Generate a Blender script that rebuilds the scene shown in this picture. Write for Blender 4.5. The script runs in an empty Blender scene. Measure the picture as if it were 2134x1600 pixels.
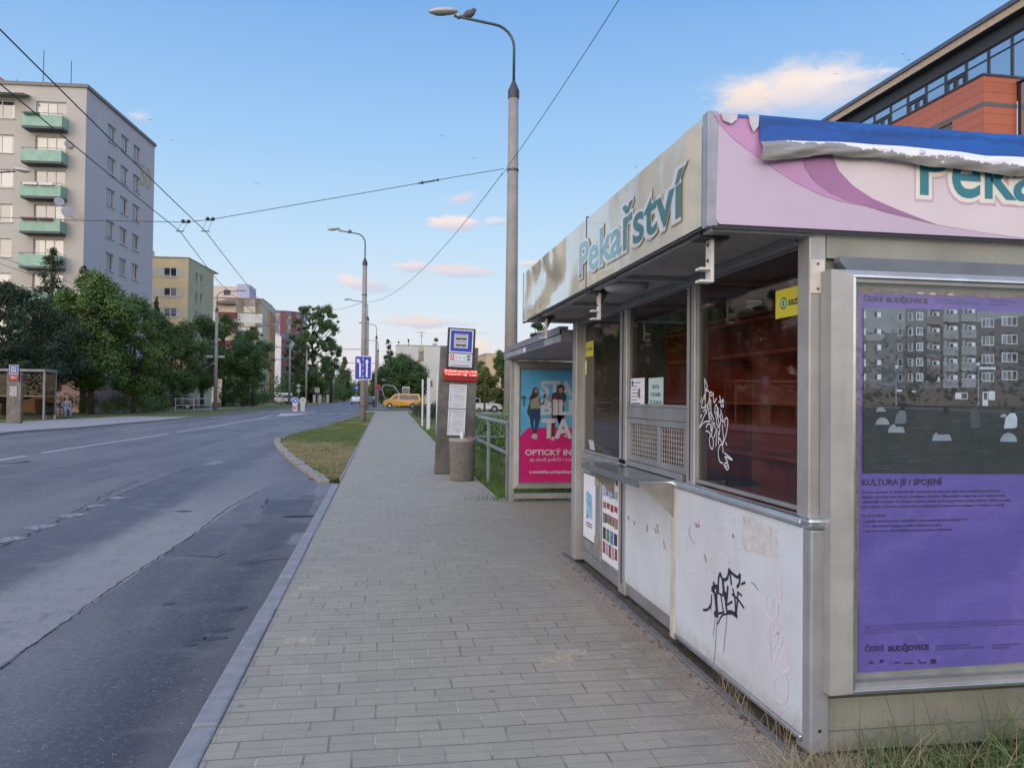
import bpy, math, random
import numpy as np
from math import sin, cos, pi, radians, sqrt, atan2
from mathutils import Vector, Matrix
random.seed(7)
S = bpy.context.scene
# ------------------------------------------------------------------ camera
F, CX, CY, H = 1600., 1067., 800., 1.55
YAW, PIT, ROLL = radians(9.47), math.atan(28/1600), radians(0.6)
f0 = Vector((sin(YAW)*cos(PIT), cos(YAW)*cos(PIT), sin(PIT)))
_r = Vector((cos(YAW), -sin(YAW), 0)); _u = _r.cross(f0)
cr = _r*cos(ROLL) + _u*sin(ROLL); cu = _u*cos(ROLL) - _r*sin(ROLL)
cam = bpy.data.objects.new("camera", bpy.data.cameras.new("camera"))
S.collection.objects.link(cam)
cam.matrix_world = Matrix(((cr.x, cu.x, -f0.x, 0), (cr.y, cu.y, -f0.y, 0), (cr.z, cu.z, -f0.z, H), (0, 0, 0, 1)))
cam.data.sensor_width = 36; cam.data.lens = F/2134*36
cam.data.clip_start = .05; cam.data.clip_end = 5000
S.camera = cam
S.view_settings.view_transform = 'Standard'; S.view_settings.look = 'None'
S.view_settings.exposure = 0.0; S.view_settings.gamma = 1.0
SUN_AZ = radians(212)      # where the low sun stands, clockwise from +Y: behind the camera, to the left
SUN_EL = radians(11)
def lin(r, g, b):
    f = lambda c: (c/255/12.92 if c <= 10 else ((c/255+.055)/1.055)**2.4)
    return (f(r), f(g), f(b))
def ray(px, py):
    return f0 + cr*((px-CX)/F) + cu*((CY-py)/F)
def gnd(px, py, z=0.):
    d = ray(px, py); t = (z-H)/d.z
    return Vector((d.x*t, d.y*t, z))
def at(px, py, D):         # the place seen at (px, py) when it is D metres in front of the camera
    return Vector((0, 0, H)) + ray(px, py)*D
# ------------------------------------------------------------------ world
W = bpy.data.worlds.new("World"); S.world = W; W.use_nodes = True
nt = W.node_tree; N = nt.nodes; L = nt.links; N.clear()
def node(t, **k):
    n = N.new(t)
    for a, b in k.items(): setattr(n, a, b)
    return n
def put(sock, v):
    if hasattr(v, 'is_linked') or hasattr(v, 'links'): sock.id_data.links.new(v, sock)
    else: sock.default_value = v
def mth(op, a, b=None, c=None, clamp=False):
    n = N.new('ShaderNodeMath'); n.operation = op; n.use_clamp = clamp
    put(n.inputs[0], a)
    if b is not None: put(n.inputs[1], b)
    if c is not None: put(n.inputs[2], c)
    return n.outputs[0]
def mixc(fac, a, b):
    n = N.new('ShaderNodeMix'); n.data_type = 'RGBA'
    put(n.inputs[0], fac); put(n.inputs[6], a if not isinstance(a, tuple) else (*a, 1)[:4]); put(n.inputs[7], b if not isinstance(b, tuple) else (*b, 1)[:4])
    return n.outputs[2]
def smooth(v, a, b):
    n = N.new('ShaderNodeMapRange'); n.interpolation_type = 'SMOOTHSTEP'
    put(n.inputs[0], v); n.inputs[1].default_value = a; n.inputs[2].default_value = b
    return n.outputs[0]
def ramp(fac, stops):
    n = N.new('ShaderNodeValToRGB'); put(n.inputs[0], fac)
    e = n.color_ramp.elements
    while len(e) < len(stops): e.new(.5)
    for i, (p, c) in enumerate(stops): e[i].position = p; e[i].color = (*c, 1)
    return n.outputs[0]
def noise(vec, scale, detail=4, rough=.55, dist=0):
    n = N.new('ShaderNodeTexNoise')
    if vec is not None: L.new(vec, n.inputs['Vector'])
    n.inputs['Scale'].default_value = scale; n.inputs['Detail'].default_value = detail
    n.inputs['Roughness'].default_value = rough; n.inputs['Distortion'].default_value = dist
    return n.outputs['Fac']
tc = node('ShaderNodeTexCoord')
sep = node('ShaderNodeSeparateXYZ'); L.new(tc.outputs['Generated'], sep.inputs[0])
dx, dy, dz = sep.outputs
az = mth('ARCTAN2', dx, dy); el = mth('ARCSINE', dz)
zc = mth('MAXIMUM', dz, 0.0)
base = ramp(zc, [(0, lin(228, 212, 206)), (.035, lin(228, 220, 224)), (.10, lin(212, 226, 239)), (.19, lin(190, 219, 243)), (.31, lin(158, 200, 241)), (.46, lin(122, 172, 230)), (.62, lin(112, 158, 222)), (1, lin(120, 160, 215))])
# the evening light: a broad warm brightness round the low sun, behind the camera
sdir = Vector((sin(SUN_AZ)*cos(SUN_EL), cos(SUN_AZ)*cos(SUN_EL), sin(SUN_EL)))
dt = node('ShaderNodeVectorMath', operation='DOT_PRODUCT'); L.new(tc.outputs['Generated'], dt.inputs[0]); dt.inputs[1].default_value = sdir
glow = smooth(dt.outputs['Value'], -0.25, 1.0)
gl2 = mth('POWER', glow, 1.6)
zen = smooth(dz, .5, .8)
skyt = node('ShaderNodeTexSky'); skyt.sky_type = 'NISHITA'; skyt.sun_disc = False
skyt.sun_elevation = SUN_EL; skyt.sun_rotation = SUN_AZ
def scale_c(c, f):
    n = N.new('ShaderNodeVectorMath'); n.operation = 'SCALE'; put(n.inputs[0], c); put(n.inputs[3], f); return n.outputs[0]
def add_c(a, b):
    n = N.new('ShaderNodeVectorMath'); n.operation = 'ADD'; put(n.inputs[0], a); put(n.inputs[1], b); return n.outputs[0]
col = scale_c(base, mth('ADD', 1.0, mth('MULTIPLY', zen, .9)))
nv = node('ShaderNodeMapping'); L.new(tc.outputs['Generated'], nv.inputs[0]); nv.inputs['Scale'].default_value = (1, 1, 2.6)
n1 = noise(nv.outputs[0], 9, 6, .6); n2 = noise(nv.outputs[0], 30, 5, .6, .3); n3 = noise(nv.outputs[0], 3.5, 5, .6)
# thin haze streaks low over the horizon
streak = mth('MULTIPLY', smooth(n3, .5, .72), mth('MULTIPLY', smooth(dz, .28, .02), .35))
col = mixc(streak, col, lin(226, 208, 214))
def cloud(px, py, wx, wy, amt, tilt=0., bright=lin(248, 230, 222), dark=lin(190, 197, 218), thr=.6, amp=1.):
    """one small evening cloud: centre and half sizes as seen, kept as directions in the sky"""
    global col
    d = ray(px, py).normalized(); a0, e0 = atan2(d.x, d.y), math.asin(d.z)
    ra, re = wx/F, wy/F
    u = mth('DIVIDE', mth('SUBTRACT', az, a0), ra); v = mth('DIVIDE', mth('SUBTRACT', el, e0), re)
    if tilt: v = mth('ADD', v, mth('MULTIPLY', u, tilt))
    r2 = mth('SQRT', mth('ADD', mth('MULTIPLY', u, u), mth('MULTIPLY', v, v)))
    nn = mth('ADD', mth('MULTIPLY', mth('SUBTRACT', n1, .5), 2.2*amp), mth('MULTIPLY', mth('SUBTRACT', n2, .5), 1.3*amp))
    m = smooth(mth('ADD', mth('SUBTRACT', 1.0, r2), nn), .05, .05+thr)
    m = mth('MULTIPLY', m, smooth(r2, 1.7, 1.0))
    m = mth('MULTIPLY', m, amt)
    sh = smooth(mth('ADD', mth('ADD', v, mth('MULTIPLY', u, -.35)), mth('MULTIPLY', nn, .5)), -.7, .5)
    col = mixc(m, col, mixc(sh, dark, bright))
cloud(1685, 190, 225, 66, .95, amp=.55, tilt=.05, bright=lin(253, 234, 222), dark=lin(200, 204, 224), thr=.75)
cloud(1560, 215, 95, 30, .6, bright=lin(252, 226, 208), dark=lin(205, 205, 222), thr=.8)
cloud(1800, 160, 130, 30, .8, bright=lin(252, 236, 228), dark=lin(210, 210, 226), thr=.8)
cloud(940, 466, 62, 20, .9, bright=lin(250, 229, 220), dark=lin(206, 202, 222))
cloud(968, 414, 52, 18, .75, tilt=-.5, bright=lin(240, 214, 215), dark=lin(196, 204, 226))
cloud(1035, 462, 26, 10, .5)
cloud(775, 590, 82, 22, .85, tilt=.35, bright=lin(246, 226, 219), dark=lin(196, 200, 218))
cloud(850, 558, 46, 14, .75, bright=lin(244, 220, 216)); cloud(960, 568, 85, 17, .7, tilt=.15, bright=lin(236, 214, 214))
cloud(890, 672, 165, 15, .8, bright=lin(234, 214, 211), dark=lin(190, 194, 214), thr=.8)
cloud(965, 690, 80, 8, .5, dark=lin(200, 200, 215)); cloud(990, 725, 38, 24, .7, bright=lin(252, 222, 200), dark=lin(222, 208, 214))
cloud(292, 245, 26, 16, .6, thr=1.0); cloud(1105, 550, 32, 9, .8, bright=lin(250, 220, 208))
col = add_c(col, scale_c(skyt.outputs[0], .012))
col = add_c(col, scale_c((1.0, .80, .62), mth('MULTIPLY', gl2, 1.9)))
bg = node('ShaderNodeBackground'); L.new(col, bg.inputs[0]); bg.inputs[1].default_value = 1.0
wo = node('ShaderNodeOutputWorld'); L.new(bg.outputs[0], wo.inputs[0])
sun = bpy.data.objects.new("sun", bpy.data.lights.new("sun", 'SUN')); S.collection.objects.link(sun)
sun.data.energy = 0.7; sun.data.angle = radians(24); sun.data.color = (1, .86, .70)
sun.rotation_euler = (-sdir).to_track_quat('-Z', 'Y').to_euler()
# ------------------------------------------------------------------ materials
MATS = {}
def M(name, col, rough=.6, metal=0., var=.12, scale=6., bump=0., bscale=40., spec=.5, col2=None, streak=0., coat=0., dirt=0., emit=None):
    if name in MATS: return MATS[name]
    global N, L
    m = bpy.data.materials.new(name); m.use_nodes = True; t = m.node_tree; N = t.nodes; L = t.links
    b = N['Principled BSDF']; tcn = N.new('ShaderNodeTexCoord'); o = tcn.outputs['Object']
    n = noise(o, scale, 6, .6)
    c2 = col2 or tuple(min(1, c*(1-var*2)) for c in col)
    c = mixc(smooth(n, .3, .7), tuple(min(1, x*(1+var*.5)) for x in col), c2)
    if streak or dirt:
        mp = N.new('ShaderNodeMapping'); L.new(o, mp.inputs[0]); mp.inputs['Scale'].default_value = (9, 9, .7)
        sn = noise(mp.outputs[0], 2.2, 5, .65)
        c = mixc(mth('MULTIPLY', smooth(sn, .48, .75), streak+dirt), c, (.13, .12, .105))
    L.new(c, b.inputs['Base Color'])
    b.inputs['Roughness'].default_value = rough; b.inputs['Metallic'].default_value = metal
    b.inputs['Specular IOR Level'].default_value = spec; b.inputs['Coat Weight'].default_value = coat
    if var and rough < .9:
        rn = noise(o, scale*2.3, 4, .6)
        L.new(mth('ADD', rough-.08, mth('MULTIPLY', rn, .16)), b.inputs['Roughness'])
    if bump:
        bn = N.new('ShaderNodeBump'); L.new(noise(o, bscale, 5, .6), bn.inputs['Height'])
        bn.inputs['Strength'].default_value = bump; bn.inputs['Distance'].default_value = .01
        L.new(bn.outputs[0], b.inputs['Normal'])
    if emit:
        b.inputs['Emission Color'].default_value = (*emit[0], 1); b.inputs['Emission Strength'].default_value = emit[1]
    MATS[name] = m; return m
def glass(name, tint=(.75, .8, .8), refl=1.0, dirty=0.0, ior=1.5):
    if name in MATS: return MATS[name]
    global N, L
    m = bpy.data.materials.new(name); m.use_nodes = True; t = m.node_tree; N = t.nodes; L = t.links
    N.remove(N['Principled BSDF']); out = N['Material Output']
    tr = N.new('ShaderNodeBsdfTransparent'); tr.inputs[0].default_value = (*tint, 1)
    g = N.new('ShaderNodeBsdfGlossy'); g.inputs['Roughness'].default_value = .015
    fr = N.new('ShaderNodeFresnel'); gm = N.new('ShaderNodeNewGeometry')
    L.new(mth('ADD', ior, mth('MULTIPLY', gm.outputs['Backfacing'], 1/ior-ior)), fr.inputs[0])
    mx = N.new('ShaderNodeMixShader'); L.new(mth('MULTIPLY', fr.outputs[0], refl, clamp=True), mx.inputs[0])
    L.new(tr.outputs[0], mx.inputs[1]); L.new(g.outputs[0], mx.inputs[2]); last = mx.outputs[0]
    if dirty:
        d = N.new('ShaderNodeBsdfDiffuse'); d.inputs[0].default_value = (.5, .5, .5, 1)
        tcn = N.new('ShaderNodeTexCoord'); sn = noise(tcn.outputs['Object'], 3, 8, .7)
        m2 = N.new('ShaderNodeMixShader'); L.new(mth('MULTIPLY', smooth(sn, .4, .8), dirty), m2.inputs[0])
        L.new(last, m2.inputs[1]); L.new(d.outputs[0], m2.inputs[2]); last = m2.outputs[0]
    L.new(last, out.inputs[0]); MATS[name] = m; return m
def leafmat(name, c1, c2, c3=None, scale=.5):
    if name in MATS: return MATS[name]
    global N, L
    m = bpy.data.materials.new(name); m.use_nodes = True; t = m.node_tree; N = t.nodes; L = t.links
    N.remove(N['Principled BSDF']); out = N['Material Output']
    tcn = N.new('ShaderNodeTexCoord'); g = N.new('ShaderNodeNewGeometry')
    c = mixc(smooth(noise(tcn.outputs['Object'], scale, 3), .35, .65), c1, c2)
    c = mixc(mth('MULTIPLY', g.outputs['Random Per Island'], .6), c, c3 or tuple(x*1.5 for x in c1))
    d = N.new('ShaderNodeBsdfPrincipled'); L.new(c, d.inputs['Base Color']); d.inputs['Roughness'].default_value = .55; d.inputs['Specular IOR Level'].default_value = .3
    tl = N.new('ShaderNodeBsdfTranslucent'); L.new(c, tl.inputs[0])
    mx = N.new('ShaderNodeMixShader'); mx.inputs[0].default_value = .25
    L.new(d.outputs[0], mx.inputs[1]); L.new(tl.outputs[0], mx.inputs[2]); L.new(mx.outputs[0], out.inputs[0])
    MATS[name] = m; return m
def custom(name, fn):
    """fn(coords, principled) wires up a material"""
    if name in MATS: return MATS[name]
    global N, L
    m = bpy.data.materials.new(name); m.use_nodes = True; t = m.node_tree; N = t.nodes; L = t.links
    b = N['Principled BSDF']; tcn = N.new('ShaderNodeTexCoord'); fn(tcn.outputs['Object'], b)
    MATS[name] = m; return m
def setbump(b, h, strength=.5, dist=.01):
    bn = N.new('ShaderNodeBump'); L.new(h, bn.inputs['Height']); bn.inputs['Strength'].default_value = strength
    bn.inputs['Distance'].default_value = dist; L.new(bn.outputs[0], b.inputs['Normal'])
def mapped(o, s, loc=(0, 0, 0), rot=(0, 0, 0)):
    mp = N.new('ShaderNodeMapping'); L.new(o, mp.inputs[0]); mp.inputs['Scale'].default_value = s
    mp.inputs['Location'].default_value = loc; mp.inputs['Rotation'].default_value = rot; return mp.outputs[0]
# ------------------------------------------------------------------ mesh helpers
COL = S.collection
class Fr:
    """a flat work frame: origin, direction across, direction up; outward = across x up"""
    def __init__(s, o, ex, ey=(0, 0, 1)):
        s.o = Vector(o); s.x = Vector(ex).normalized(); s.y = Vector(ey).normalized(); s.z = s.x.cross(s.y)
    def p(s, u, v, w=0.): return s.o + s.x*u + s.y*v + s.z*w
    def hit(s, px, py, w=0.):
        d = ray(px, py); c = Vector((0, 0, H)); o = s.o+s.z*w
        q = c + d*((o-c).dot(s.z)/d.dot(s.z)) - o
        return q.dot(s.x), q.dot(s.y)
class MB:
    def __init__(s): s.v = []; s.f = []
    def add(s, vs, fs):
        k = len(s.v); s.v += [tuple(v) for v in vs]; s.f += [tuple(i+k for i in f) for f in fs]; return s
    def box(s, x0, x1, y0, y1, z0, z1, fr=None):
        vs = [(x, y, z) for z in (z0, z1) for y in (y0, y1) for x in (x0, x1)]
        if fr: vs = [fr.p(*v) for v in vs]
        return s.add(vs, [(0, 2, 3, 1), (4, 5, 7, 6), (0, 1, 5, 4), (2, 6, 7, 3), (0, 4, 6, 2), (1, 3, 7, 5)])
    def tube(s, pts, r, n=8, caps=True):
        pts = [Vector(p) for p in pts]; rr = r if isinstance(r, (list, tuple)) else [r]*len(pts)
        vs = []; fs = []; a = None
        for i, p in enumerate(pts):
            d = (pts[min(i+1, len(pts)-1)]-pts[max(i-1, 0)]).normalized()
            if a is None:
                a = d.orthogonal().normalized() if abs(d.z) < .99 else Vector((1, 0, 0))
            a = (a - d*a.dot(d)).normalized(); b = d.cross(a)
            for k in range(n):
                t = 2*pi*k/n; vs.append(p + (a*cos(t)+b*sin(t))*rr[i])
        for i in range(len(pts)-1):
            for k in range(n):
                fs.append((i*n+k, i*n+(k+1) % n, (i+1)*n+(k+1) % n, (i+1)*n+k))
        if caps: fs.append(tuple(range(n-1, -1, -1))); fs.append(tuple((len(pts)-1)*n+k for k in range(n)))
        return s.add(vs, fs)
    def cyl(s, p0, p1, r0, r1=None, n=16): return s.tube([p0, p1], [r0, r1 if r1 is not None else r0], n)
    def lathe(s, c, prof, n=20, sx=1., sy=1.):
        c = Vector(c); vs = []; fs = []
        for r, z in prof:
            for k in range(n): vs.append(c+Vector((cos(2*pi*k/n)*r*sx, sin(2*pi*k/n)*r*sy, z)))
        for i in range(len(prof)-1):
            for k in range(n): fs.append((i*n+k, i*n+(k+1) % n, (i+1)*n+(k+1) % n, (i+1)*n+k))
        fs.append(tuple(range(n-1, -1, -1))); fs.append(tuple((len(prof)-1)*n+k for k in range(n)))
        return s.add(vs, fs)
    def blob(s, c, r, n=12, m=8, sc=(1, 1, 1), rot=None):
        vs = []; fs = []
        for i in range(m+1):
            t = pi*i/m
            for k in range(n):
                v = Vector((sin(t)*cos(2*pi*k/n)*sc[0]*r, sin(t)*sin(2*pi*k/n)*sc[1]*r, cos(t)*sc[2]*r))
                if rot: v = rot @ v
                vs.append(Vector(c)+v)
        for i in range(m):
            for k in range(n): fs.append((i*n+k, (i+1)*n+k, (i+1)*n+(k+1) % n, i*n+(k+1) % n))
        return s.add(vs, fs)
    def poly(s, fr, pts, w0=0., w1=.002):
        """flat outline in a frame, extruded from w0 to w1 outward"""
        a = sum(pts[i][0]*pts[(i+1) % len(pts)][1]-pts[(i+1) % len(pts)][0]*pts[i][1] for i in range(len(pts)))
        if a < 0: pts = pts[::-1]
        n = len(pts)
        vs = [fr.p(u, v, w0) for u, v in pts]+[fr.p(u, v, w1) for u, v in pts]
        fs = [tuple(range(n-1, -1, -1)), tuple(range(n, 2*n))]+[(i, (i+1) % n, n+(i+1) % n, n+i) for i in range(n)]
        return s.add(vs, fs)
    def rect(s, fr, u0, u1, v0, v1, w0=0., w1=.002): return s.box(min(u0, u1), max(u0, u1), min(v0, v1), max(v0, v1), w0, w1, fr)
    def ring(s, fr, u0, u1, v0, v1, t, w0, w1):
        """rectangular frame with butted sides"""
        s.rect(fr, u0, u1, v0, v0+t, w0, w1); s.rect(fr, u0, u1, v1-t, v1, w0, w1)
        s.rect(fr, u0, u0+t, v0+t, v1-t, w0, w1); s.rect(fr, u1-t, u1, v0+t, v1-t, w0, w1); return s
    def disc(s, fr, u, v, r, w0=0., w1=.002, n=24, ry=None):
        return s.poly(fr, [(u+r*cos(2*pi*k/n), v+(ry or r)*sin(2*pi*k/n)) for k in range(n)], w0, w1)
    def stroke(s, fr, pts, wd, w=.002):
        """a drawn line: a flat ribbon along points in a frame"""
        for i in range(len(pts)-1):
            a = Vector(pts[i]).to_2d(); b = Vector(pts[i+1]).to_2d(); d = b-a
            if d.length < 1e-6: continue
            d.normalize(); n = Vector((-d.y, d.x))*wd/2; e = d*wd*.3; a = a-e; b = b+e; j = w+i*.00002
            s.add([fr.p(*(a-n), j), fr.p(*(b-n), j), fr.p(*(b+n), j), fr.p(*(a+n), j)], [(0, 1, 2, 3)])
        return s
    def facade(s, fr, U0, U1, V0, V1, holes, depth=.15):
        us = sorted({U0, U1, *[round(h[0], 4) for h in holes], *[round(h[1], 4) for h in holes]})
        vs_ = sorted({V0, V1, *[round(h[2], 4) for h in holes], *[round(h[3], 4) for h in holes]})
        us = [u for u in us if U0 <= u <= U1]; vs_ = [v for v in vs_ if V0 <= v <= V1]
        for i in range(len(us)-1):
            for j in range(len(vs_)-1):
                a, b = (us[i]+us[i+1])/2, (vs_[j]+vs_[j+1])/2
                if any(h[0] < a < h[1] and h[2] < b < h[3] for h in holes): continue
                s.add([fr.p(us[i], vs_[j]), fr.p(us[i+1], vs_[j]), fr.p(us[i+1], vs_[j+1]), fr.p(us[i], vs_[j+1])], [(0, 1, 2, 3)])
        for h in holes:
            q = [(h[0], h[2]), (h[1], h[2]), (h[1], h[3]), (h[0], h[3])]
            for k in range(4):
                a, b = q[k], q[(k+1) % 4]
                s.add([fr.p(*a, 0), fr.p(*a, -depth), fr.p(*b, -depth), fr.p(*b, 0)], [(0, 1, 2, 3)])
        return s
    def text(s, fr, body, u, v, size, width=None, bold=0., w=.002, bevel=0., align='LEFT', italic=0., spacing=1.):
        """lettering: cap height about size*0.7, lower left of the baseline at (u, v)"""
        c = bpy.data.curves.new('t', 'FONT'); c.body = body; c.size = size; c.offset = bold; c.resolution_u = 2 if size < .05 else 5
        c.shear = italic; c.space_character = spacing
        if bevel: c.bevel_depth = bevel; c.bevel_resolution = 3
        ob = bpy.data.objects.new('t', c); COL.objects.link(ob)
        dg = bpy.context.evaluated_depsgraph_get(); me = bpy.data.meshes.new_from_object(ob.evaluated_get(dg))
        vs = [x.co.copy() for x in me.vertices]; fs = [tuple(p.vertices) for p in me.polygons]
        bpy.data.objects.remove(ob); bpy.data.curves.remove(c); bpy.data.meshes.remove(me)
        if not vs: return s
        x0 = min(x.x for x in vs)+bevel+bold; x1 = max(x.x for x in vs)-bevel-bold
        k = (width/(x1-x0)) if width else 1.
        sh = 0 if align == 'LEFT' else (-(x1-x0)*k/2 if align == 'CENTER' else -(x1-x0)*k)
        if bevel: vs2 = [fr.p(u+(x.x-x0)*k+sh, v+x.y, w+x.z*.04) for x in vs]
        else: vs2 = [fr.p(u+(x.x-x0)*k+sh, v+x.y, w) for x in vs]
        return s.add(vs2, fs)
    def build(s, name, mat, parent=None, bevel=0., smooth_=False, loc=None, seg=2, local=False):
        me = bpy.data.meshes.new(name)
        off = Vector((0, 0, 0))
        q = parent
        while q is not None: off += q.location; q = q.parent
        if loc is not None: off = Vector(loc)
        if local: off = Vector((0, 0, 0))
        me.from_pydata([(v[0]-off.x, v[1]-off.y, v[2]-off.z) for v in s.v], [], s.f); me.update()
        ob = bpy.data.objects.new(name, me); COL.objects.link(ob)
        if loc is not None: ob.location = loc
        if parent: ob.parent = parent
        mats = mat if isinstance(mat, list) else [mat]
        for m in mats: me.materials.append(m)
        if smooth_: me.polygons.foreach_set('use_smooth', [True]*len(me.polygons))
        if bevel:
            b = ob.modifiers.new('bevel', 'BEVEL'); b.width = bevel; b.segments = seg; b.limit_method = 'ANGLE'
        return ob
def tag(o, label, cat, group=None, kind=None):
    if label: o['label'] = label
    if cat: o['category'] = cat
    if group: o['group'] = group
    if kind: o['kind'] = kind
    return o
def thing(name, label, cat, loc=(0, 0, 0), group=None):
    o = bpy.data.objects.new(name, None); COL.objects.link(o); o.location = loc; o.empty_display_size = .2
    return tag(o, label, cat, group)
def struct(name, mb, mat, **k):
    o = mb.build(name, mat, **k); o['kind'] = 'structure'; return o
def copy_tree(o, parent=None, kids=None):
    kids = kids or {}
    c = o.copy(); COL.objects.link(c)
    if parent: c.parent = parent
    for ch in [x for x in COL.objects if x.parent == o]: copy_tree(ch, c)
    return c
#==PART2==
RZ = -.075                                   # level of the carriageway below the pavement
# ------------------------------------------------------------------ ground materials
ck0, ck1 = gnd(128, 1300, RZ), gnd(538, 1024, RZ)
kb = (ck1.x-ck0.x)/(ck1.y-ck0.y); ka = ck0.x-kb*ck0.y
def _asphalt(o, b):
    sx = N.new('ShaderNodeSeparateXYZ'); L.new(o, sx.inputs[0]); X, Y, Z = sx.outputs
    big = noise(mapped(o, (.5, .16, 1)), 1.0, 5, .6); fine = noise(o, 90, 3, .7); mid = noise(o, 2.2, 6, .62, .4)
    c = mixc(smooth(big, .36, .64), (.080, .080, .090), (.150, .143, .143))
    lane = noise(mapped(o, (1.3, .05, 1), (5, 2, 0)), 1.0, 4, .6); c = mixc(mth('MULTIPLY', smooth(lane, .45, .62), .5), c, (.175, .168, .165))
    med = noise(o, 28, 5, .75); mott = noise(o, 8, 6, .7)
    # the pale worn strip that ends at the long joint
    t = mth('SUBTRACT', X, mth('ADD', mth('MULTIPLY', Y, kb), ka))
    t2 = mth('ADD', t, mth('MULTIPLY', mth('SUBTRACT', mid, .5), .5))
    band = mth('MULTIPLY', smooth(t2, -1.05, -.6), mth('LESS_THAN', t, 0.0))
    band = mth('MULTIPLY', band, smooth(Y, 17, 9))
    c = mixc(mth('MULTIPLY', band, .9), c, (.275, .255, .23))
    drk = mth('MULTIPLY', smooth(t2, -2.3, -1.6), smooth(t2, -.9, -1.4))
    c = mixc(mth('MULTIPLY', drk, .6), c, (.058, .060, .075))
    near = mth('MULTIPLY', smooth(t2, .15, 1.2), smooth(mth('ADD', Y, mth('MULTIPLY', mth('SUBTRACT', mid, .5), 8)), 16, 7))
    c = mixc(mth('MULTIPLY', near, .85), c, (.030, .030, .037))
    c = mixc(mth('MULTIPLY', smooth(mid, .50, .68), .45), c, (.19, .182, .175)); c = mixc(mth('MULTIPLY', smooth(mott, .52, .70), .4), c, (.05, .05, .058)); c = mixc(mth('MULTIPLY', smooth(med, .50, .72), .55), c, (.27, .262, .255)); c = mixc(mth('MULTIPLY', smooth(med, .46, .30), .55), c, (.035, .035, .042))
    oil = noise(mapped(o, (1.6, .5, 1), (3, 8, 0)), 1.7, 4, .6)
    c = mixc(mth('MULTIPLY', smooth(oil, .64, .74), .45), c, (.045, .045, .055))
    vor = N.new('ShaderNodeTexVoronoi'); L.new(o, vor.inputs['Vector']); vor.inputs['Scale'].default_value = 130
    c = mixc(mth('MULTIPLY', smooth(vor.outputs['Distance'], .22, .05), .30), c, (.33, .32, .32))
    c = mixc(mth('MULTIPLY', smooth(fine, .35, .7), .3), c, (.05, .05, .055))
    sh_ = mth('ADD', X, mth('MULTIPLY', mth('SUBTRACT', mid, .5), .5)); c = mixc(mth('MULTIPLY', smooth(sh_, -1.25, -.95), .55), c, (.20, .185, .17))
    grit = noise(o, 35, 2, .5)
    c = mixc(mth('MULTIPLY', smooth(grit, .70, .78), mth('MULTIPLY', smooth(X, -2.2, -.95), .5)), c, (.42, .39, .35))
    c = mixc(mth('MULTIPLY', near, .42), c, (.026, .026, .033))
    L.new(c, b.inputs['Base Color']); b.inputs['Roughness'].default_value = .72; b.inputs['Specular IOR Level'].default_value = .5
    setbump(b, mth('ADD', fine, mth('MULTIPLY', vor.outputs['Distance'], .6)), .55, .006)
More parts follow.
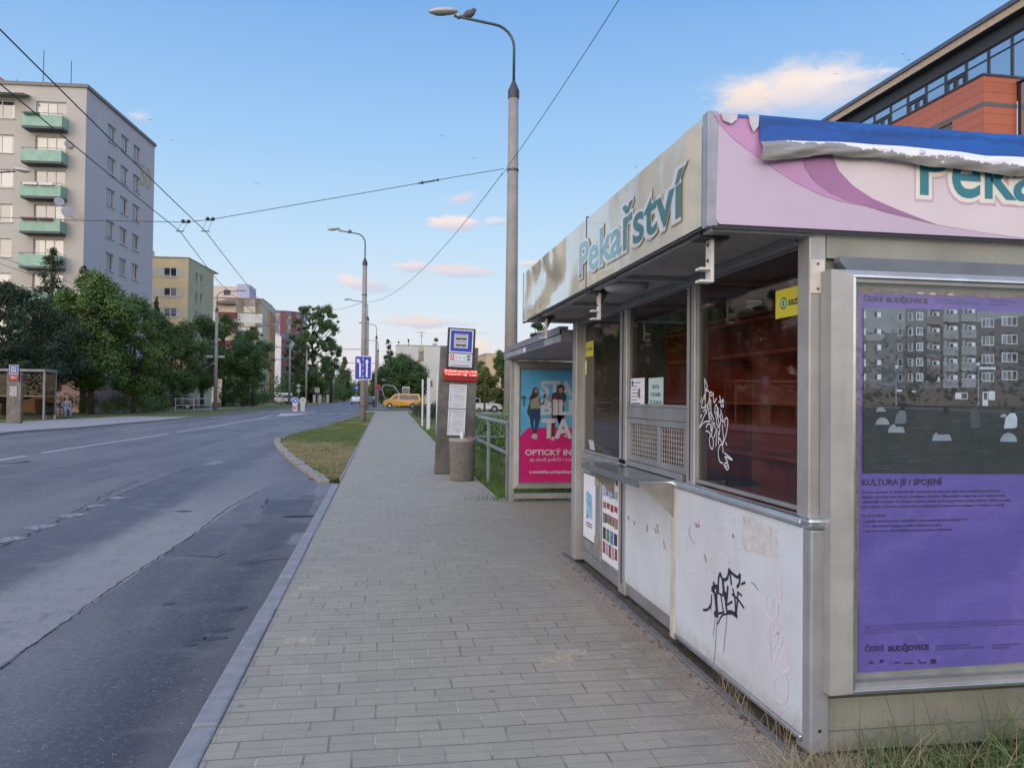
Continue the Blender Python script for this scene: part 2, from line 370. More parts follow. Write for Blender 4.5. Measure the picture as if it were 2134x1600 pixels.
def _paving(o, b):
    wob = N.new('ShaderNodeVectorMath'); wob.operation = 'ADD'
    nz = N.new('ShaderNodeTexNoise'); L.new(o, nz.inputs['Vector']); nz.inputs['Scale'].default_value = 1.3
    sc_ = N.new('ShaderNodeVectorMath'); sc_.operation = 'SCALE'; L.new(nz.outputs['Color'], sc_.inputs[0]); sc_.inputs[3].default_value = .035
    L.new(o, wob.inputs[0]); L.new(sc_.outputs[0], wob.inputs[1])
    br = N.new('ShaderNodeTexBrick'); L.new(wob.outputs[0], br.inputs['Vector']); br.offset = .5
    br.inputs['Scale'].default_value = 1; br.inputs['Brick Width'].default_value = .2; br.inputs['Row Height'].default_value = .165
    br.inputs['Mortar Size'].default_value = .006; br.inputs['Mortar Smooth'].default_value = .35; br.inputs['Bias'].default_value = 0
    br.inputs['Color1'].default_value = (.262, .232, .170, 1); br.inputs['Color2'].default_value = (.298, .264, .194, 1)
    br.inputs['Mortar'].default_value = (.135, .12, .10, 1)
    sx = N.new('ShaderNodeSeparateXYZ'); L.new(o, sx.inputs[0])
    sw = N.new('ShaderNodeSeparateXYZ'); L.new(wob.outputs[0], sw.inputs[0])
    # sand shows pale in the cross joints; shade in the long ones is painted dark
    fy = mth('ABSOLUTE', mth('SUBTRACT', mth('FRACT', mth('DIVIDE', sw.outputs[1], .165)), .5))
    cross = mth('MULTIPLY', mth('LESS_THAN', fy, .455), br.outputs['Fac'])
    jn = noise(o, 3.0, 3, .6)
    c = mixc(mth('MULTIPLY', cross, smooth(jn, .38, .62)), br.outputs['Color'], (.385, .35, .28))
    c = mixc(mth('MULTIPLY', smooth(fy, .04, .012), .42), c, (.12, .11, .095))
    bn_ = noise(o, 22, 4, .7); c = mixc(mth('MULTIPLY', smooth(bn_, .45, .75), .35), c, (.16, .148, .13))
    st = noise(o, .9, 6, .6); c = mixc(mth('MULTIPLY', smooth(st, .45, .75), .33), c, (.17, .162, .15))
    s2 = noise(o, 5.5, 5, .65); c = mixc(mth('MULTIPLY', smooth(s2, .42, .74), .30), c, (.36, .33, .26))
    gum = N.new('ShaderNodeTexVoronoi'); L.new(o, gum.inputs['Vector']); gum.inputs['Scale'].default_value = 2.3
    c = mixc(mth('MULTIPLY', smooth(gum.outputs['Distance'], .05, .035), .55), c, (.09, .085, .08))
    fn = noise(o, 120, 3, .7); c = mixc(mth('MULTIPLY', smooth(fn, .3, .75), .25), c, (.42, .40, .37))
    # mud and sand swept against the kiosk
    dn = noise(o, 7, 6, .7)
    edge = mth('ADD', sx.outputs[0], mth('MULTIPLY', mth('SUBTRACT', dn, .5), .35))
    msk = mth('MULTIPLY', smooth(edge, 1.50, 1.64), smooth(sx.outputs[1], 7.6, 6.9))
    gr = noise(o, 60, 4, .8)
    c = mixc(mth('MULTIPLY', msk, .9), c, mixc(smooth(gr, .35, .65), (.16, .125, .095), (.36, .30, .235)))
    m2 = mth('MULTIPLY', smooth(edge, 1.1, 1.5), mth('MULTIPLY', smooth(sx.outputs[1], 5.4, 4.6), smooth(s2, .40, .55)))
    c = mixc(mth('MULTIPLY', m2, .3), c, (.10, .095, .085))
    L.new(c, b.inputs['Base Color']); b.inputs['Roughness'].default_value = .85; b.inputs['Specular IOR Level'].default_value = .3
    setbump(b, mth('ADD', mth('MULTIPLY', br.outputs['Fac'], -1.3), mth('MULTIPLY', fn, .35)), .6, .006)
def _turf(o, b):
    n_ = noise(o, .35, 5, .6); n2_ = noise(o, 3.2, 6, .7); n3_ = noise(mapped(o, (1, .4, 1)), 45, 4, .75)
    c = mixc(smooth(n_, .36, .60), (.075, .115, .033), (.20, .175, .075))
    c = mixc(mth('MULTIPLY', smooth(n2_, .42, .70), .55), c, (.245, .21, .12))
    c = mixc(mth('MULTIPLY', smooth(n3_, .35, .7), .65), c, (.045, .075, .02))
    L.new(c, b.inputs['Base Color']); b.inputs['Roughness'].default_value = .95; b.inputs['Specular IOR Level'].default_value = .1
    setbump(b, n3_, 1, .03)
def _stone(c1, c2, sc=7, dk=(.12, .11, .10)):
    def f(o, b):
        n_ = noise(o, sc, 7, .65); n2_ = noise(o, 90, 4, .8)
        c = mixc(smooth(n_, .3, .7), c1, c2); c = mixc(mth('MULTIPLY', smooth(n2_, .45, .75), .45), c, dk)
        L.new(c, b.inputs['Base Color']); b.inputs['Roughness'].default_value = .85; b.inputs['Specular IOR Level'].default_value = .3
        setbump(b, mth('ADD', mth('MULTIPLY', n_, 2), n2_), .6, .006)
    return f
m_asph = custom('asphalt', _asphalt); m_pave = custom('paving_blocks', _paving); m_turf = custom('turf', _turf)
m_kerb = custom('kerb_concrete', _stone((.27, .265, .27), (.20, .20, .205)))
m_granite = custom('kerb_granite', _stone((.30, .27, .23), (.21, .19, .165), 4))
m_conc = custom('concrete', _stone((.30, .29, .27), (.235, .225, .21), 3, (.15, .145, .14)))
m_dirt = custom('dirt', _stone((.16, .135, .10), (.095, .085, .06), 9, (.06, .05, .04)))
def _paint(o, b):
    n_ = noise(o, 14, 7, .75); c = mixc(smooth(n_, .40, .56), (.31, .31, .315), (.125, .125, .13))
    L.new(c, b.inputs['Base Color']); b.inputs['Roughness'].default_value = .7
m_paint = custom('road_paint_worn', _paint)
m_paintw = M('road_paint', (.50, .50, .52), .6, scale=9, col2=(.30, .30, .31))
def sheet(name, pts, z, mat, kind='structure', depth=None):
    """a level area; with a depth it is a slab with sides"""
    f = Fr((0, 0, 0), (1, 0, 0), (0, 1, 0)); mb = MB()
    if depth: mb.poly(f, pts, z-depth, z)
    else:
        a = sum(pts[i][0]*pts[(i+1) % len(pts)][1]-pts[(i+1) % len(pts)][0]*pts[i][1] for i in range(len(pts)))
        if a < 0: pts = pts[::-1]
        mb.add([(x, y, z) for x, y in pts], [tuple(range(len(pts)))])
    o = mb.build(name, mat); o['kind'] = kind; return o
# ------------------------------------------------------------------ ground, roads, pavements
sheet('ground', [(-1500, -300), (1500, -300), (1500, 2500), (-1500, 2500)], -.15, m_turf)
sheet('road', [(-19, -25), (2.5, -25), (2.5, 14), (-.9, 14), (-.9, 90), (2, 110), (-2, 200), (-3, 420), (-13.5, 420), (-13.5, 150), (-19, 60)], RZ, m_asph)
pav_r = [(-.74, -12), (-.74, 76.4), (2.3, 76.4), (2.26, 73), (1.76, 26.6), (1.76, 11.75), (3.6, 11.75), (3.6, 7.3), (1.76, 7.3), (1.76, 2.9), (1.62, 2.7), (1.55, -12)]
sheet('pavement', pav_r, 0, m_pave, depth=.13)
m_slab = custom('path_paving', _stone((.31, .28, .27), (.26, .24, .235), 1.2, (.2, .19, .18)))
sheet('side_path', [(-.74, 76.42), (60, 76.42), (60, 80.5), (-1.9, 80.5), (-1.9, 77)], .004, m_slab, depth=.13)
sheet('side_road', [(-1.5, 93.4), (70, 93.4), (70, 99.5), (-1.5, 99.5)], -.06, m_asph, depth=.07)
sheet('kiosk_footing', [(1.765, 7.3), (1.765, 2.95), (4.6, 2.95), (4.6, 7.3)], -.012, m_dirt, depth=.12)
verge = [(-.95, 14.55), (-1.45, 16.7), (-2.0, 19.2), (-2.6, 22.2), (-3.1, 24.8), (-3.36, 26.4), (-3.62, 28.5), (-3.70, 31.5), (-3.45, 34.5), (-3.1, 37.6), (-2.75, 47), (-2.3, 62), (-2.1, 76.4), (-.80, 76.4), (-.80, 14.9)]
sheet('grass_verge', verge, -.012, m_turf, depth=.13)
sheet('grass_verge_beyond', [(-1.9, 80.5), (60, 80.5), (60, 93.4), (-1.6, 93.4)], .0, m_turf, depth=.14)
sheet('grass_beside_pavement', [(1.80, 11.8), (1.80, 26.6), (2.3, 73), (2.35, 76.4), (60, 76.4), (60, -20), (1.60, -20), (1.60, 2.68), (4.7, 2.9), (4.7, 11.8)], -.03, m_turf, depth=.11)
lk = [gnd(*p, RZ).to_2d() for p in [(-260, 945), (0, 905), (60, 900), (150, 894), (260, 884), (330, 878), (400, 871), (445, 867), (560, 854), (700, 840)]]
lk = [(p.x, p.y) for p in lk]
back = [(x-4.4-(.9 if y < 50 else 0), y+1) for x, y in lk]
sheet('far_pavement', lk[:7]+back[:7][::-1], 0, m_slab, depth=.12)
sheet('far_verge', lk[6:]+[(-16, 190), (-60, 190), (-90, 20), (-60, 10), back[0]]+back[1:7], -.008, m_turf, depth=.12)
sheet('far_footpath', [(-70, 60), (-27, 67.5), (-19.5, 79), (-16.5, 120), (-15.5, 120), (-18, 77.5), (-25.8, 65), (-70, 57)], .004, m_slab, depth=.02)
# kerbs, one stone after another
kb_ = MB(); y = -4.2; random.seed(3)
while y < 76:
    l = 1.0; j = random.uniform(-.006, .006); h = random.uniform(-.004, .005)
    if y < 13.8 or y > 14.6: kb_.box((-.865 if y < 14 else -.80)+j, -.745+j, y, y+l-.004, -.14, .008+h)
    y += l
struct('kerb', kb_, m_kerb, bevel=.012)
kb_ = MB()
def along(pts, step):
    out = []; rest = 0
    for a, b in zip(pts, pts[1:]):
        a, b = Vector(a), Vector(b); n = int((b-a).length/step)
        for i in range(max(n, 1)): out.append((a.lerp(b, i/max(n, 1)), a.lerp(b, (i+1)/max(n, 1))))
    return out
for a, b in along(verge[:7], .28):
    d = (b-a).normalized(); nn = Vector((d.y, -d.x)); j = random.uniform(-.02, .02); h = random.uniform(-.02, .015)
    a2, b2 = a+d*.008+nn*j, b-d*.008+nn*j
    kb_.poly(Fr((0, 0, 0), (1, 0, 0), (0, 1, 0)), [tuple(a2-nn*.19), tuple(b2-nn*.19), tuple(b2-nn*.0), tuple(a2-nn*.0)], -.14, .012+h)
struct('block_kerb', kb_, m_granite, bevel=.015)
kb_ = MB()
for a, b in along(verge[6:13], 1.):
    d = (b-a).normalized(); nn = Vector((d.y, -d.x))
    kb_.poly(Fr((0, 0, 0), (1, 0, 0), (0, 1, 0)), [tuple(a-nn*.05), tuple(b-nn*.05), tuple(b+nn*.08), tuple(a+nn*.08)], -.14, -.01)
for a, b in along(lk, 1.):
    d = (b-a).normalized(); nn = Vector((d.y, -d.x))
    kb_.poly(Fr((0, 0, 0), (1, 0, 0), (0, 1, 0)), [tuple(a+d*.005+nn*.16), tuple(b-d*.005+nn*.16), tuple(b-nn*.0), tuple(a-nn*.0)], -.14, .012)
struct('far_kerb', kb_, m_kerb)
# gutter beside the block kerb, joint lines, patches, markings
fg = Fr((0, 0, 0), (1, 0, 0), (0, 1, 0))
def G(pts, z=RZ): return [tuple(gnd(x, y, z).to_2d()) for x, y in pts]
sheet('gutter_strip', G([(578, 918), (592, 915), (640, 955), (690, 1000), (650, 992), (606, 945)]), RZ+.004, m_conc)
mk = MB(); mk.poly(fg, G([(575, 915), (590, 913), (597, 926), (582, 928)]), RZ+.004, RZ+.008)
mk.poly(fg, G([(640, 980), (665, 982), (670, 988), (648, 990)]), RZ+.006, RZ+.009)
def pxline(mb, pts, wd, z=RZ+.005):
    q = [gnd(x, y, RZ).to_2d() for x, y in pts]
    for a, b in zip(q, q[1:]):
        d = (b-a).normalized(); n_ = Vector((-d.y, d.x))*wd/2
        mb.add([(*(a-n_), z), (*(b-n_), z), (*(b+n_), z), (*(a+n_), z)], [(0, 1, 2, 3)])
for s_ in [[(-30, 1133), (45, 1119)], [(58, 1103), (110, 1093)], [(126, 1078), (171, 1070)], [(178, 1057), (218, 1052)], [(231, 1040), (257, 1036)], [(430, 969), (462, 961)]]: pxline(mk, s_, .24)
struct('worn_lane_marking', mk, m_paint)
mk = MB()
for s_ in [[(-60, 968), (55, 950)], [(85, 944), (350, 904)], [(367, 901), (470, 885), (540, 873), (575, 863)], [(540, 873), (590, 868), (640, 863)]]: pxline(mk, s_, .13)
for s_ in [[(650, 861), (663, 861)], [(677, 862), (690, 862)], [(711, 863), (727, 862.5)], [(540, 858), (552, 857.6)], [(617, 880), (628, 879.5)]]: pxline(mk, s_, .45, RZ+.006)
mk.poly(fg, G([(574, 867), (586, 862), (644, 861.5), (612, 865)]), RZ+.004, RZ+.0045)
struct('road_marking', mk, m_paintw)
m_crack = M('joint_dark', (.018, .018, .02), .95, var=0)
mk = MB(); random.seed(5)
def crack(pts, w0, jit=.02, z=RZ+.004):
    q = [gnd(x, y, RZ).to_2d() for x, y in pts]; out = []
    for a, b in zip(q, q[1:]):
        n_ = max(2, int((b-a).length/.09))
        for i in range(n_): out.append(a.lerp(b, i/n_)+Vector((random.gauss(0, jit), random.gauss(0, jit))))
    out.append(q[-1])
    for a, b in zip(out, out[1:]):
        d = (b-a).normalized(); w = w0*random.uniform(.4, 1.5); n2 = Vector((-d.y, d.x))*w/2; e = d*.01
        mk.add([(*(a-n2-e), z), (*(b-n2+e), z), (*(b+n2+e), z), (*(a+n2-e), z)], [(0, 1, 2, 3)])
crack([(-60, 1430), (0, 1392), (60, 1350), (128, 1300), (260, 1206), (395, 1120), (470, 1062), (538, 1024)], .011, .008)
crack([(0, 1140), (60, 1115), (120, 1085), (180, 1060), (230, 1040), (300, 1010), (350, 993), (400, 975)], .013, .02)
crack([(130, 1078), (190, 1048), (240, 1022), (290, 1002)], .01, .02)
crack([(505, 1172), (545, 1168), (600, 1163)], .012); crack([(395, 1158), (440, 1161)], .01); crack([(546, 1058), (560, 1040)], .012)
crack([(341, 1160), (380, 1158), (452, 1161), (470, 1145)], .008); crack([(566, 1174), (500, 1176)], .008)
struct('road_joint', mk, m_crack)
pt = MB()
for q in ([(500, 1092), (560, 1088), (655, 1093), (650, 1108), (590, 1108), (515, 1101)], [(560, 1042), (655, 1040), (640, 1072), (545, 1070)], [(604, 1133), (642, 1130), (632, 1118)]):
    pt.poly(fg, G(q), RZ-.01, RZ+.0025)
struct('asphalt_patch', pt, custom('patch_asphalt', _stone((.075, .08, .092), (.10, .103, .112), 3, (.05, .05, .055))))
pt = MB()
for q in ([(660, 1003), (697, 1004), (680, 1034), (656, 1036)], [(598, 1134), (610, 1114), (643, 1108), (632, 1133)]): pt.poly(fg, G(q), RZ-.01, RZ+.006)
struct('concrete_patch', pt, custom('patch_concrete', _stone((.19, .19, .20), (.15, .15, .16), 3, (.1, .1, .1))))
pt = MB()
for x, y, rx, ry in [(487, 1270, .09, .05), (462, 1312, .085, .07), (448, 1330, .09, .05), (414, 1331, .06, .05), (383, 1065, .13, .10), (395, 1343, .05, .04), (505, 1265, .05, .03), (352, 1258, .05, .05)]:
    g = gnd(x, y, RZ); pt.poly(fg, [(g.x+rx*cos(t/22*2*pi)*random.uniform(.72, 1.0), g.y+ry*.8*sin(t/22*2*pi)*random.uniform(.72, 1.0)) for t in range(22)], RZ+.001, RZ+.0035)
struct('oil_stain', pt, M('oil', (.042, .042, .052), .6, var=.2, scale=40))
pt = MB()                                    # yellowish replacement blocks in the pavement
for x0, y0, w_, h_ in [(-.66, 6.35, .2, .1), (-.6, 5.0, .2, .1), (.93, 4.43, .2, .1), (1.05, 4.53, .2, .1)]: pt.box(x0, x0+w_-.004, y0, y0+h_-.004, -.01, .0022)
struct('replaced_paver', pt, M('sand_paver', (.38, .325, .23), .85, var=.15, scale=30))
# drain, manhole
g = gnd(672, 996, RZ); dr = thing('storm_drain', 'dark square iron drain grate in the gutter at the near tip of the grass verge', 'drain', (g.x, g.y, RZ))
mb = MB().box(g.x-.27, g.x+.22, g.y-.24, g.y+.24, RZ-.02, RZ+.006); mb.build('drain_rim', M('iron_rim', (.12, .12, .125), .6, .3), dr)
mb = MB()
for i in range(7): mb.box(g.x-.22+i*.06, g.x-.185+i*.06, g.y-.19, g.y+.19, RZ+.0065, RZ+.014)
mb.build('grate', M('iron_dark', (.03, .035, .045), .5, .5), dr)
g = gnd(22, 963, RZ); mh = thing('manhole_cover', 'round manhole cover with pale centre in the road by the left edge of the photo', 'manhole cover', (g.x, g.y, RZ))
MB().disc(fg, g.x, g.y, .40, RZ-.01, RZ+.006, 32).build('rim', M('iron_dark', (.03, .035, .045), .5, .5), mh)
MB().disc(fg, g.x, g.y, .28, RZ+.0065, RZ+.010, 32).build('lid', M('manhole_lid', (.17, .165, .16), .7, .2), mh)
g = gnd(625, 1076, RZ); ob = MB().disc(fg, 0, 0, .22, 0, .004, 14, ry=.06).build('pothole', m_crack); ob.location = (g.x, g.y, RZ+.004); ob['kind'] = 'structure'
# ------------------------------------------------------------------ grass and litter scattered as blades
def blades(name, pts, hs, mat, label, wd=.006, lean=.5, seg=2, seed=1, droop=.4):
    """many curved grass blades standing at pts, made as one mesh"""
    rg = np.random.default_rng(seed); n = len(pts); pts = np.asarray(pts, float); hs = np.asarray(hs, float)
    a = rg.uniform(0, 2*pi, n); le = rg.uniform(.1, 1, n)*lean; wa = rg.uniform(0, 2*pi, n)
    V = []; nn = seg+1
    for k in range(nn):
        t = k/seg
        off = (le*t**1.7)*hs; z = hs*(t-droop*le*t*t*.6)
        w = wd*(1-t*.93)*rg.uniform(.8, 1.2, n)/2
        c = np.stack([pts[:, 0]+np.cos(a)*off, pts[:, 1]+np.sin(a)*off, pts[:, 2]+z], 1)
        s_ = np.stack([np.cos(wa)*w, np.sin(wa)*w, np.zeros(n)], 1)
        V += [c-s_, c+s_]
    V = np.stack(V, 1).reshape(-1, 3); b0 = np.arange(n)[:, None]*(2*nn)
    Fc = np.concatenate([b0+np.array([2*k, 2*k+1, 2*k+3, 2*k+2]) for k in range(seg)], 1).reshape(-1, 4)
    me = bpy.data.meshes.new(name); me.vertices.add(len(V)); me.vertices.foreach_set('co', V.ravel())
    me.loops.add(Fc.size); me.loops.foreach_set('vertex_index', Fc.ravel().astype(np.int32)); me.polygons.add(len(Fc))
    me.polygons.foreach_set('loop_start', np.arange(0, Fc.size, 4, dtype=np.int32)); me.update(calc_edges=True)
    me.materials.append(mat); o = bpy.data.objects.new(name, me); COL.objects.link(o)
    return tag(o, label, 'grass', kind='stuff')
m_gr = leafmat('grass_green', (.07, .13, .03), (.13, .16, .05), (.15, .20, .06), 1.2)
m_gd = leafmat('grass_dry', (.20, .17, .08), (.32, .26, .14), (.38, .32, .19), 2)
m_gl = leafmat('grass_lush', (.06, .14, .025), (.10, .18, .04), (.16, .24, .07), 2)
rg = np.random.default_rng(4)
def inpoly(x, y, poly):
    c = np.zeros(len(x), bool); j = len(poly)-1
    for i in range(len(poly)):
        xi, yi = poly[i]; xj, yj = poly[j]
        c ^= ((yi > y) != (yj > y)) & (x < (xj-xi)*(y-yi)/(yj-yi+1e-9)+xi); j = i
    return c
y_ = 14.9+(rg.random(60000)**1.6)*33; x_ = rg.uniform(-3.75, -.78, 60000); k_ = inpoly(x_, y_, verge)
x_, y_ = x_[k_], y_[k_]; dry = (np.sin(x_*1.7+y_*.5)+np.sin(y_*.31+1)+np.sin(x_*4.1-y_*.9)*.6+rg.normal(0, .7, len(x_))+np.where(y_ < 26, .9, -1.2)) > .2
for nm, kk, mt in (('verge_grass_green', ~dry, m_gr), ('verge_grass_dry', dry, m_gd)):
    blades(nm, np.stack([x_[kk], y_[kk], np.full(kk.sum(), -.015)], 1), rg.uniform(.02, .06, kk.sum()), mt, 'short patchy grass on the verge between road and pavement', .015, 1.2, 2, 5)
n_ = 26000; x_ = 1.82+rg.random(n_)**1.5*3.0; y_ = 11.9+rg.random(n_)**1.5*28
blades('lawn_grass', np.stack([x_, y_, np.full(n_, -.035)], 1), rg.uniform(.03, .14, n_), m_gl, 'fresh green grass beside the grey handrail', .010, .8, 2, 8)
#==PART3==
# ------------------------------------------------------------------ the kiosk
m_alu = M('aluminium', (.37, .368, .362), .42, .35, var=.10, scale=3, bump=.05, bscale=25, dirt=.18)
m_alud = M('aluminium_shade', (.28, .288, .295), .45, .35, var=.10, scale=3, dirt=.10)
m_chrome = M('bright_trim', (.62, .66, .72), .22, .9, var=.08)
m_steel = M('stainless', (.42, .43, .44), .22, .85, var=.12, scale=5)
m_galv = M('galvanised', (.34, .33, .30), .45, .6, var=.15, scale=4)
m_black = M('black_trim', (.02, .021, .024), .5, var=.05)
m_ceil = M('canopy_panel', (.30, .29, .275), .6, var=.15, scale=2)
m_white = M('white_enamel', (.66, .68, .70), .35, var=.05, scale=4)
m_pane = glass('kiosk_glass', (.80, .76, .74), .8, .03)
m_red = M('red_laminate', (.50, .10, .042), .5, var=.12, scale=3)
m_dark = M('interior_dark', (.045, .04, .045), .8, var=.2)
def _panel(o, b):
    n_ = noise(o, 1.6, 6, .65); n2 = noise(o, 9, 7, .75); n3 = noise(mapped(o, (6, 6, .9)), 2.2, 6, .7)
    c = mixc(smooth(n_, .35, .7), (.57, .605, .64), (.48, .515, .55))
    c = mixc(mth('MULTIPLY', smooth(n2, .60, .75), .5), c, (.44, .42, .40))
    c = mixc(mth('MULTIPLY', smooth(n3, .52, .74), .45), c, (.46, .42, .37))
    sx = N.new('ShaderNodeSeparateXYZ'); L.new(o, sx.inputs[0]); gz_ = mth('ADD', sx.outputs[2], mth('MULTIPLY', mth('SUBTRACT', n2, .5), .22))
    c = mixc(mth('MULTIPLY', smooth(gz_, .20, .06), .55), c, (.30, .27, .22)); c = mixc(mth('MULTIPLY', smooth(gz_, .96, 1.02), .35), c, (.38, .35, .31))
    sc2 = noise(mapped(o, (1, 3, 14), rot=(.5, 0, 0)), 4, 4, .8); c = mixc(mth('MULTIPLY', smooth(sc2, .66, .72), .35), c, (.40, .37, .35))
    p_ = noise(o, 1.4, 4, .6); c = mixc(mth('MULTIPLY', smooth(p_, .46, .60), .28), c, (.60, .52, .57))
    L.new(c, b.inputs['Base Color']); b.inputs['Roughness'].default_value = .33
m_panel = custom('dirty_white_panel', _panel)
FW = Fr((1.88, 0, 0), (0, -1, 0)); FE = Fr((0, 3.1, 0), (1, 0, 0)); FP = Fr((1.83, 0, 0), (0, -1, 0))
K = thing('kiosk', 'grey metal bakery kiosk with a canopy lettered Pekařství, shut and daubed with graffiti', 'kiosk', (1.88, 3.1, 0))
def kp(name, mb, mat, par=None, **k): return mb.build(name, mat, par or K, **k)
# posts
for x0, x1, y0, y1, nm in [(1.80, 1.895, 7.1, 7.24, 'post'), (1.862, 1.95, 5.76, 5.93, 'post'), (1.862, 1.95, 4.425, 4.55, 'post'), (1.835, 1.915, 3.1, 3.2, 'post')]:
    kp('post', MB().box(x0, x1, y0, y1, .02, 2.29), m_alu, bevel=.006)
kp('post_groove', MB().box(1.8585, 1.861, 5.83, 5.85, .10, 2.27), m_black); kp('post_groove', MB().box(1.8585, 1.861, 4.48, 4.49, 1.05, 2.27), m_black)
pl = kp('joint_plate', MB().rect(FE, 1.838, 1.906, 2.02, 2.17, .0005, .006), M('plate_paint', (.58, .55, .49), .5, dirt=.1), bevel=.002)
[kp('screw', MB().disc(FE, 1.872, z, .006, .006, .009, 10), M('rust', (.16, .07, .03), .8), pl) for z in (2.15, 2.04)]
# shell: floor, back, roof, end wall
kp('floor', MB().box(1.9, 4.58, 3.12, 7.2, .0, .06), m_dark)
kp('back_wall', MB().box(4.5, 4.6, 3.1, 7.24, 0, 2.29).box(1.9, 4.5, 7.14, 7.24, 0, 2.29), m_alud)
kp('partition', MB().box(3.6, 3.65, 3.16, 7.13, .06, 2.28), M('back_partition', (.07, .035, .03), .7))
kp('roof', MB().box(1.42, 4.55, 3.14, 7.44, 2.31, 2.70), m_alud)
# end wall below and around the poster case
ew = MB().rect(FE, 1.917, 4.58, 0.02, .25, -.06, 0).rect(FE, 1.917, 4.58, 2.178, 2.29, -.06, 0).rect(FE, 1.917, 4.58, .25, 2.178, -.10, -.03)
kp('end_wall', ew, M('end_wall_paint', (.27, .275, .235), .5, .1, var=.12, scale=2, dirt=.12))
kp('wall_seam', MB().rect(FE, 1.92, 4.5, .108, .112, 0, .003).rect(FE, 1.917, 1.921, .02, 2.1, 0, .004), M('seam', (.15, .15, .135), .7))
kp('gutter_bar', MB().poly(FE, [(1.95, 2.155), (1.95, 2.178), (4.5, 2.178), (4.5, 2.10), (2.0, 2.10)], .0, .05), M('bluegrey_paint', (.15, .17, .20), .5, .2, var=.1), bevel=.003)
# fascia
def _sidefilm(o, b):
    n_ = noise(o, 1.3, 6, .6); n2 = noise(o, 30, 4, .7)
    c = mixc(smooth(n_, .4, .7), (.58, .54, .42), (.50, .47, .37)); c = mixc(mth('MULTIPLY', smooth(n2, .62, .75), .15), c, (.7, .66, .55))
    L.new(c, b.inputs['Base Color']); b.inputs['Roughness'].default_value = .10; b.inputs['Specular IOR Level'].default_value = .9
    b.inputs['Coat Weight'].default_value = .9; b.inputs['Coat Roughness'].default_value = .05
    setbump(b, noise(o, 2.6, 2, .4), .30, .05)
m_film = custom('glossy_cream_film', _sidefilm)
FS = Fr((1.36, 0, 0), (0, -1, 0)); FF = Fr((0, 3.08, 0), (1, 0, 0))
def warped(y0, y1, amp, seed, nu=60, nv=16, sag=0.):
    rr = random.Random(seed); ph = [rr.uniform(0, 6) for _ in range(6)]; mb = MB(); vs = []; fs = []
    for i in range(nu+1):
        for j in range(nv+1):
            u = i/nu; v = j/nv; e = sin(pi*u)*sin(pi*v)
            w = amp*e*min(1, (1-u)*3)*(sin(5*u+ph[0]+2*v)+.7*sin(9*u-4*v+ph[1])+.5*sin(14*u+6*v+ph[2]))
            top = amp*.7*sin(pi*u)*v*sin(7*u+ph[3])
            dip = sag*max(0, sin(pi*min(1, u*1.25)))*(.6+.4*sin(11*u+1)+.25*sin(31*u)); vs.append((1.352-w-abs(top)-dip*.9*v**3, y1+(y0-y1)*u, 2.302+(.472-dip)*v))
    for i in range(nu):
        for j in range(nv): a = i*(nv+1)+j; fs.append((a, a+nv+1, a+nv+2, a+1))
    return mb.add(vs, fs)
kp('fascia_core', MB().box(1.392, 1.42, 3.14, 7.48, 2.295, 2.775).box(1.42, 4.6, 7.44, 7.48, 2.295, 2.775), m_alud)
kp('fascia_board', warped(3.145, 5.065, .0014, 2), m_film, smooth_=True)
kp('fascia_board', warped(5.085, 7.475, .012, 8, 90, 24, .045), m_film, smooth_=True)
kp('fascia_gap', MB().box(1.350, 1.391, 5.066, 5.084, 2.295, 2.79), M('blue_black', (.02, .03, .08), .4))
kp('fascia_corner', MB().box(1.352, 1.40, 3.082, 3.143, 2.288, 2.785), M('corner_grey', (.33, .35, .40), .5, .2, dirt=.1), bevel=.003)
kp('fascia_trim', MB().box(1.350, 1.368, 3.146, 7.49, 2.284, 2.2945).box(1.350, 1.358, 7.482, 7.49, 2.296, 2.785).box(1.37, 4.6, 3.066, 3.08, 2.278, 2.290), m_black)
def _lilac(o, b):
    n_ = noise(o, 1.2, 5, .6); c = mixc(smooth(n_, .35, .7), (.50, .40, .53), (.47, .38, .50)); n2 = noise(o, 12, 6, .8)
    c = mixc(mth('MULTIPLY', smooth(n2, .66, .8), .3), c, (.70, .62, .68)); L.new(c, b.inputs['Base Color']); b.inputs['Roughness'].default_value = .32
fb = kp('end_fascia_board', MB().poly(FF, [(1.405, 2.30), (1.39, 2.32), (1.40, 2.775), (4.6, 2.775), (4.6, 2.30)], -.05, 0), custom('lilac_board', _lilac))
def P_(fr, pts, w=0.): return [(lambda q: (q[0], min(q[1], 2.773)))(fr.hit(x, y, w)) for x, y in pts]
def z3(pts): return [(1450+x/3.12, 200+y/3.12) for x, y in pts]
def extd(pts, u): return pts
m_mid = M('orchid_film', (.48, .25, .46), .3, var=.05); m_deep = M('plum_film', (.33, .145, .31), .3, var=.05); m_pale = M('pale_pink_film', (.62, .545, .575), .3, var=.04, scale=2)
sw = P_(FF, z3([(120, 118), (160, 190), (250, 285), (390, 390), (500, 470), (640, 560), (800, 640), (960, 690), (1120, 720), (1000, 690), (880, 640), (770, 560), (710, 480), (690, 400), (690, 120)]))
kp('swoosh', MB().poly(FF, sw, 0.0005, .0022), m_mid, fb)
sw = P_(FF, z3([(690, 380), (710, 470), (770, 560), (870, 635), (980, 685), (1120, 720), (1250, 760), (1380, 790), (1560, 835), (1440, 790), (1300, 735), (1150, 670), (1020, 585), (930, 490), (890, 400), (890, 370)]))
kp('swoosh', MB().poly(FF, sw, 0.0006, .0028), m_deep, fb)
sw = P_(FF, z3([(890, 360), (890, 400), (930, 490), (1020, 585), (1150, 670), (1300, 735), (1440, 790), (1560, 835), (1700, 860), (1850, 885), (2134, 925)]))
sw += [(3.4, 2.305), (4.59, 2.302), (4.59, 2.66)]
kp('swoosh', MB().poly(FF, sw, 0.0004, .0015), m_pale, fb)
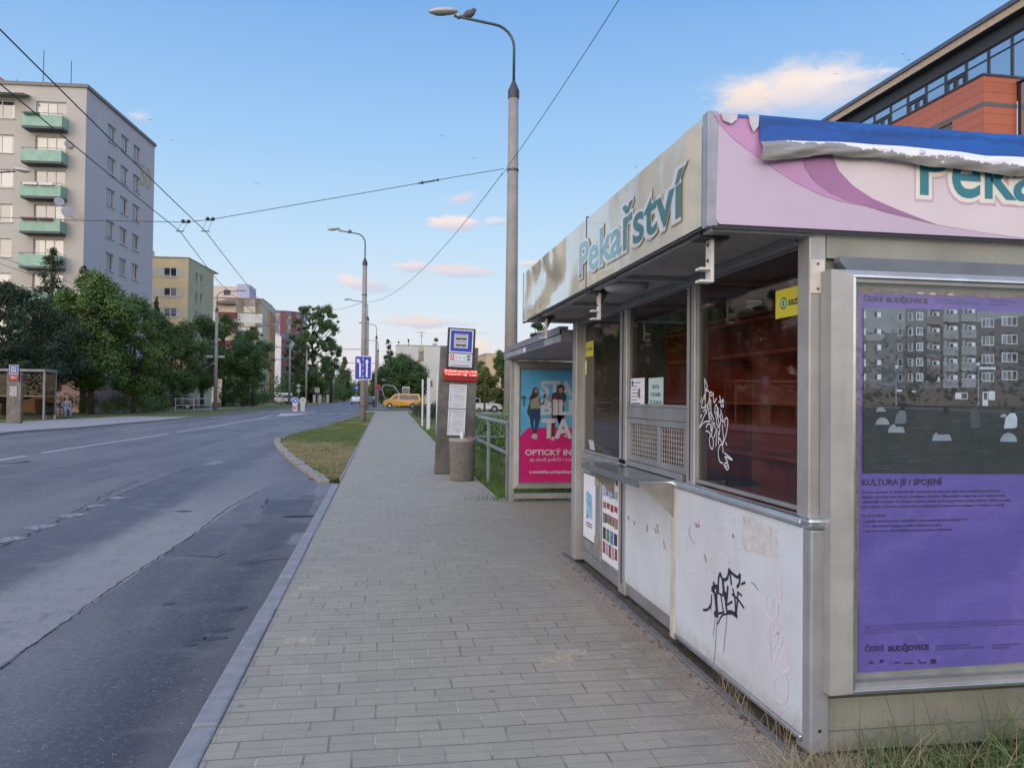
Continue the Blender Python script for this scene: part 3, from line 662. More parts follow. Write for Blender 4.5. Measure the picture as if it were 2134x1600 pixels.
# lettering on both fascias
m_teal = M('teal_letter', (.02, .175, .24), .3, var=.04); m_tealg = M('green_letter', (.03, .17, .155), .1, var=.04, coat=1.)
m_halo = M('cream_halo', (.72, .68, .60), .3, var=.04); m_rim = M('orchid_rim', (.52, .36, .50), .3, var=.04); m_ochre = M('ochre_rim', (.54, .45, .32), .2, var=.04)
u0, v0 = FF.hit(1918, 404)
kp('lettering_rim', MB().text(FF, 'Pekařství', u0, v0, .355, 1.20, .006, .0018, bevel=.030), m_rim, fb)
kp('lettering_halo', MB().text(FF, 'Pekařství', u0, v0, .355, 1.20, .006, .0032, bevel=.020), m_halo, fb)
kp('lettering', MB().text(FF, 'Pekařství', u0, v0, .355, 1.20, .006, .0048), m_teal, fb)
us_, vs__ = FS.hit(1212, 572); ue_, ve_ = FS.hit(1432, 450)
wd = ue_-us_
kp('side_lettering_rim', MB().text(FS, 'Pekařství', us_, 2.40, .325, wd, .006, .0140, bevel=.022), m_ochre)
kp('side_lettering_halo', MB().text(FS, 'Pekařství', us_, 2.40, .325, wd, .006, .0154, bevel=.016), M('pale_halo', (.60, .62, .66), .12, var=.03, coat=.6))
kp('side_lettering', MB().text(FS, 'Pekařství', us_, 2.40, .325, wd, .006, .0172), m_tealg)
# the peeling blue film and its rolled edge
ed = [(1.585, 2.625, 2.615), (1.62, 2.628, 2.60), (1.80, 2.692, 2.645), (1.93, 2.690, 2.638), (2.175, 2.688, 2.64), (2.35, 2.684, 2.628), (2.67, 2.676, 2.603), (2.9, 2.672, 2.595), (3.3, 2.66, 2.58), (4.6, 2.64, 2.57)]
tp = P_(FF, z3([(380, 295), (600, 290), (885, 297), (1180, 315), (1500, 340), (1700, 362), (1900, 388), (2134, 398)]), .03)
bt = P_(FF, z3([(440, 412), (560, 395), (885, 372), (1180, 392), (1500, 440), (1700, 468), (1900, 490), (2134, 512)]), .06)
ed = [(a[0], a[1], b_[1]) for a, b_ in zip(tp, bt)]+[(3.4, 2.655, 2.575), (4.6, 2.64, 2.565)]
def film(z, i0=0):
    pass
mb = MB(); vs = []; fs = []; wv = MB(); wvs = []; NX = 320
def lerp_ed(x):
    for a, b_ in zip(ed, ed[1:]):
        if x <= b_[0]: t = max(0, (x-a[0])/(b_[0]-a[0])); return a[1]+(b_[1]-a[1])*t, a[2]+(b_[2]-a[2])*t
    return ed[-1][1:]
for i in range(NX+1):
    x = 1.575+(4.6-1.575)*(i/NX)**1.4; zt, zb = lerp_ed(x); jag = .010*sin(x*160) if i < 2 else 0
    for j in range(7):
        t = j/6; vs.append((x+jag*t, 3.076-.018*sin(t*pi*.5)-.004*sin(x*9+t*3), 2.778+(zt-2.778)*t))
    for j in range(11):
        t = j/10; r = (zt-zb)*.5; wvs.append((x+.012*(1-t)*(i == 0)+.004*sin(x*40+t*5), 3.052-.020*sin(t*pi*.85)-.003*sin(x*23+t*9), zt+(zb-zt)*t+(.004*sin(x*17+2)+.0012*sin(x*31)+.0007*sin(x*83+1))*t))
for i in range(NX):
    for j in range(6): a = i*7+j; fs.append((a, a+1, a+8, a+7))
wf = []
for i in range(NX):
    for j in range(10): a = i*11+j; wf.append((a, a+1, a+12, a+11))
def _bluef(o, b):
    sx = N.new('ShaderNodeSeparateXYZ'); L.new(o, sx.inputs[0]); n_ = noise(mapped(o, (1, 1, 2.5)), 4, 8, .75); n2 = noise(o, 1.5, 3)
    zz = mth('ADD', sx.outputs[2], mth('MULTIPLY', mth('SUBTRACT', n_, .5), .20))
    m_ = mth('MULTIPLY', smooth(zz, 2.722, 2.735), smooth(zz, 2.758, 2.748))
    c = mixc(smooth(n2, .3, .7), (.004, .060, .29), (.005, .085, .36)); c = mixc(mth('MULTIPLY', m_, .75), c, (.004, .045, .19))
    L.new(c, b.inputs['Base Color']); b.inputs['Roughness'].default_value = .35
def _curl(o, b):
    sx = N.new('ShaderNodeSeparateXYZ'); L.new(o, sx.inputs[0]); n_ = noise(mapped(o, (1, 1, 1.4)), 7, 8, .75)
    sag = mth('MULTIPLY', mth('SUBTRACT', sx.outputs[0], 0.0), -.052)
    zz = mth('ADD', mth('SUBTRACT', sx.outputs[2], sag), mth('MULTIPLY', mth('SUBTRACT', n_, .5), .16))
    tone = mixc(smooth(noise(mapped(o, (1, 1, 9)), 8, 4), .3, .7), (.27, .26, .25), (.19, .185, .18))
    c = mixc(smooth(zz, 2.760, 2.764), tone, (.72, .71, .74))
    L.new(c, b.inputs['Base Color']); b.inputs['Roughness'].default_value = .45
# object origin of these parts is the kiosk's: shift masks by its place
class _Sh: pass
PF = thing('peeling_film', 'torn strip of blue and white film curling off the lilac kiosk fascia', 'torn film', (0, 0, 0))
MB().add(vs, fs).build('blue_strip', custom('blue_film', _bluef), PF, smooth_=True)
MB().add(wvs, wf).build('rolled_edge', custom('rolled_film', _curl), PF, smooth_=True)
for pts in ([(1.40, 2.772), (1.415, 2.74), (1.45, 2.728), (1.475, 2.75), (1.48, 2.774)], [(1.53, 2.773), (1.535, 2.735), (1.552, 2.70), (1.574, 2.725), (1.577, 2.774)]):
    MB().poly(FF, pts, .012, .016).build('torn_scrap', M('scrap_white', (.55, .54, .58), .4), PF)
MB().rect(FF, 1.48, 1.53, 2.762, 2.775, .004, .007).build('blue_remnant', M('blue_scrap', (.03, .12, .42), .4), PF)
# canopy underside
mb = MB().box(1.372, 1.87, 3.1, 7.44, 2.298, 2.306); kp('canopy_ceiling', mb, m_ceil)
mb = MB()
for y in (3.13, 4.49, 5.85, 7.17): mb.box(1.375, 1.86, y-.035, y+.035, 2.27, 2.297)
mb.box(1.375, 1.42, 3.17, 7.13, 2.272, 2.2965); mb.box(1.82, 1.86, 3.2, 7.1, 2.25, 2.2965)
kp('canopy_rib', mb, m_alud, bevel=.003)
g = gnd(1305, 596, 2.28)
kp('ceiling_lamp', MB().lathe((g.x, g.y, 0), [(.001, 2.235), (.09, 2.238), (.13, 2.25), (.145, 2.27), (.145, 2.297)], 28), M('lamp_glass_off', (.30, .30, .32), .3, var=.1), smooth_=True)
m_brk = M('bracket_white', (.58, .55, .52), .45, dirt=.1)
for px, pt_, pb in ((1478, 500, 590), (1247, 612, 667), (1137, 668, 706)):
    d = ray(px, pb); t = 1.43/d.x; y = d.y*t; zb = H+d.z*t
    br = kp('awning_bracket', MB().box(1.425, 1.44, y-.03, y+.03, zb+.0, 2.265).box(1.375, 1.425, y-.028, y+.028, zb, zb+.012).box(1.375, 1.425, y-.028, y+.028, zb+.055, zb+.066), m_brk, bevel=.002)
    kp('bracket_mount', MB().box(1.36, 1.50, y-.055, y+.055, 2.262, 2.284).poly(Fr((0, y-.02, 0), (1, 0, 0)), [(1.44, 2.262), (1.485, 2.262), (1.44, 2.17)], -.01, .01), m_black, br)
    [kp('bolt', MB().blob((1.423, y, zb+k), .008, 8, 5), m_black, br) for k in (.10, .17)]
# windows
def window(name, ya, yb, z0, z1, mat=m_pane, t=.035, glaz=True, fm=None):
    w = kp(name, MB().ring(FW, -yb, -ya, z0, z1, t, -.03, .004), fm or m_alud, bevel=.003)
    if glaz: kp('pane', MB().rect(FW, -yb+t, -ya-t, z0+t, z1-t, -.014, -.008), mat, w)
    return w
w_near = window('window', 3.2, 4.425, 1.045, 2.27, t=.022)
w_mid = window('window', 4.55, 5.76, 1.49, 2.27, t=.022)
w_far = window('window', 5.93, 7.1, 1.045, 2.27, t=.022)
kp('window_rail', MB().rect(FW, -5.76, -4.55, 1.405, 1.488, -.02, .012), m_alud, bevel=.004)
kp('sill', MB().rect(FW, -7.1, -5.93, .985, 1.043, -.02, .022).rect(FW, -5.93, -4.62, 1.035, 1.075, -.02, .018), m_alud, bevel=.004)
m_rod = M('grille_wire', (.48, .48, .47), .4, .5)
for ya, yb, wo_ in ((5.06, 5.755, -.004), (4.555, 5.075, .006)):
    g_ = kp('serving_hatch', MB().ring(FW, -yb, -ya, 1.078, 1.402, .042, wo_-.02, wo_+.006), m_alud, bevel=.003)
    kp('hatch_glass', MB().rect(FW, -yb+.04, -ya-.04, 1.12, 1.36, -.032, -.028), m_pane, g_)
    gr = MB(); u = -yb+.055
    while u < -ya-.05: gr.rect(FW, u, u+.006, 1.12, 1.36, wo_-.014, wo_-.009); u += .042
    z = 1.14
    while z < 1.36: gr.rect(FW, -yb+.042, -ya-.042, z, z+.005, wo_-.018, wo_-.0145); z += .034
    kp('wire_grille', gr, m_rod, g_)
# stainless serving shelf with triangular cheeks
sh = kp('serving_shelf', MB().box(1.60, 1.878, 4.65, 6.08, 1.012, 1.030).box(1.594, 1.5985, 4.64, 6.09, .985, 1.032), m_steel, bevel=.002)
for y in (4.645, 6.085):
    f_ = Fr((0, y, 0), (1, 0, 0)); kp('shelf_cheek', MB().poly(f_, [(1.60, 1.011), (1.878, 1.011), (1.878, .765), (1.86, .765)], -.003, .003), m_galv, sh)
# lower front: door, priced panel, white panels
kp('base_rail', MB().rect(FW, -7.1, -4.72, .035, .125, -.02, .006), m_alud, bevel=.004)
d_ = kp('side_door', MB().rect(FW, -7.09, -6.50, .13, .98, -.01, .003), m_alud, bevel=.003)
kp('door_panel', MB().rect(FW, -7.03, -6.60, .17, .93, .003, .0065), M('door_grey', (.24, .255, .26), .5, .2), d_)
for z in (.30, .82):
    kp('hinge', MB().rect(FW, -6.60, -6.53, z-.05, z+.05, .0035, .02).rect(FW, -6.58, -6.565, z-.04, z+.04, .02, .034), M('hinge_metal', (.42, .39, .33), .4, .5), d_, bevel=.002)
kp('pillar_strip', MB().rect(FW, -6.495, -6.46, .13, .98, -.01, .012), m_alu, bevel=.003); kp('pillar_strip', MB().rect(FW, -5.925, -5.775, .126, .98, .0035, .0055), m_alu)
kp('infill_panel', MB().rect(FW, -6.455, -5.935, .13, .98, -.01, .001), m_alud)
kp('white_panel', MB().rect(FW, -5.765, -4.735, .128, 1.0, .007, .012), m_panel)
np_ = kp('front_panel', MB().box(1.828, 1.86, 3.135, 4.62, .085, .99), m_panel, bevel=.003)
kp('panel_edge', MB().box(1.822, 1.862, 4.622, 4.70, .04, 1.0), M('edge_cream', (.50, .47, .41), .5, dirt=.05), np_, bevel=.003)
kp('panel_corner', MB().box(1.824, 1.915, 3.062, 3.1335, .03, .992), M('aluminium_cool', (.33, .34, .37), .4, .4, var=.1, scale=3, dirt=.1), np_, bevel=.010)
kp('bottom_rail', MB().box(1.818, 1.864, 3.137, 4.62, .055, .084), m_chrome, np_, bevel=.008)
cr_ = [(1.812, 1.012), (1.814, .996), (1.864, .996), (1.864, 1.04), (1.835, 1.04), (1.82, 1.032)]
f_ = Fr((0, 3.137, 0), (1, 0, 0)); kp('cap_rail', MB().poly(f_, cr_, -1.53, 0), m_chrome, np_, bevel=.004)
kp('cap_corner', MB().box(1.812, 1.918, 3.052, 3.135, .994, 1.041), m_chrome, np_, bevel=.014, seg=3)
kp('drain_hole', MB().disc(Fr((0, 3.062, 0), (1, 0, 0)), 1.868, .13, .008, 0, .0015, 12), m_black, np_)
# graffiti and scratches
def zz(pts, ox, oy, s): return [(ox+x/s, oy+y/s) for x, y in pts]
def wob(fr, pts, w=0.):
    q = [Vector(fr.hit(x, y, w)) for x, y in pts]
    if len(q) < 3: return [tuple(v) for v in q]
    out = []
    for i in range(len(q)-1):      # Catmull-Rom through the traced points
        p0 = q[max(i-1, 0)]; p1 = q[i]; p2 = q[i+1]; p3 = q[min(i+2, len(q)-1)]
        for k in range(6):
            t = k/6; out.append(tuple(.5*((2*p1)+(p2-p0)*t+(2*p0-5*p1+4*p2-p3)*t*t+(3*p1-p0-3*p2+p3)*t**3)))
    out.append(tuple(q[-1])); return out
mb = MB(); T = lambda pts: wob(FW, zz(pts, 1450, 780, 7.62), -.006)
for pts in ([(135, 60), (150, 300), (150, 540)], [(135, 60), (185, 190), (160, 250), (215, 290), (225, 560)], [(160, 260), (90, 520), (190, 480), (215, 380), (200, 470)], [(150, 270), (140, 400)],
            [(215, 320), (240, 280), (265, 320), (235, 340)], [(275, 290), (290, 440), (330, 380)], [(380, 340), (405, 520)], [(365, 435), (440, 425), (420, 400), (440, 510), (400, 490)], [(95, 370), (80, 440)],
            [(120, 590), (150, 560), (165, 620), (190, 510), (215, 740)], [(160, 600), (60, 840), (130, 760), (230, 740)], [(75, 665), (95, 640), (80, 700)], [(235, 400), (245, 700), (215, 640), (240, 600), (290, 720)],
            [(300, 620), (310, 500), (330, 490), (340, 540), (350, 700), (360, 560), (340, 520)], [(395, 560), (435, 760), (330, 600), (330, 740), (355, 840), (395, 760), (390, 620)], [(165, 840), (190, 790), (235, 800), (240, 900)],
            [(160, 900), (200, 910), (270, 1010), (280, 1120), (260, 1185), (225, 1120), (220, 1000), (250, 960), (290, 760), (310, 860)], [(290, 1000), (335, 870), (320, 1140)], [(260, 720), (250, 900)],
            [(365, 900), (360, 1100), (375, 1010), (430, 1100), (440, 1000), (420, 800)], [(465, 820), (460, 730), (490, 690), (510, 760), (480, 960), (430, 1110)], [(430, 1240), (425, 1130), (390, 1120), (360, 1200), (365, 1320), (390, 1390), (430, 1405)],
            [(455, 1245), (580, 1355), (465, 1305), (510, 1390)], [(445, 1440), (480, 1400), (520, 1450), (510, 1510), (470, 1480), (450, 1420)], [(465, 1460), (500, 1455)], [(475, 1085), (490, 1120)], [(340, 640), (380, 860), (370, 960)]):
    mb.stroke(FW, T(pts), .0085, -.006)
gw = tag(mb.build('graffiti_tag', M('paint_marker_white', (.62, .64, .68), .4, var=.05), loc=(1.88, 4.2, 1.4)), 'white marker scrawl on the near kiosk window in front of the red shelves', 'graffiti')
mb = MB(); T = lambda pts: wob(FP, zz(pts, 1460, 1170, 6.667), .002)
for wd_, pts in ((.020, [(160, 380), (190, 420), (210, 520), (225, 700), (200, 730)]), (.016, [(185, 290), (190, 350), (235, 340)]), (.014, [(250, 400), (250, 260), (275, 165), (300, 230), (330, 250), (375, 225), (400, 110)]),
                 (.020, [(310, 250), (325, 400), (345, 500)]), (.016, [(235, 340), (225, 520), (240, 760)]), (.016, [(345, 430), (355, 600), (372, 700)]), (.013, [(400, 110), (440, 160), (520, 215), (550, 180), (540, 300), (510, 350)]),
                 (.014, [(410, 130), (430, 310)]), (.010, [(230, 420), (310, 470)]), (.010, [(285, 480), (310, 640), (320, 700), (250, 715)]), (.016, [(380, 350), (370, 480), (355, 610)]), (.009, [(365, 600), (440, 555)]),
                 (.012, [(450, 380), (480, 520), (490, 720)]), (.012, [(520, 450), (510, 600), (495, 720)]), (.018, [(375, 705), (440, 705), (505, 755)]), (.008, [(375, 720), (300, 750), (240, 860)]),
                 (.010, [(440, 450), (520, 520), (605, 640)]), (.009, [(515, 420), (575, 470)]), (.010, [(570, 310), (620, 290)]), (.011, [(40, 668), (100, 660), (150, 580), (155, 470)]), (.007, [(150, 580), (145, 670)]),
                 (.003, [(205, 740), (195, 900), (175, 1030)]), (.0035, [(235, 760), (215, 1100), (185, 1450)]), (.0035, [(372, 700), (350, 950), (322, 1260)]), (.003, [(705, 285), (760, 330), (800, 390)])):
    mb.stroke(FP, T(pts), wd_*1.3, .0035)
for x, y, r in ((215, 345, .014), (180, 375, .018), (330, 430, .018), (215, 725, .018), (225, 560, .014)):
    mb.disc(FP, *FP.hit(1460+x/6.667, 1170+y/6.667), r, .002, .0038, 14)
tag(mb.build('graffiti_tag', M('paint_black', (.012, .013, .03), .35, var=.03), loc=(1.83, 4.0, .6)), 'black dripping spray tag on the white front panel of the kiosk', 'graffiti')
mb = MB(); T = lambda pts: wob(FP, zz(pts, 1540, 1170, 5.33), .002)
for pts in ([(350, 520), (400, 370), (465, 460), (445, 140)], [(310, 390), (300, 500), (370, 650), (430, 560), (420, 430)], [(370, 660), (380, 780), (440, 780), (450, 720), (400, 670)], [(328, 710), (345, 950), (348, 1140)], [(385, 940), (425, 860), (430, 790)],
            [(570, 910), (560, 880)], [(480, 820), (470, 900), (385, 1100), (400, 1150)], [(500, 950), (540, 1150), (570, 1180), (500, 1215), (420, 1120)], [(480, 1340), (430, 1250), (390, 1330), (390, 1440), (430, 1530), (500, 1550), (540, 1480), (540, 1350), (500, 1230)]):
    mb.stroke(FP, T(pts), .016, .0034)
tag(mb.build('graffiti_tag', M('paint_pink', (.66, .57, .65), .4, var=.05), loc=(1.83, 3.4, .5)), 'faded pale pink scrawl down the right end of the white front panel of the kiosk', 'graffiti')
mb = MB(); rr = random.Random(9)
for px, py, l in ((1313, 1075, 9), (1325, 1085, 8), (1352, 1092, 16), (1368, 1100, 10), (1374, 1092, 18), (1388, 1125, 20), (1452, 1090, 8), (1456, 1092, 7), (1472, 1155, 14), (1528, 1112, 8)):
    for k in range(3): mb.stroke(FW if px < 1400 else FP, [(FW if px < 1400 else FP).hit(px+rr.uniform(-3, 3), py), (FW if px < 1400 else FP).hit(px+rr.uniform(-1, 4), py+l)], .004, .0136 if px < 1400 else .0036)
mb.stroke(FP, wob(FP, [(1440, 1095), (1437, 1110), (1446, 1132)]), .004, .0034)
for k in range(46):
    a, b_ = FP.hit(rr.uniform(1420, 1560), rr.uniform(1080, 1200)); mb.disc(FP, a, b_, rr.uniform(.001, .004), .002, .0034, 6)
kp('red_scratches', mb, M('scratch_red', (.38, .06, .06), .6), np_)
kp('sticker_residue', MB().poly(FP, P_(FP, [(1547, 1068), (1622, 1103), (1624, 1165), (1548, 1145)]), .002, .0031), M('residue', (.56, .53, .53), .7, var=.1, scale=20), np_)
# shelves inside
RS = thing('shelf_unit', 'red open shelf unit with empty compartments inside the kiosk behind the near window', 'shelves', (2.75, 3.4, 0))
FR_ = Fr((2.62, 0, 0), (0, -1, 0)); us3 = [-FR_.hit(x, 800)[0] for x in (1462, 1565, 1690, 1400)]
zsh = [FR_.hit(1560, y)[1] for y in (945, 840, 738, 655)]
MB().box(2.98, 3.0, 3.2, 6.9, .1, 2.15).build('back_panel', m_red, RS)
for z in zsh+[.45, 2.13]: MB().box(2.62, 2.975, 3.2, 6.9, z-.012, z+.012).build('shelf', m_red, RS)
for y in (us3[0], us3[1], us3[2], 5.2, 6.0, 6.9): MB().box(2.625, 2.97, y-.011, y+.011, .1, 2.14).build('upright', m_red, RS)
CU = thing('counter', 'dark red counter inside the kiosk behind the serving hatch', 'counter', (2.2, 5.6, 0))
MB().box(2.05, 2.35, 4.6, 7.0, .06, 1.0).build('cabinet', m_red, CU, bevel=.004); MB().box(2.02, 2.38, 4.58, 7.02, 1.001, 1.03).build('worktop', m_dark, CU)
# notices and stickers
m_paper = M('paper', (.66, .66, .70), .7, var=.04); m_paperg = M('paper_greenish', (.42, .52, .50), .7, var=.05); m_ink = M('ink', (.04, .045, .05), .6, var=0)
m_yel = M('sticker_yellow', (.62, .54, .03), .4, var=.04)
def rectpx(fr, a, b_, w=0.):
    u0, v1 = fr.hit(*a, w); u1, v0_ = fr.hit(*b_, w); return u0, u1, v0_, v1
u0, v1 = FW.hit(1313, 789); u1, v0_ = FW.hit(1341, 848)
A = thing('paper_notice', 'white paper notice with a small picture taped inside the middle kiosk window', 'notice', FW.p(u0, v0_))
MB().rect(FW, u0, u1, v0_, v1, -.0075, -.0065).build('sheet', m_paper, A)
mb = MB(); cu_ = (u0+u1)/2
for i in range(9): mb.rect(FW, u0+.02, u0+.02+(.10 if i % 3 else .16)*(u1-u0)/.25, v1-.03-i*.026, v1-.036-i*.026, -.0064, -.0060)
mb.disc(FW, u0+.04, v1-.035, .022, -.0064, -.0059, 18); mb.build('print', m_ink, A)
mb = MB().disc(FW, cu_+.04, v1-.10, .026, -.0064, -.0056, 14).disc(FW, cu_+.05, v1-.135, .018, -.0064, -.0056, 14).disc(FW, cu_+.015, v1-.13, .014, -.0064, -.0056, 14); mb.build('picture', M('brown_print', (.30, .09, .05), .6), A)
u0, v1 = FW.hit(1350, 788); u1, v0_ = FW.hit(1380, 850)
A = thing('paper_notice', 'greenish paper notice in block capitals taped inside the middle kiosk window', 'notice', FW.p(u0, v0_))
MB().rect(FW, u0, u1, v0_, v1, -.0075, -.0065).build('sheet', m_paperg, A)
mb = MB()
for i, t_ in enumerate(('PROSTOR', 'K PRONÁJMU', 'TEL. 723 009 039')): mb.text(FW, t_, (u0+u1)/2, v1-.075-i*.055, .034, [.13, .19, .23][i]*(u1-u0)/.28, .001, -.0062, align='CENTER')
mb.build('print', m_ink, A)
u0, v1 = FW.hit(1614, 607); u1, v0_ = -3.222, FW.hit(1614, 665)[1]
A = thing('lottery_sticker', 'yellow lottery sticker with green ring emblem at the top right of the near kiosk window', 'sticker', FW.p(u0, v0_))
fq = Fr(FW.p(u0, v0_), (0, -1, .0)); ww = u1-u0; hh = v1-v0_
MB().rect(FW, u0, u1, v0_, v1, -.0075, -.0058).build('label_sheet', m_yel, A)
m_gre = M('emblem_green', (.02, .20, .05), .4, var=0)
mb = MB().disc(FW, u0+ww*.29, (v0_+v1)/2, .030, -.0058, -.0052, 24); mb.build('emblem', m_gre, A)
mb = MB().disc(FW, u0+ww*.29, (v0_+v1)/2, .021, -.0052, -.0047, 24); mb.build('emblem_centre', M('emblem_pale', (.45, .60, .42), .4, var=0), A)
MB().text(FW, 'S', u0+ww*.29, (v0_+v1)/2-.012, .034, None, .002, -.0044, align='CENTER').text(FW, 'sazka', u0+ww*.46, (v0_+v1)/2-.015, .052, ww*.50, .0015, -.0054).build('wordmark', m_ink, A)
u0, v1 = FW.hit(1217, 714); u1, v0_ = FW.hit(1235, 741)
A = thing('lottery_sticker', 'small yellow lottery sticker at the top left of the far kiosk window', 'sticker', FW.p(u0, v0_))
MB().rect(FW, u0, u1, v0_, v1, -.0075, -.0058).build('label_sheet', m_yel, A)
MB().disc(FW, u0+(u1-u0)*.25, (v0_+v1)/2, .022, -.0058, -.0052, 16).build('emblem', m_gre, A); MB().text(FW, 'sazka', u0+(u1-u0)*.42, (v0_+v1)/2-.012, .045, (u1-u0)*.5, .001, -.0054).build('wordmark', m_ink, A)
A = thing('round_sticker', 'narrow yellow and white sticker just below the small yellow lottery sticker', 'sticker', FW.p(u0, v0_-.1))
MB().rect(FW, u0, u0+.09, v0_-.17, v0_-.03, -.0075, -.0058).build('label_sheet', m_yel, A); MB().disc(FW, u0+.045, v0_-.085, .035, -.0058, -.0052, 18).build('disc', m_paper, A)
mb = MB()
for i in range(6): a = FW.hit(1225+i*.6, 918+i*3.4); mb.rect(FW, a[0], a[0]+.17, a[1], a[1]+.008, -.0075, -.0062)
tag(mb.build('striped_decal', m_paper, loc=(1.88, 6.9, 1.2)), 'white striped decal low in the far kiosk window', 'sticker')
# sheets on the lower front
u0, v1 = FW.hit(1216, 992); u1, v0_ = FW.hit(1237, 1133); v1 = .86; v0_ = .245; u0, u1 = -7.04, -6.64
A = thing('advert_sheet', 'white advert sheet with a blue ice picture on the small kiosk door', 'advert', FW.p(u0, v0_))
MB().rect(FW, u0, u1, v0_, v1, .007, .010).build('sheet', m_paper, A)
MB().poly(FW, [(u0+.10, v1-.16), (u0+.29, v1-.19), (u0+.30, v1-.40), (u0+.10, v1-.42)], .010, .0108).build('picture', custom('ice_picture', lambda o, b: (L.new(mixc(smooth(noise(o, 14, 6, .8, 1.5), .35, .65), (.03, .16, .30), (.45, .66, .78)), b.inputs['Base Color']))), A)
MB().rect(FW, u0+.10, u0+.30, v1-.45, v1-.462, .010, .0108).rect(FW, u0+.10, u0+.30, v1-.475, v1-.487, .010, .0108).rect(FW, u0, u1, v0_, v0_+.012, .010, .012).rect(FW, u0, u1, v1-.012, v1, .010, .012).build('print', m_ink, A)
u0, u1, v0_, v1 = -6.43, -5.95, .17, .95
A = thing('price_list_sheet', 'white price list sheet with rows of product pictures on the kiosk front below the shelf', 'advert', FW.p(u0, v0_))
MB().rect(FW, u0, u1, v0_, v1, .0015, .005).build('sheet', m_paper, A)
rows = [(v1-.10, .09, 6, ['pd', 'pb']), (v1-.23, .07, 5, ['pblue', 'pl']), (v1-.33, .05, 4, ['pb', 'pr']), (v1-.46, .085, 9, ['pd', 'pr', 'pb']), (v1-.60, .10, 4, ['pblue', 'pg', 'pl', 'pd']), (v1-.72, .10, 5, ['pd', 'pr', 'pl'])]
pm = {'pd': (.06, .035, .05), 'pb': (.32, .22, .10), 'pblue': (.12, .26, .50), 'pl': (.40, .44, .48), 'pr': (.42, .05, .06), 'pg': (.10, .26, .08)}
bins = {}; rr = random.Random(4)
for v, h, n_, cs in rows:
    for i in range(n_):
        q = rr.choice(cs); w_ = (u1-u0-.05)/n_; MB().rect(FW, u0+.025+i*w_, u0+.025+(i+.82)*w_, v+rr.uniform(-.01, .01), v+h, .0052, .0058).build('product_picture', M(q, pm[q], .6, var=.4, scale=50), A)
#==PART4==
# ------------------------------------------------------------------ poster case on the end wall
FC = Fr((0, 3.0, 0), (1, 0, 0))
PC = thing('poster_case', 'aluminium framed glass case with a purple city poster on the end wall of the kiosk', 'poster case', (1.95, 3.07, .25))
cu0, cv1 = FC.hit(1736, 560); cu1_, cv0 = FC.hit(1736, 1452); iu0, iv1 = FC.hit(1783, 578); _, iv0 = FC.hit(1783, 1438)
CU1 = cu0+1.40; IU1 = CU1-(iu0-cu0)
def mitre(mb, fr, u0, u1, v0, v1, a0, a1, b0, b1, w0, w1):
    """four mitred sides from the outer rectangle (back, w0) to the inner rectangle (front, w1)"""
    for q in ([(u0, v0), (u1, v0), (a1, b0), (a0, b0)], [(u1, v0), (u1, v1), (a1, b1), (a1, b0)], [(u1, v1), (u0, v1), (a0, b1), (a1, b1)], [(u0, v1), (u0, v0), (a0, b0), (a0, b1)]):
        ws = (w0, w0, w1, w1); mb.add([fr.p(*p, w) for p, w in zip(q, ws)], [(0, 1, 2, 3)])
    return mb
mb = MB().ring(FC, cu0, CU1, cv0, cv1, .05, -.095, -.012); mitre(mb, FC, cu0, CU1, cv0, cv1, iu0-.012, IU1+.012, iv0-.012, iv1+.012, -.012, .004)
mb.build('case_frame', m_alu, PC)
MB().ring(FC, iu0-.012, IU1+.012, iv0-.012, iv1+.012, .012, -.02, .006).build('inner_bead', m_chrome, PC, bevel=.002)
MB().rect(FC, cu0+.05, CU1-.05, cv0+.05, cv1-.05, -.07, -.055).build('back_board', M('back_grey', (.27, .28, .25), .7), PC)
MB().rect(FC, iu0, IU1, iv0, iv1, -.014, -.011).build('glass_pane', glass('clear_glass', (.96, .97, .98), .75, .02), PC)
MB().box(CU1, CU1, 0, 0, 0, 0)
WPZ = -.05
pp = lambda pts: P_(FC, pts, WPZ)
ps0, pv1 = FC.hit(1789, 603, WPZ); _, pv0 = FC.hit(1793, 1404, WPZ); PS1 = ps0+1.19
PO = thing('city_poster', 'purple poster with a monochrome photo of a housing block on the kiosk end wall', 'poster', FC.p(ps0, pv0, WPZ))
def _purple(o, b):
    n_ = noise(mapped(o, (1.2, 1, 1.6)), 1.6, 5, .6, 1.2); n2 = noise(mapped(o, (1.5, 1, 4), rot=(0, .4, 0)), 2.4, 5, .6, 1.5)
    c = mixc(smooth(n_, .35, .68), (.112, .082, .36), (.155, .115, .43)); c = mixc(mth('MULTIPLY', smooth(n2, .55, .75), .35), c, (.21, .165, .47))
    L.new(c, b.inputs['Base Color']); b.inputs['Roughness'].default_value = .55; setbump(b, n2, .4, .008)
mb = MB(); top = []; rr = random.Random(12)
n_ = 50
for i in range(n_+1):
    u = ps0+(PS1-ps0)*i/n_; top.append((u, pv1-.010-rr.uniform(0, .007)))
mb.poly(FC, [(ps0+.004, pv0+.012), (ps0+.05, pv0+.006), (PS1, pv0+.02)]+top[::-1], WPZ-.003, WPZ)
mb.build('sheet', custom('purple_paper', _purple), PO)
mb = MB()
q = [(u, v-.002) for u, v in top]+[(u, v+.010+rr.uniform(0, .007)) for u, v in top[::-1]]
mb.poly(FC, q, WPZ+.0004, WPZ+.002); mb.rect(FC, ps0-.012, ps0+.004, pv0+.3, pv1-.03, WPZ-.003, WPZ+.001).build('paper_edge', M('torn_brown', (.27, .20, .19), .8, var=.2, scale=40), PO)
mb = MB()
for u in (.30, .36, .45): mb.disc(FC, ps0+u*1.0, pv1-.004-u*.01, .018, WPZ+.002, WPZ+.0026, 9, ry=.0035)
mb.build('torn_white', m_paper, PO)
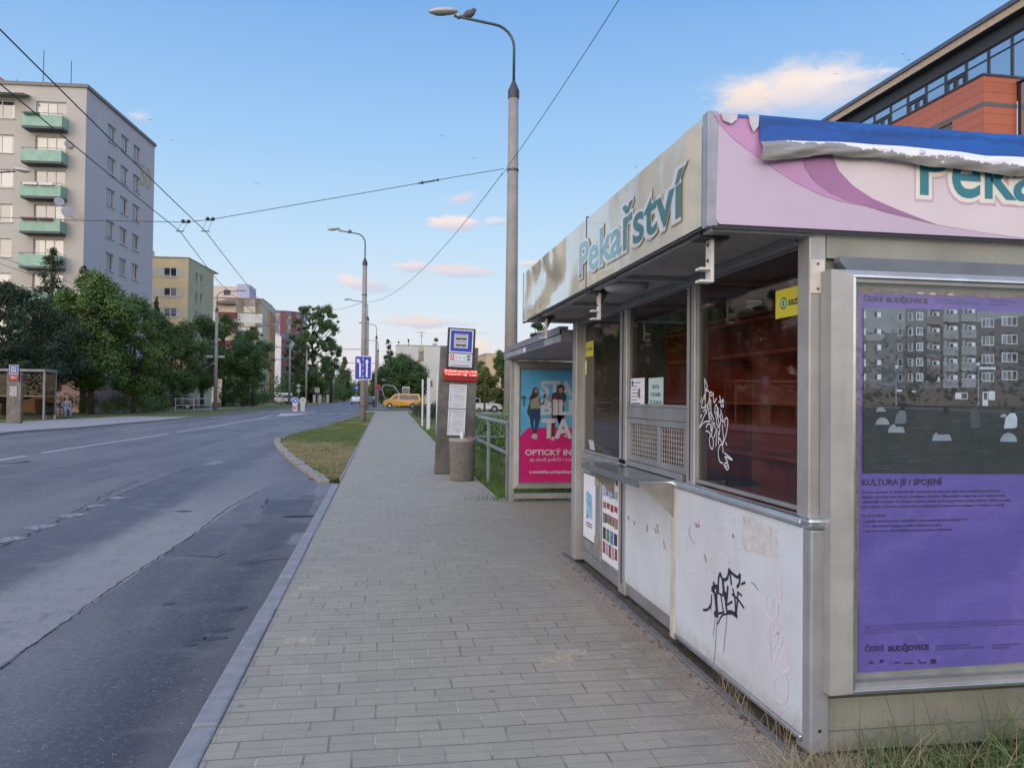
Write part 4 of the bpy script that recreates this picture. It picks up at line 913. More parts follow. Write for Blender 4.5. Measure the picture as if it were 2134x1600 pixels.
m_g = [M('print_grey_%s' % a, tuple(c*x for x in (.80, 1, 1.18)), .6, var=.10, scale=14) for a, c in (('black', .018), ('dark', .040), ('mid', .085), ('light', .19), ('pale', .33), ('white', .60))]
PH = MB(); u0, v1 = FC.hit(1797, 640, WPZ); _, v0 = FC.hit(1797, 986, WPZ); PU1 = ps0+1.14
PH.rect(FC, u0, PU1, v0, v1, WPZ+.0002, WPZ+.0016); ph = PH.build('photo_print', m_g[1], PO)
B = {k: MB() for k in range(6)}
def pz(pts): return [(1780+x/6.03, 590+y/6.03) for x, y in pts]
def pzq(k, x0, y0, x1, y1, lv, dy=0):
    a, b_ = FC.hit(*pz([(x0, y0)])[0], WPZ); c, d = FC.hit(*pz([(x1, y1)])[0], WPZ); w = WPZ+.0016+.0004*lv
    B[k].rect(FC, a, c, d, b_, w-.0002, w+.0002)
def pzp(k, pts, lv):
    w = WPZ+.0016+.0004*lv; B[k].poly(FC, P_(FC, pz(pts), WPZ), w-.0002, w+.0002)
pzp(3, [(120, 305), (640, 320), (640, 590), (430, 640), (360, 600), (120, 640)], 0); pzp(2, [(120, 610), (350, 620), (460, 640), (635, 590), (635, 1600), (120, 1600)], 1)
pzp(2, [(636, 320), (1540, 340), (1540, 470), (1080, 560), (880, 570), (830, 540), (780, 560), (640, 560)], 1)
pzp(3, [(1540, 350), (2134, 365), (2134, 415), (1780, 460), (1740, 480), (1540, 490)], 1)
for y in (430, 640, 840, 1030, 1210):     # left round balconies and doors
    pzp(3 if y < 700 else 2, [(145, y+10), (180, y), (330, y), (370, y+15), (365, y+60), (330, y+75), (180, y+78), (145, y+70)], 2); pzq(0, 250, y-70, 345, y-2, 2); pzq(5, 285, y-65, 335, y-2, 3); pzq(5, 122, y-75, 142, y+15, 2); pzq(4, 145, y-0, 365, y+6, 3)
for y in (375, 565, 760, 950, 1140):      # single and double windows of the stair side
    pzq(4, 545, y, 602, y+100, 2); pzq(0, 556, y+8, 592, y+88, 3); pzq(4, 676, y-5, 738, y+98, 2); pzq(0, 686, y+3, 712, y+88, 3); pzq(5, 775, y-10, 862, y+92, 2); pzq(2, 785, y, 815, y+80, 3); pzq(3, 825, y, 852, y+80, 3)
for c0, c1, sh_ in ((905, 1080, 25), (1115, 1305, 0), (1345, 1530, -8)):   # the three stacks of balconies
    pzq(1, c0, 340, c1, 1500, 1)
    for y in (395, 600, 810, 1010, 1215):
        y += sh_; pzq(3 if c0 > 1000 else 2, c0, y, c1, y+95, 3); pzq(4 if c0 > 1000 else 3, c0-6, y-8, c1+6, y+4, 4); pzq(4 if c0 > 1000 else 2, c0, y+90, c1, y+98, 4)
        pzq(3, c0+8, y-85, c0+50, y-8, 2); pzq(5, c0+75, y-60, c1-12, y-8, 2); pzq(0, c0+85, y-52, c0+125, y-8, 3)
pzq(0, 1078, 540, 1108, 1500, 4); pzq(0, 1308, 480, 1338, 1500, 4)
for y in (440, 668, 895, 1120):           # right hand windows
    pzq(5, 1598, y, 1752, y+118, 2); pzq(2, 1606, y+8, 1642, y+108, 3); pzq(3, 1650, y+8, 1696, y+108, 3); pzq(2, 1704, y+8, 1744, y+108, 3)
    y -= 10; pzq(5, 1850, y-12, 2045, y+110, 2); pzq(3, 1860, y-2, 1912, y+100, 3); pzq(2, 1920, y-2, 1972, y+100, 3); pzq(0, 1982, y-2, 2036, y+100, 3)
pzq(5, 1572, 1050, 1772, 1088, 4)
def y7(x, y): return (1700+x/3.076, 480+y/3.077)
def q7(k, x0, y0, x1, y1, lv):
    a, b_ = FC.hit(*y7(x0, y0), WPZ); c, d = FC.hit(*y7(x1, y1), WPZ); w = WPZ+.0016+.0004*lv; B[k].rect(FC, a, c, d, b_, w-.0002, w+.0002)
def p7(k, pts, lv): w = WPZ+.0016+.0004*lv; B[k].poly(FC, P_(FC, [y7(*p) for p in pts], WPZ), w-.0002, w+.0002)
p7(0, [(310, 1015), (1335, 1015), (1335, 1130), (310, 1130)], 5); p7(1, [(310, 1128), (1335, 1145), (1335, 1560), (300, 1555)], 5); p7(2, [(310, 1122), (1335, 1160), (1335, 1172), (310, 1134)], 6)
q7(5, 890, 1040, 970, 1082, 6); q7(1, 930, 1044, 966, 1078, 7); q7(5, 1065, 1035, 1100, 1125, 6); q7(1, 1072, 1042, 1094, 1085, 7); q7(5, 1104, 1030, 1144, 1088, 6); q7(5, 515, 1020, 550, 1034, 6); q7(5, 612, 1028, 636, 1038, 6)
q7(3, 508, 885, 514, 1125, 7); q7(3, 1034, 870, 1042, 1125, 7); q7(5, 506, 862, 524, 886, 7); q7(5, 1026, 850, 1046, 866, 7); q7(0, 733, 975, 738, 1130, 6)
p7(0, [(700, 930), (735, 910), (775, 925), (780, 960), (745, 985), (705, 965)], 6)
rr = random.Random(6)
for k in range(60): x = rr.uniform(320, 1320); y = rr.uniform(1180, 1540); q7(rr.choice([0, 0, 2]), x, y, x+rr.uniform(20, 160), y+rr.uniform(2, 5), 6+.01*k)
for x, y, r in ((414, 1162, 30), (424, 1245, 44), (512, 1296, 54), (803, 1348, 62), (1232, 1354, 54), (1200, 1198, 22)):    # half round stone seats
    p7(4, [(x-r*cos(t/14*pi), y-r*1.05*sin(t/14*pi)) for t in range(15)], 7)
for x, y, s_, k in ((540, 1240, 1.0, 3), (815, 1285, 1.25, 1), (1245, 1270, 1.15, 5)):     # seated figures seen from behind
    p7(k, [(x-38*s_, y), (x-30*s_, y-55*s_), (x-5*s_, y-85*s_), (x+22*s_, y-88*s_), (x+36*s_, y-60*s_), (x+34*s_, y-10*s_), (x+20*s_, y)], 8); p7(0, [(x+12*s_+16*s_*cos(t), y-103*s_+19*s_*sin(t)) for t in [i*.7 for i in range(9)]], 9); p7(1, [(x-40*s_, y), (x+45*s_, y-5), (x+60*s_, y+18*s_), (x-30*s_, y+18*s_)], 8)
p7(2, [(990, 1265), (985, 1190), (1000, 1135), (1030, 1130), (1048, 1190), (1045, 1262)], 8)
for i, nm in enumerate(('black', 'dark', 'mid', 'light', 'pale', 'white')):
    if B[i].v: B[i].build('photo_tone', m_g[i], ph)
mt = MB()
def ptxt(body, x, y, hpx, wpx=None, bold=0., fr=FC, w=WPZ+.0012, mbb=None, x1=None):
    u, v = fr.hit(x, y, w); d = ray(x, y); D_ = (3.05)/d.y; sz = hpx/F*D_/.72
    uu = None if wpx is None else fr.hit(x+wpx, y, w)[0]-u
    (mbb if mbb is not None else mt).text(fr, body, u, v, sz, uu, bold, w)
ptxt('ČESKÉ', 1800, 627, 10, 40, .001); ptxt('BUDĚJOVICE', 1848, 629.5, 10, 85, .0016)
ptxt('ČESKÉ BUDĚJOVICE KANDIDUJÍ', 1948, 626, 4.2, 66); ptxt('NA TITUL EVROPSKÉ HLAVNÍ MĚSTO KULTURY', 1948, 632, 4.2, 98); ptxt('WWW.BUDEJOVICE2028.CZ', 2062, 629, 4.2, 62); ptxt('#BUDEJOVICE2028', 2062, 636, 4.2, 42)
ptxt('KULTURA JE I SPOJENÍ', 1797, 1011, 13, 166, .0012)
for i, (t_, w_) in enumerate((('Kultura znamená, že žádný člověk není ostrovem sám pro sebe. Jsme součástí společenství.', 288), ('Spojuje nás místo kde žijeme, pracujeme a tvoříme. Díky kultuře mohou být tato spojení hlubší,', 299), ('užitečnější a bohatší. Kandidatura našeho města na Evropské hlavní město kultury 2028 propojuje', 309), ('lidi s různým původem, zkušenostmi a vzpomínkami mezi sebou navzájem i s krajinou, v níž žijí.', 297))):
    ptxt(t_, 1797, 1027.5+i*10.2, 5.2, w_, .0004)
ptxt('Co na to říkáte?', 1797, 1077, 5.2, 50, .0004)
for i, (t_, w_) in enumerate((('Jakého společenství, sousedství nebo komunity jste součástí Vy?', 211), ('Co Vás osobně spojuje s naším městem a krajem?', 159), ('Jak moc je pro Vás důležité propojení města s přírodou?', 179))):
    ptxt(t_, 1805, 1088+i*10.3, 5.2, w_, .0004); u, v = FC.hit(1800, 1086+i*10.3, WPZ); mt.disc(FC, u, v, .0042, WPZ+.0008, WPZ+.0012, 10)
ln = 'Kandidatura Českých Budějovic na titul Evropské hlavní město kultury je projektem celého regionu a všech jeho obyvatel od Šumavy po Vysočinu'
for i in range(3): ptxt(ln[i*3:]+ln[:i*9], 1803, 1305-i*-5+0*i, 2.8, 345)
ptxt('České Budějovice 2028', 1803, 1320, 2.8, 58)
ptxt('ČESKÉ', 1803, 1357, 11, 39, .001); ptxt('BUDĚJOVICE', 1852, 1356.5, 11, 83, .0018)
ptxt('ČESKÉ BUDĚJOVICE KANDIDUJÍ', 1949, 1348, 4.2, 72); ptxt('NA TITUL EVROPSKÉ HLAVNÍ MĚSTO KULTURY', 1949, 1354.5, 4.2, 102); ptxt('WWW.BUDEJOVICE2028.CZ', 2067, 1346, 4.2, 60); ptxt('#BUDEJOVICE2028', 2067, 1352, 4.2, 36)
def rpx(x0, y0, x1, y1): u0, v1 = FC.hit(x0, y0, WPZ); u1, v0 = FC.hit(x1, y1, WPZ); mt.rect(FC, u0, u1, v0, v1, WPZ+.0004, WPZ+.0012)
rpx(1939, 1373, 1951, 1382); rpx(1833, 1374, 1841, 1380); rpx(1808, 1380, 1821, 1382); rpx(1814, 1376, 1818, 1380); rpx(1862, 1379, 1876, 1381); rpx(1885, 1380, 1903, 1382); rpx(1913, 1374, 1918, 1377); rpx(1915, 1379, 1931, 1381); ptxt('C', 1853, 1383, 7, 6)
for x, y in ((1849, 624), (1881, 624)): pass
mt.build('lettering', M('poster_ink', (.035, .022, .07), .5, var=0), PO)
# ------------------------------------------------------------------ bus shelter behind the kiosk
SH = thing('bus_shelter', 'grey metal bus shelter with a flat roof joined to the far end of the kiosk', 'bus shelter', (1.87, 9.3, 0))
def sp(name, mb, mat, **k): return mb.build(name, mat, SH, **k)
rx = 1.70
sp('roof', MB().box(rx, 3.5, 7.27, 10.6, 2.10, 2.215), m_alud, bevel=.004)
sp('roof_edge', MB().box(rx-.022, rx-.001, 7.26, 10.6, 2.095, 2.165), M('shelter_fascia', (.34, .36, .40), .45, .2, dirt=.15), bevel=.004)
sp('roof_flashing', MB().box(rx-.03, rx+.06, 7.26, 10.62, 2.217, 2.245).box(rx-.03, rx-.0225, 7.26, 10.62, 2.172, 2.2165), M('shelter_flash', (.25, .26, .30), .45, .3))
for x0, x1, y0, y1 in ((1.86, 1.925, 11.27, 11.34),): sp('post', MB().box(x0, x1, y0, y1, 0, 2.12), m_alu, bevel=.005)
sp('post', MB().box(3.25, 3.33, 11.27, 11.34, 0, 2.12), m_alu, bevel=.005)
sp('rear_roof', MB().box(1.78, 3.5, 10.6, 11.45, 2.11, 2.205), m_alud, bevel=.004)
sp('rear_wall', MB().box(3.38, 3.44, 7.3, 11.2, .1, 2.1), m_alud)
FA = Fr((0, 11.22, 0), (1, 0, 0))
sp('beam', MB().rect(FA, 1.926, 3.25, .045, .125, -.09, -.04), m_alu, bevel=.004)
sp('beam', MB().rect(FA, 1.926, 3.25, 2.03, 2.095, -.09, -.02), m_alud, bevel=.004)
# stop name plate on the roof edge
FSR = Fr((rx-.0225, 0, 0), (0, -1, 0))
u0, v0 = FSR.hit(1097, 725); u1, _ = FSR.hit(1134, 712)
np2 = MB().rect(FSR, u0, u1, 2.102, 2.162, 0, .003).build('name_plate', M('plate_teal', (.13, .17, .19), .6, var=.2, scale=20), SH)
MB().text(FSR, 'JIHOČESKÁ UNIVERZITA', u0+.04, 2.118, .040, (u1-u0)-.08, .001, .0034).build('lettering', m_ink, np2)
u0, _ = FSR.hit(1091, 728); MB().rect(FSR, u0, u0+.12, 2.10, 2.15, 0, .003).build('small_sticker', m_paper, SH)
# lit-up style advert case
AC = thing('advert_case', 'aluminium framed case with a magenta and blue advert at the end of the bus shelter', 'advert case', (1.95, 11.2, .2))
au0, av1 = FA.hit(1073, 752); bu0, bv1 = FA.hit(1083, 766); _, bv0 = FA.hit(1083, 1008); _, av0 = FA.hit(1073, 1018); AU1 = au0+1.34; BU1 = AU1-(bu0-au0)
mb = MB().ring(FA, au0, AU1, av0, av1, .03, -.06, -.008); mitre(mb, FA, au0, AU1, av0, av1, bu0, BU1, bv0, bv1, -.008, .006); mb.build('case_frame', m_alu, AC)
MB().rect(FA, au0+.03, AU1-.03, av0+.03, av1-.03, -.055, -.02).build('back_board', m_alud, AC)
wv = -.018; a0 = bu0+.02; a1 = BU1-.02; b0 = bv0+.02; b1 = bv1-.03
m_cy = M('advert_blue', (.12, .46, .72), .5, var=.10, scale=1.2); m_mg = M('advert_magenta', (.62, .006, .16), .5, var=.05)
PA = thing('advert_poster', 'advert reading STABILITA with a dancing woman and man on a magenta floor', 'poster', FA.p(a0, b0, wv))
sht = MB().rect(FA, a0, a1, b0, b1, wv-.002, wv).build('sheet', m_cy, PA)
def aa(pts): return P_(FA, [(1070+x/5.336, 750+y/5.333) for x, y in pts], wv)
_, mv = aa([(0, 750)])[0]; _, mv2 = aa([(0, 845)])[0]
MB().poly(FA, [(a0, b0), (a1, b0), (a1, mv), (aa([(165, 750)])[0][0], mv), (a0, mv2)], wv+.0002, wv+.0012).build('magenta_floor', m_mg, PA)
m_adw = M('advert_white', (.60, .58, .62), .5, var=.02)
mw = MB()
def atx(body, x, y, hpx, wpx=None, bold=0., al='LEFT', w=.0014):
    (u, v), (u2, _) = aa([(x, y)])[0], aa([(x+(wpx or 0), y)])[0]; sz = (hpx/5.33)/F*11.1/.72
    mw.text(FA, body, u, v, sz, (u2-u) if wpx else None, bold, wv+w, align=al)
atx('STA', 310, 390, 165, 345, .012); atx('TA', 322, 862, 218, 325, .014)
atx('OPTICKÝ INTERNET', 132, 1055, 62, 850, .003); atx('za chvíli pofrčí i v této ulici', 180, 1125, 42, 640); atx('t-mobile.cz/optikanadosah', 178, 1258, 34, 640, .0016)
atx('B', 312, 602, 165, 112, .012)
mw.build('lettering', m_adw, PA)
def figure(parts, nm, lab=None):
    root_ = MB().poly(FA, aa(parts[0][1]), wv+.0016, wv+.0022).build(nm, parts[0][0], PA)
    for i, (m_, pts) in enumerate(parts[1:]): MB().poly(FA, aa(pts), wv+.0023+i*.0004, wv+.0026+i*.0004).build('printed_shape', m_, root_)
mj = M('print_jeans', (.02, .05, .13), .6); mskin = M('print_skin', (.42, .24, .17), .6, var=0); mhair = M('print_hair', (.05, .02, .015), .6, var=0); mtop = M('print_top', (.33, .31, .20), .6); mtee = M('print_tee', (.05, .055, .065), .6); mmar = M('print_maroon', (.14, .02, .03), .6); mshoe = M('print_shoe', (.5, .45, .45), .6, var=0)
figure([(mj, [(185, 540), (302, 540), (298, 640), (280, 720), (265, 815), (232, 812), (240, 700), (232, 640), (222, 700), (238, 810), (218, 815), (188, 700), (180, 600)]),
        (mtee, [(185, 440), (200, 420), (215, 520), (190, 560), (180, 645), (148, 575), (170, 500)]), (mtop, [(205, 420), (240, 400), (282, 415), (290, 470), (300, 540), (190, 540), (188, 470)]),
        (mtee, [(278, 405), (300, 440), (298, 480), (320, 480), (342, 440), (350, 460), (330, 500), (292, 500)]), (mskin, [(330, 440), (335, 400), (352, 395), (356, 430), (345, 450)]), (M('print_phone', (.02, .02, .03), .5), [(336, 378), (362, 374), (355, 415), (330, 415)]),
        (mhair, [(215, 330), (235, 303), (265, 308), (280, 345), (272, 400), (240, 420), (180, 450), (175, 420), (205, 380)]), (mskin, [(232, 335), (250, 318), (268, 328), (268, 355), (255, 372), (238, 365)]),
        (mshoe, [(195, 860), (215, 820), (236, 820), (232, 868), (205, 868)]), (mshoe, [(218, 870), (240, 822), (262, 822), (266, 868), (240, 882)])], 'printed_woman')
figure([(mmar, [(425, 500), (560, 500), (560, 600), (540, 690), (555, 830), (585, 835), (560, 560), (500, 560), (470, 640), (462, 750), (458, 850), (425, 850), (422, 700)]),
        (mtee, [(420, 400), (440, 365), (500, 350), (560, 355), (590, 400), (588, 450), (560, 470), (560, 520), (430, 520), (430, 450), (385, 430)]), (mskin, [(385, 430), (420, 405), (440, 430), (400, 460), (380, 455)]), (mskin, [(585, 445), (590, 480), (530, 520), (480, 515), (480, 490), (540, 480)]),
        (mmar, [(418, 460), (430, 415), (470, 400), (500, 425), (505, 470), (480, 505), (440, 500)]), (M('print_pink', (.55, .12, .25), .6, var=0), [(432, 460), (445, 430), (470, 425), (488, 445), (485, 475), (460, 490), (440, 480)]),
        (mhair, [(480, 330), (490, 285), (530, 270), (565, 290), (568, 335), (545, 365), (495, 360)]), (mskin, [(498, 320), (515, 305), (545, 310), (548, 345), (530, 375), (508, 365)]),
        (mshoe, [(415, 890), (430, 850), (455, 850), (455, 895)]), (mshoe, [(560, 850), (575, 825), (595, 840), (590, 862)])], 'printed_man')
w2 = MB(); 
for body, x, y, h_, w_ in (('I', 450, 602, 165, 30), ('L', 512, 602, 165, 92), ('I', 628, 602, 165, 30), ('T', 322, 862, 218, 130), ('A', 462, 862, 218, 185)):
    (u, v), (u2, _) = aa([(x, y)])[0], aa([(x+w_, y)])[0]; w2.text(FA, body, u, v, (h_/5.33)/F*11.1/.72, u2-u, .013, wv+.0062)
w2.build('lettering_front', m_adw, PA)
MB().poly(FA, aa([(78, 425), (100, 395), (130, 400), (150, 430), (128, 440), (130, 510), (112, 510), (110, 440)]), wv+.0014, wv+.002).build('printed_plant', M('print_plant', (.03, .12, .20), .6), PA)
MB().rect(FA, bu0, BU1, bv0, bv1, -.006, -.003).build('glass_pane', glass('advert_glass', (.96, .97, .98), .6, .0), AC)
# ------------------------------------------------------------------ stop column, bin, railing
m_col = M('column_metal', (.13, .125, .115), .45, .5, var=.2, scale=2.5, dirt=.06)
g = gnd(944, 989); TX, TY = g.x, 15.5
def stop_column(loc, label, full=True):
    t = thing('stop_column', label, 'bus stop column', loc); w = .38; x0, y0, _ = loc
    f_ = Fr((x0, y0-.09, 0), (1, 0, 0))
    MB().box(x0-w, x0+w, y0-.085, y0+.085, 0, 2.56).build('column_body', m_col, t, bevel=.01)
    h = MB().rect(f_, -.26, .30, 2.12, 2.93, .006, .05).build('sign_housing', M('housing_black', (.015, .017, .03), .4), t, bevel=.006)
    mbl = M('sign_blue', (.012, .03, .32), .4, var=.03); mwh = M('sign_white', (.62, .64, .70), .4, var=.02)
    MB().rect(f_, -.215, .255, 2.44, 2.90, .0505, .054).build('sign_border', mwh, h, bevel=.0)
    MB().rect(f_, -.195, .235, 2.46, 2.88, .0545, .057).build('sign_face', mbl, h)
    MB().rect(f_, -.125, .155, 2.53, 2.81, .0575, .059).build('symbol_field', M('sign_pale', (.42, .45, .50), .4, var=.03), h)
    mb = MB()
    for v in (2.70, 2.57):
        mb.rect(f_, -.095, .125, v, v+.035, .0595, .061); mb.rect(f_, -.095, .125, v+.085, v+.092, .0595, .061)
        for i in range(6): mb.rect(f_, -.095+i*.044, -.091+i*.044, v+.036, v+.084, .0595, .061)
        for u in (-.045, .075): mb.disc(f_, u, v, .017, .0595, .0612, 12)
    mb.build('bus_symbol', m_ink, h)
    if full:
        fld = MB().rect(f_, -.215, .255, 2.15, 2.42, .0505, .054).build('route_plate', M('sign_grey', (.45, .47, .52), .4, var=.03), h)
        MB().rect(f_, -.18, -.11, 2.29, 2.39, .0545, .056).build('route_tile', M('tile_red', (.60, .03, .025), .4, var=0), fld)
        MB().rect(f_, .15, .21, 2.29, 2.39, .0545, .056).build('route_tile', m_ink, fld)
        for i in range(3): MB().rect(f_, -.10+i*.085, -.022+i*.085, 2.29, 2.39, .0545, .0555).build('route_tile', M('tile_pale', (.55, .60, .68), .4, var=0), fld)
        MB().text(f_, '3', -.158, 2.315, .075, None, .003, .0562).text(f_, '53', .157, 2.32, .05, None, .002, .0562).build('route_number', mwh, fld)
        MB().text(f_, '9', -.08, 2.32, .06, None, 0, .0558).text(f_, '15', -.01, 2.32, .055, None, 0, .0558).text(f_, '45', .075, 2.32, .055, None, 0, .0558).rect(f_, -.15, .2, 2.172, 2.182, .0545, .0555).build('route_number', m_ink, fld)
        d = MB().rect(f_, -.305, .375, 1.87, 2.10, .006, .075).build('display_housing', M('display_red', (.16, .002, .004), .3, emit=((.9, .0, .01), .10)), t, bevel=.006)
        MB().rect(f_, -.30, .37, 1.985, 2.095, .0755, .0765).build('display_glow', M('display_glow', (.3, .0, .0), .4, emit=((1, .004, .012), .40)), d)
        mb = MB().text(f_, 'Jihočeská univerzita 19:42', -.29, 2.045, .058, .65, .002, .078).text(f_, '3 Centrum IGY - Máj', -.26, 1.985, .05, .42, .002, .078).text(f_, '2 min', .22, 1.985, .05, .13, .002, .078)
        mb.build('display_text', M('display_text', (1, .3, .25), .4, emit=((1, .22, .18), 2.2)), d)
        for z0, z1 in ((1.32, 1.80), (.78, 1.30)):
            c_ = MB().ring(f_, -.17, .18, z0, z1, .022, .006, .03).build('timetable_frame', M('timetable_white', (.60, .62, .66), .4, var=.02), t, bevel=.003)
            MB().rect(f_, -.145, .155, z0+.025, z1-.025, .006, .012).build('timetable_sheet', M('sheet_grey', (.50, .52, .56), .6, var=.06, scale=14), c_)
            mb = MB(); rr = random.Random(int(z0*100))
            for i in range(34):
                v = z1-.05-i*.0125
                if i in (10, 11, 12, 24, 25): continue
                u = -.07
                while u < .12: ww_ = rr.uniform(.008, .03); mb.rect(f_, u, u+ww_, v, v+.004, .0123, .0128); u += ww_+rr.uniform(.004, .014)
            mb.build('timetable_print', M('ink_grey', (.20, .21, .25), .6, var=0), c_)
        MB().rect(f_, -.02, .04, .62, .70, .006, .009).build('small_sticker', M('sticker_cream', (.55, .50, .28), .5), t)
    else:
        rp = MB().rect(f_, -.215, .255, 2.15, 2.42, .0505, .054).build('route_plate', M('plate_red', (.34, .03, .03), .4), h)
        MB().disc(f_, -.04, 2.29, .05, .0545, .056, 14, ry=.03).rect(f_, .04, .16, 2.28, 2.30, .0545, .056).build('plate_mark', mwh, rp)
        MB().rect(f_, -.20, .18, 1.35, 1.85, .006, .02).build('timetable_sheet', M('timetable_dull', (.33, .35, .36), .6, var=.2, scale=10), t)
        MB().ring(f_, -.2, .05, .95, 1.28, .015, .006, .02).build('empty_frame', M('frame_dull', (.25, .26, .26), .5), t)
    return t
tc_ = stop_column((1.40, 15.5, 0), 'brown metal stop column with blue bus sign and lit red display by the pavement'); tc_.rotation_euler = (0, radians(2.2), 0)
g = gnd(965, 1003)
bn = thing('litter_bin', 'round exposed aggregate concrete litter bin in front of the stop column', 'litter bin', (g.x, g.y+.2, 0))
def _aggr(o, b):
    v = N.new('ShaderNodeTexVoronoi'); L.new(o, v.inputs['Vector']); v.inputs['Scale'].default_value = 150; s_ = N.new('ShaderNodeSeparateColor'); L.new(v.outputs['Color'], s_.inputs[0])
    c = ramp(s_.outputs[0], [(0, (.07, .062, .052)), (.4, (.16, .145, .12)), (.75, (.25, .225, .19)), (1, (.38, .36, .32))]); L.new(c, b.inputs['Base Color']); b.inputs['Roughness'].default_value = .8; setbump(b, v.outputs['Distance'], .8, .02)
MB().lathe((g.x, g.y+.2, 0), [(.215, 0), (.225, .02), (.245, .70), (.245, .72)], 40).build('bin_body', custom('aggregate', _aggr), bn, smooth_=False)
MB().lathe((g.x, g.y+.2, 0), [(.246, .72), (.25, .725), (.25, .765), (.245, .78), (.20, .78), (.20, .74)], 40).build('bin_rim', m_conc, bn)
MB().lathe((g.x, g.y+.2, 0), [(.199, .735), (.12, .755), (.01, .76)], 20).build('liner', M('bin_liner', (.05, .05, .05), .4), bn)
tag(MB().lathe((0, 0, 0), [(.030, 0), (.038, .13), (.041, .133), (.041, .14)], 20).build('paper_cup', M('cup_white', (.66, .66, .70), .5), loc=(g.x-.02, g.y+.08, .775), local=True), 'white paper cup standing on the concrete litter bin', 'cup')
tag(MB().poly(Fr((0, 0, 0), (1, 0, 0), (0, .9, .3)), [(0, 0), (.06, -.02), (.13, .01), (.11, .06), (.04, .08)], 0, .02).build('crumpled_wrapper', M('wrapper_red', (.42, .04, .06), .5), loc=(g.x+.06, g.y+.12, .77), local=True), 'crumpled red wrapper on top of the concrete litter bin', 'litter')
HR = thing('handrail', 'grey metal pipe handrail on posts along the grass beside the shelter', 'railing', (1.9, 13, 0))
m_rail = M('rail_grey', (.24, .27, .29), .4, .3, dirt=.05)
MB().box(1.86, 1.93, 11.7, 16.3, 1.135, 1.175).build('top_rail', m_rail, HR, bevel=.008); MB().box(1.88, 1.92, 11.7, 16.3, .66, .71).build('middle_rail', m_rail, HR, bevel=.006)
for y in (11.75, 13.95, 16.2): MB().box(1.875, 1.925, y-.025, y+.025, -.03, 1.134).build('rail_post', m_rail, HR, bevel=.005)
HR2 = thing('handrail', 'short grey railing crossing behind the stop column away from the pavement', 'railing', (2.6, 17, 0))
MB().box(1.95, 3.5, 16.9, 16.94, 1.16, 1.20).build('top_rail', m_rail, HR2, bevel=.006); MB().box(1.95, 3.5, 16.9, 16.94, .66, .70).build('middle_rail', m_rail, HR2)
for x in (1.97, 3.45): MB().box(x-.03, x+.03, 16.89, 16.95, -.03, 1.159).build('rail_post', m_rail, HR2)
# ------------------------------------------------------------------ lamp posts
m_pole = custom('pole_concrete', _stone((.29, .275, .26), (.225, .215, .205), 2.5, (.16, .15, .145)))
m_arm = M('lamp_arm', (.06, .09, .10), .5, .4, var=.15); m_head = M('lamp_head', (.44, .42, .41), .4, .2, var=.08)
def lamp(loc, label, dirx=-1, hc=9.75, top=11.75, reach=1.95, r=(.19, .135), group='street lamps along the road'):
    t = thing('street_lamp', label, 'street lamp', loc, group); x, y, z = loc
    MB().tube([(x, y, z-.1), (x, y, z+hc)], list(r), 20).build('concrete_pole', m_pole, t, smooth_=True)
    MB().lathe((x, y, z), [(r[1]+.02, hc-.12), (r[1]+.02, hc+.08), (.05, hc+.33), (.045, hc+.34)], 16).build('pole_cap', M('cap_slate', (.045, .05, .07), .5, .2), t)
    pts = [(x, y, z+hc+.3), (x, y, z+top-.75)]
    for k in range(1, 7): a = k/6*pi/2*.96; pts.append((x+dirx*.6*(1-cos(a)), y, z+top-.75+.6*sin(a)))
    pts.append((x+dirx*reach*.95, y, z+top-.02))
    MB().tube(pts, .037, 10).build('arm', m_arm, t, smooth_=True)
    hx = x+dirx*(reach+.10)
    rot = Matrix.Rotation(dirx*radians(6), 3, 'Y')
    hd = MB().blob((hx+dirx*.10, y, z+top+.07), 1, 18, 12, (.40, .15, .095), rot).box(hx-dirx*.30-.06, hx-dirx*.30+.06, y-.05, y+.05, z+top-.05, z+top+.03).build('lamp_head', m_head, t, smooth_=True)
    MB().blob((hx+dirx*.16, y, z+top+.035), 1, 14, 8, (.26, .12, .085), rot).build('lamp_glass', M('lamp_glass', (.20, .25, .26), .15), hd, smooth_=True)
    return t
p1 = at(1062.5, 948, 20.6); P1 = (p1.x, p1.y, 0)
L1 = lamp(P1, 'nearest tall concrete street lamp rising behind the kiosk with a pigeon on its arm', reach=1.72)
p2 = gnd(756, 877); P2 = (p2.x, p2.y, 0)
L2 = lamp(P2, 'street lamp on the grass verge carrying the blue lane sign', reach=1.72)
def strap(z, loc, r): return MB().tube([(loc[0], loc[1], z-.03), (loc[0], loc[1], z+.03)], r, 16)
strap(7.67, P1, .160).build('clamp_band', m_arm, L1); strap(7.8, P2, .16).build('clamp_band', m_arm, L2); strap(.9, P2, .20).build('clamp_band', m_arm, L2)
def lamp_at(px, py_base_or_D, label, dirx, **k):
    p = at(px, 824, py_base_or_D); return lamp((p.x, p.y, 0), label, dirx, **k), (p.x, p.y, 0)
_, PL = lamp_at(449, 75, 'street lamp on the left verge with a plate halfway up, beside the white railing', 1, reach=2.1)
MB().box(PL[0]-.85, PL[0]-.25, PL[1]-.25, PL[1]-.2, 5.1, 5.35).box(PL[0]+.25, PL[0]+.85, PL[1]-.25, PL[1]-.2, 5.1, 5.35).build('plate', M('plate_backs', (.30, .31, .33), .5, .3), _)
lamp_at(-62, 35, 'street lamp whose grey head pokes in at the left edge before the tower', 1, reach=1.75)
_, PL2 = lamp_at(533, 112, 'left street lamp standing in front of the orange and cream building side', 1, reach=2.4)
_, PL3 = lamp_at(603, 118, 'left street lamp in front of the white column of the red striped building', 1, top=12.2)
_, PR3 = lamp_at(764, 82, 'street lamp whose head pokes out just left of the lane sign pole', -1)
_, PR4 = lamp_at(783, 108, 'curved street lamp just right of the lane sign', -1)
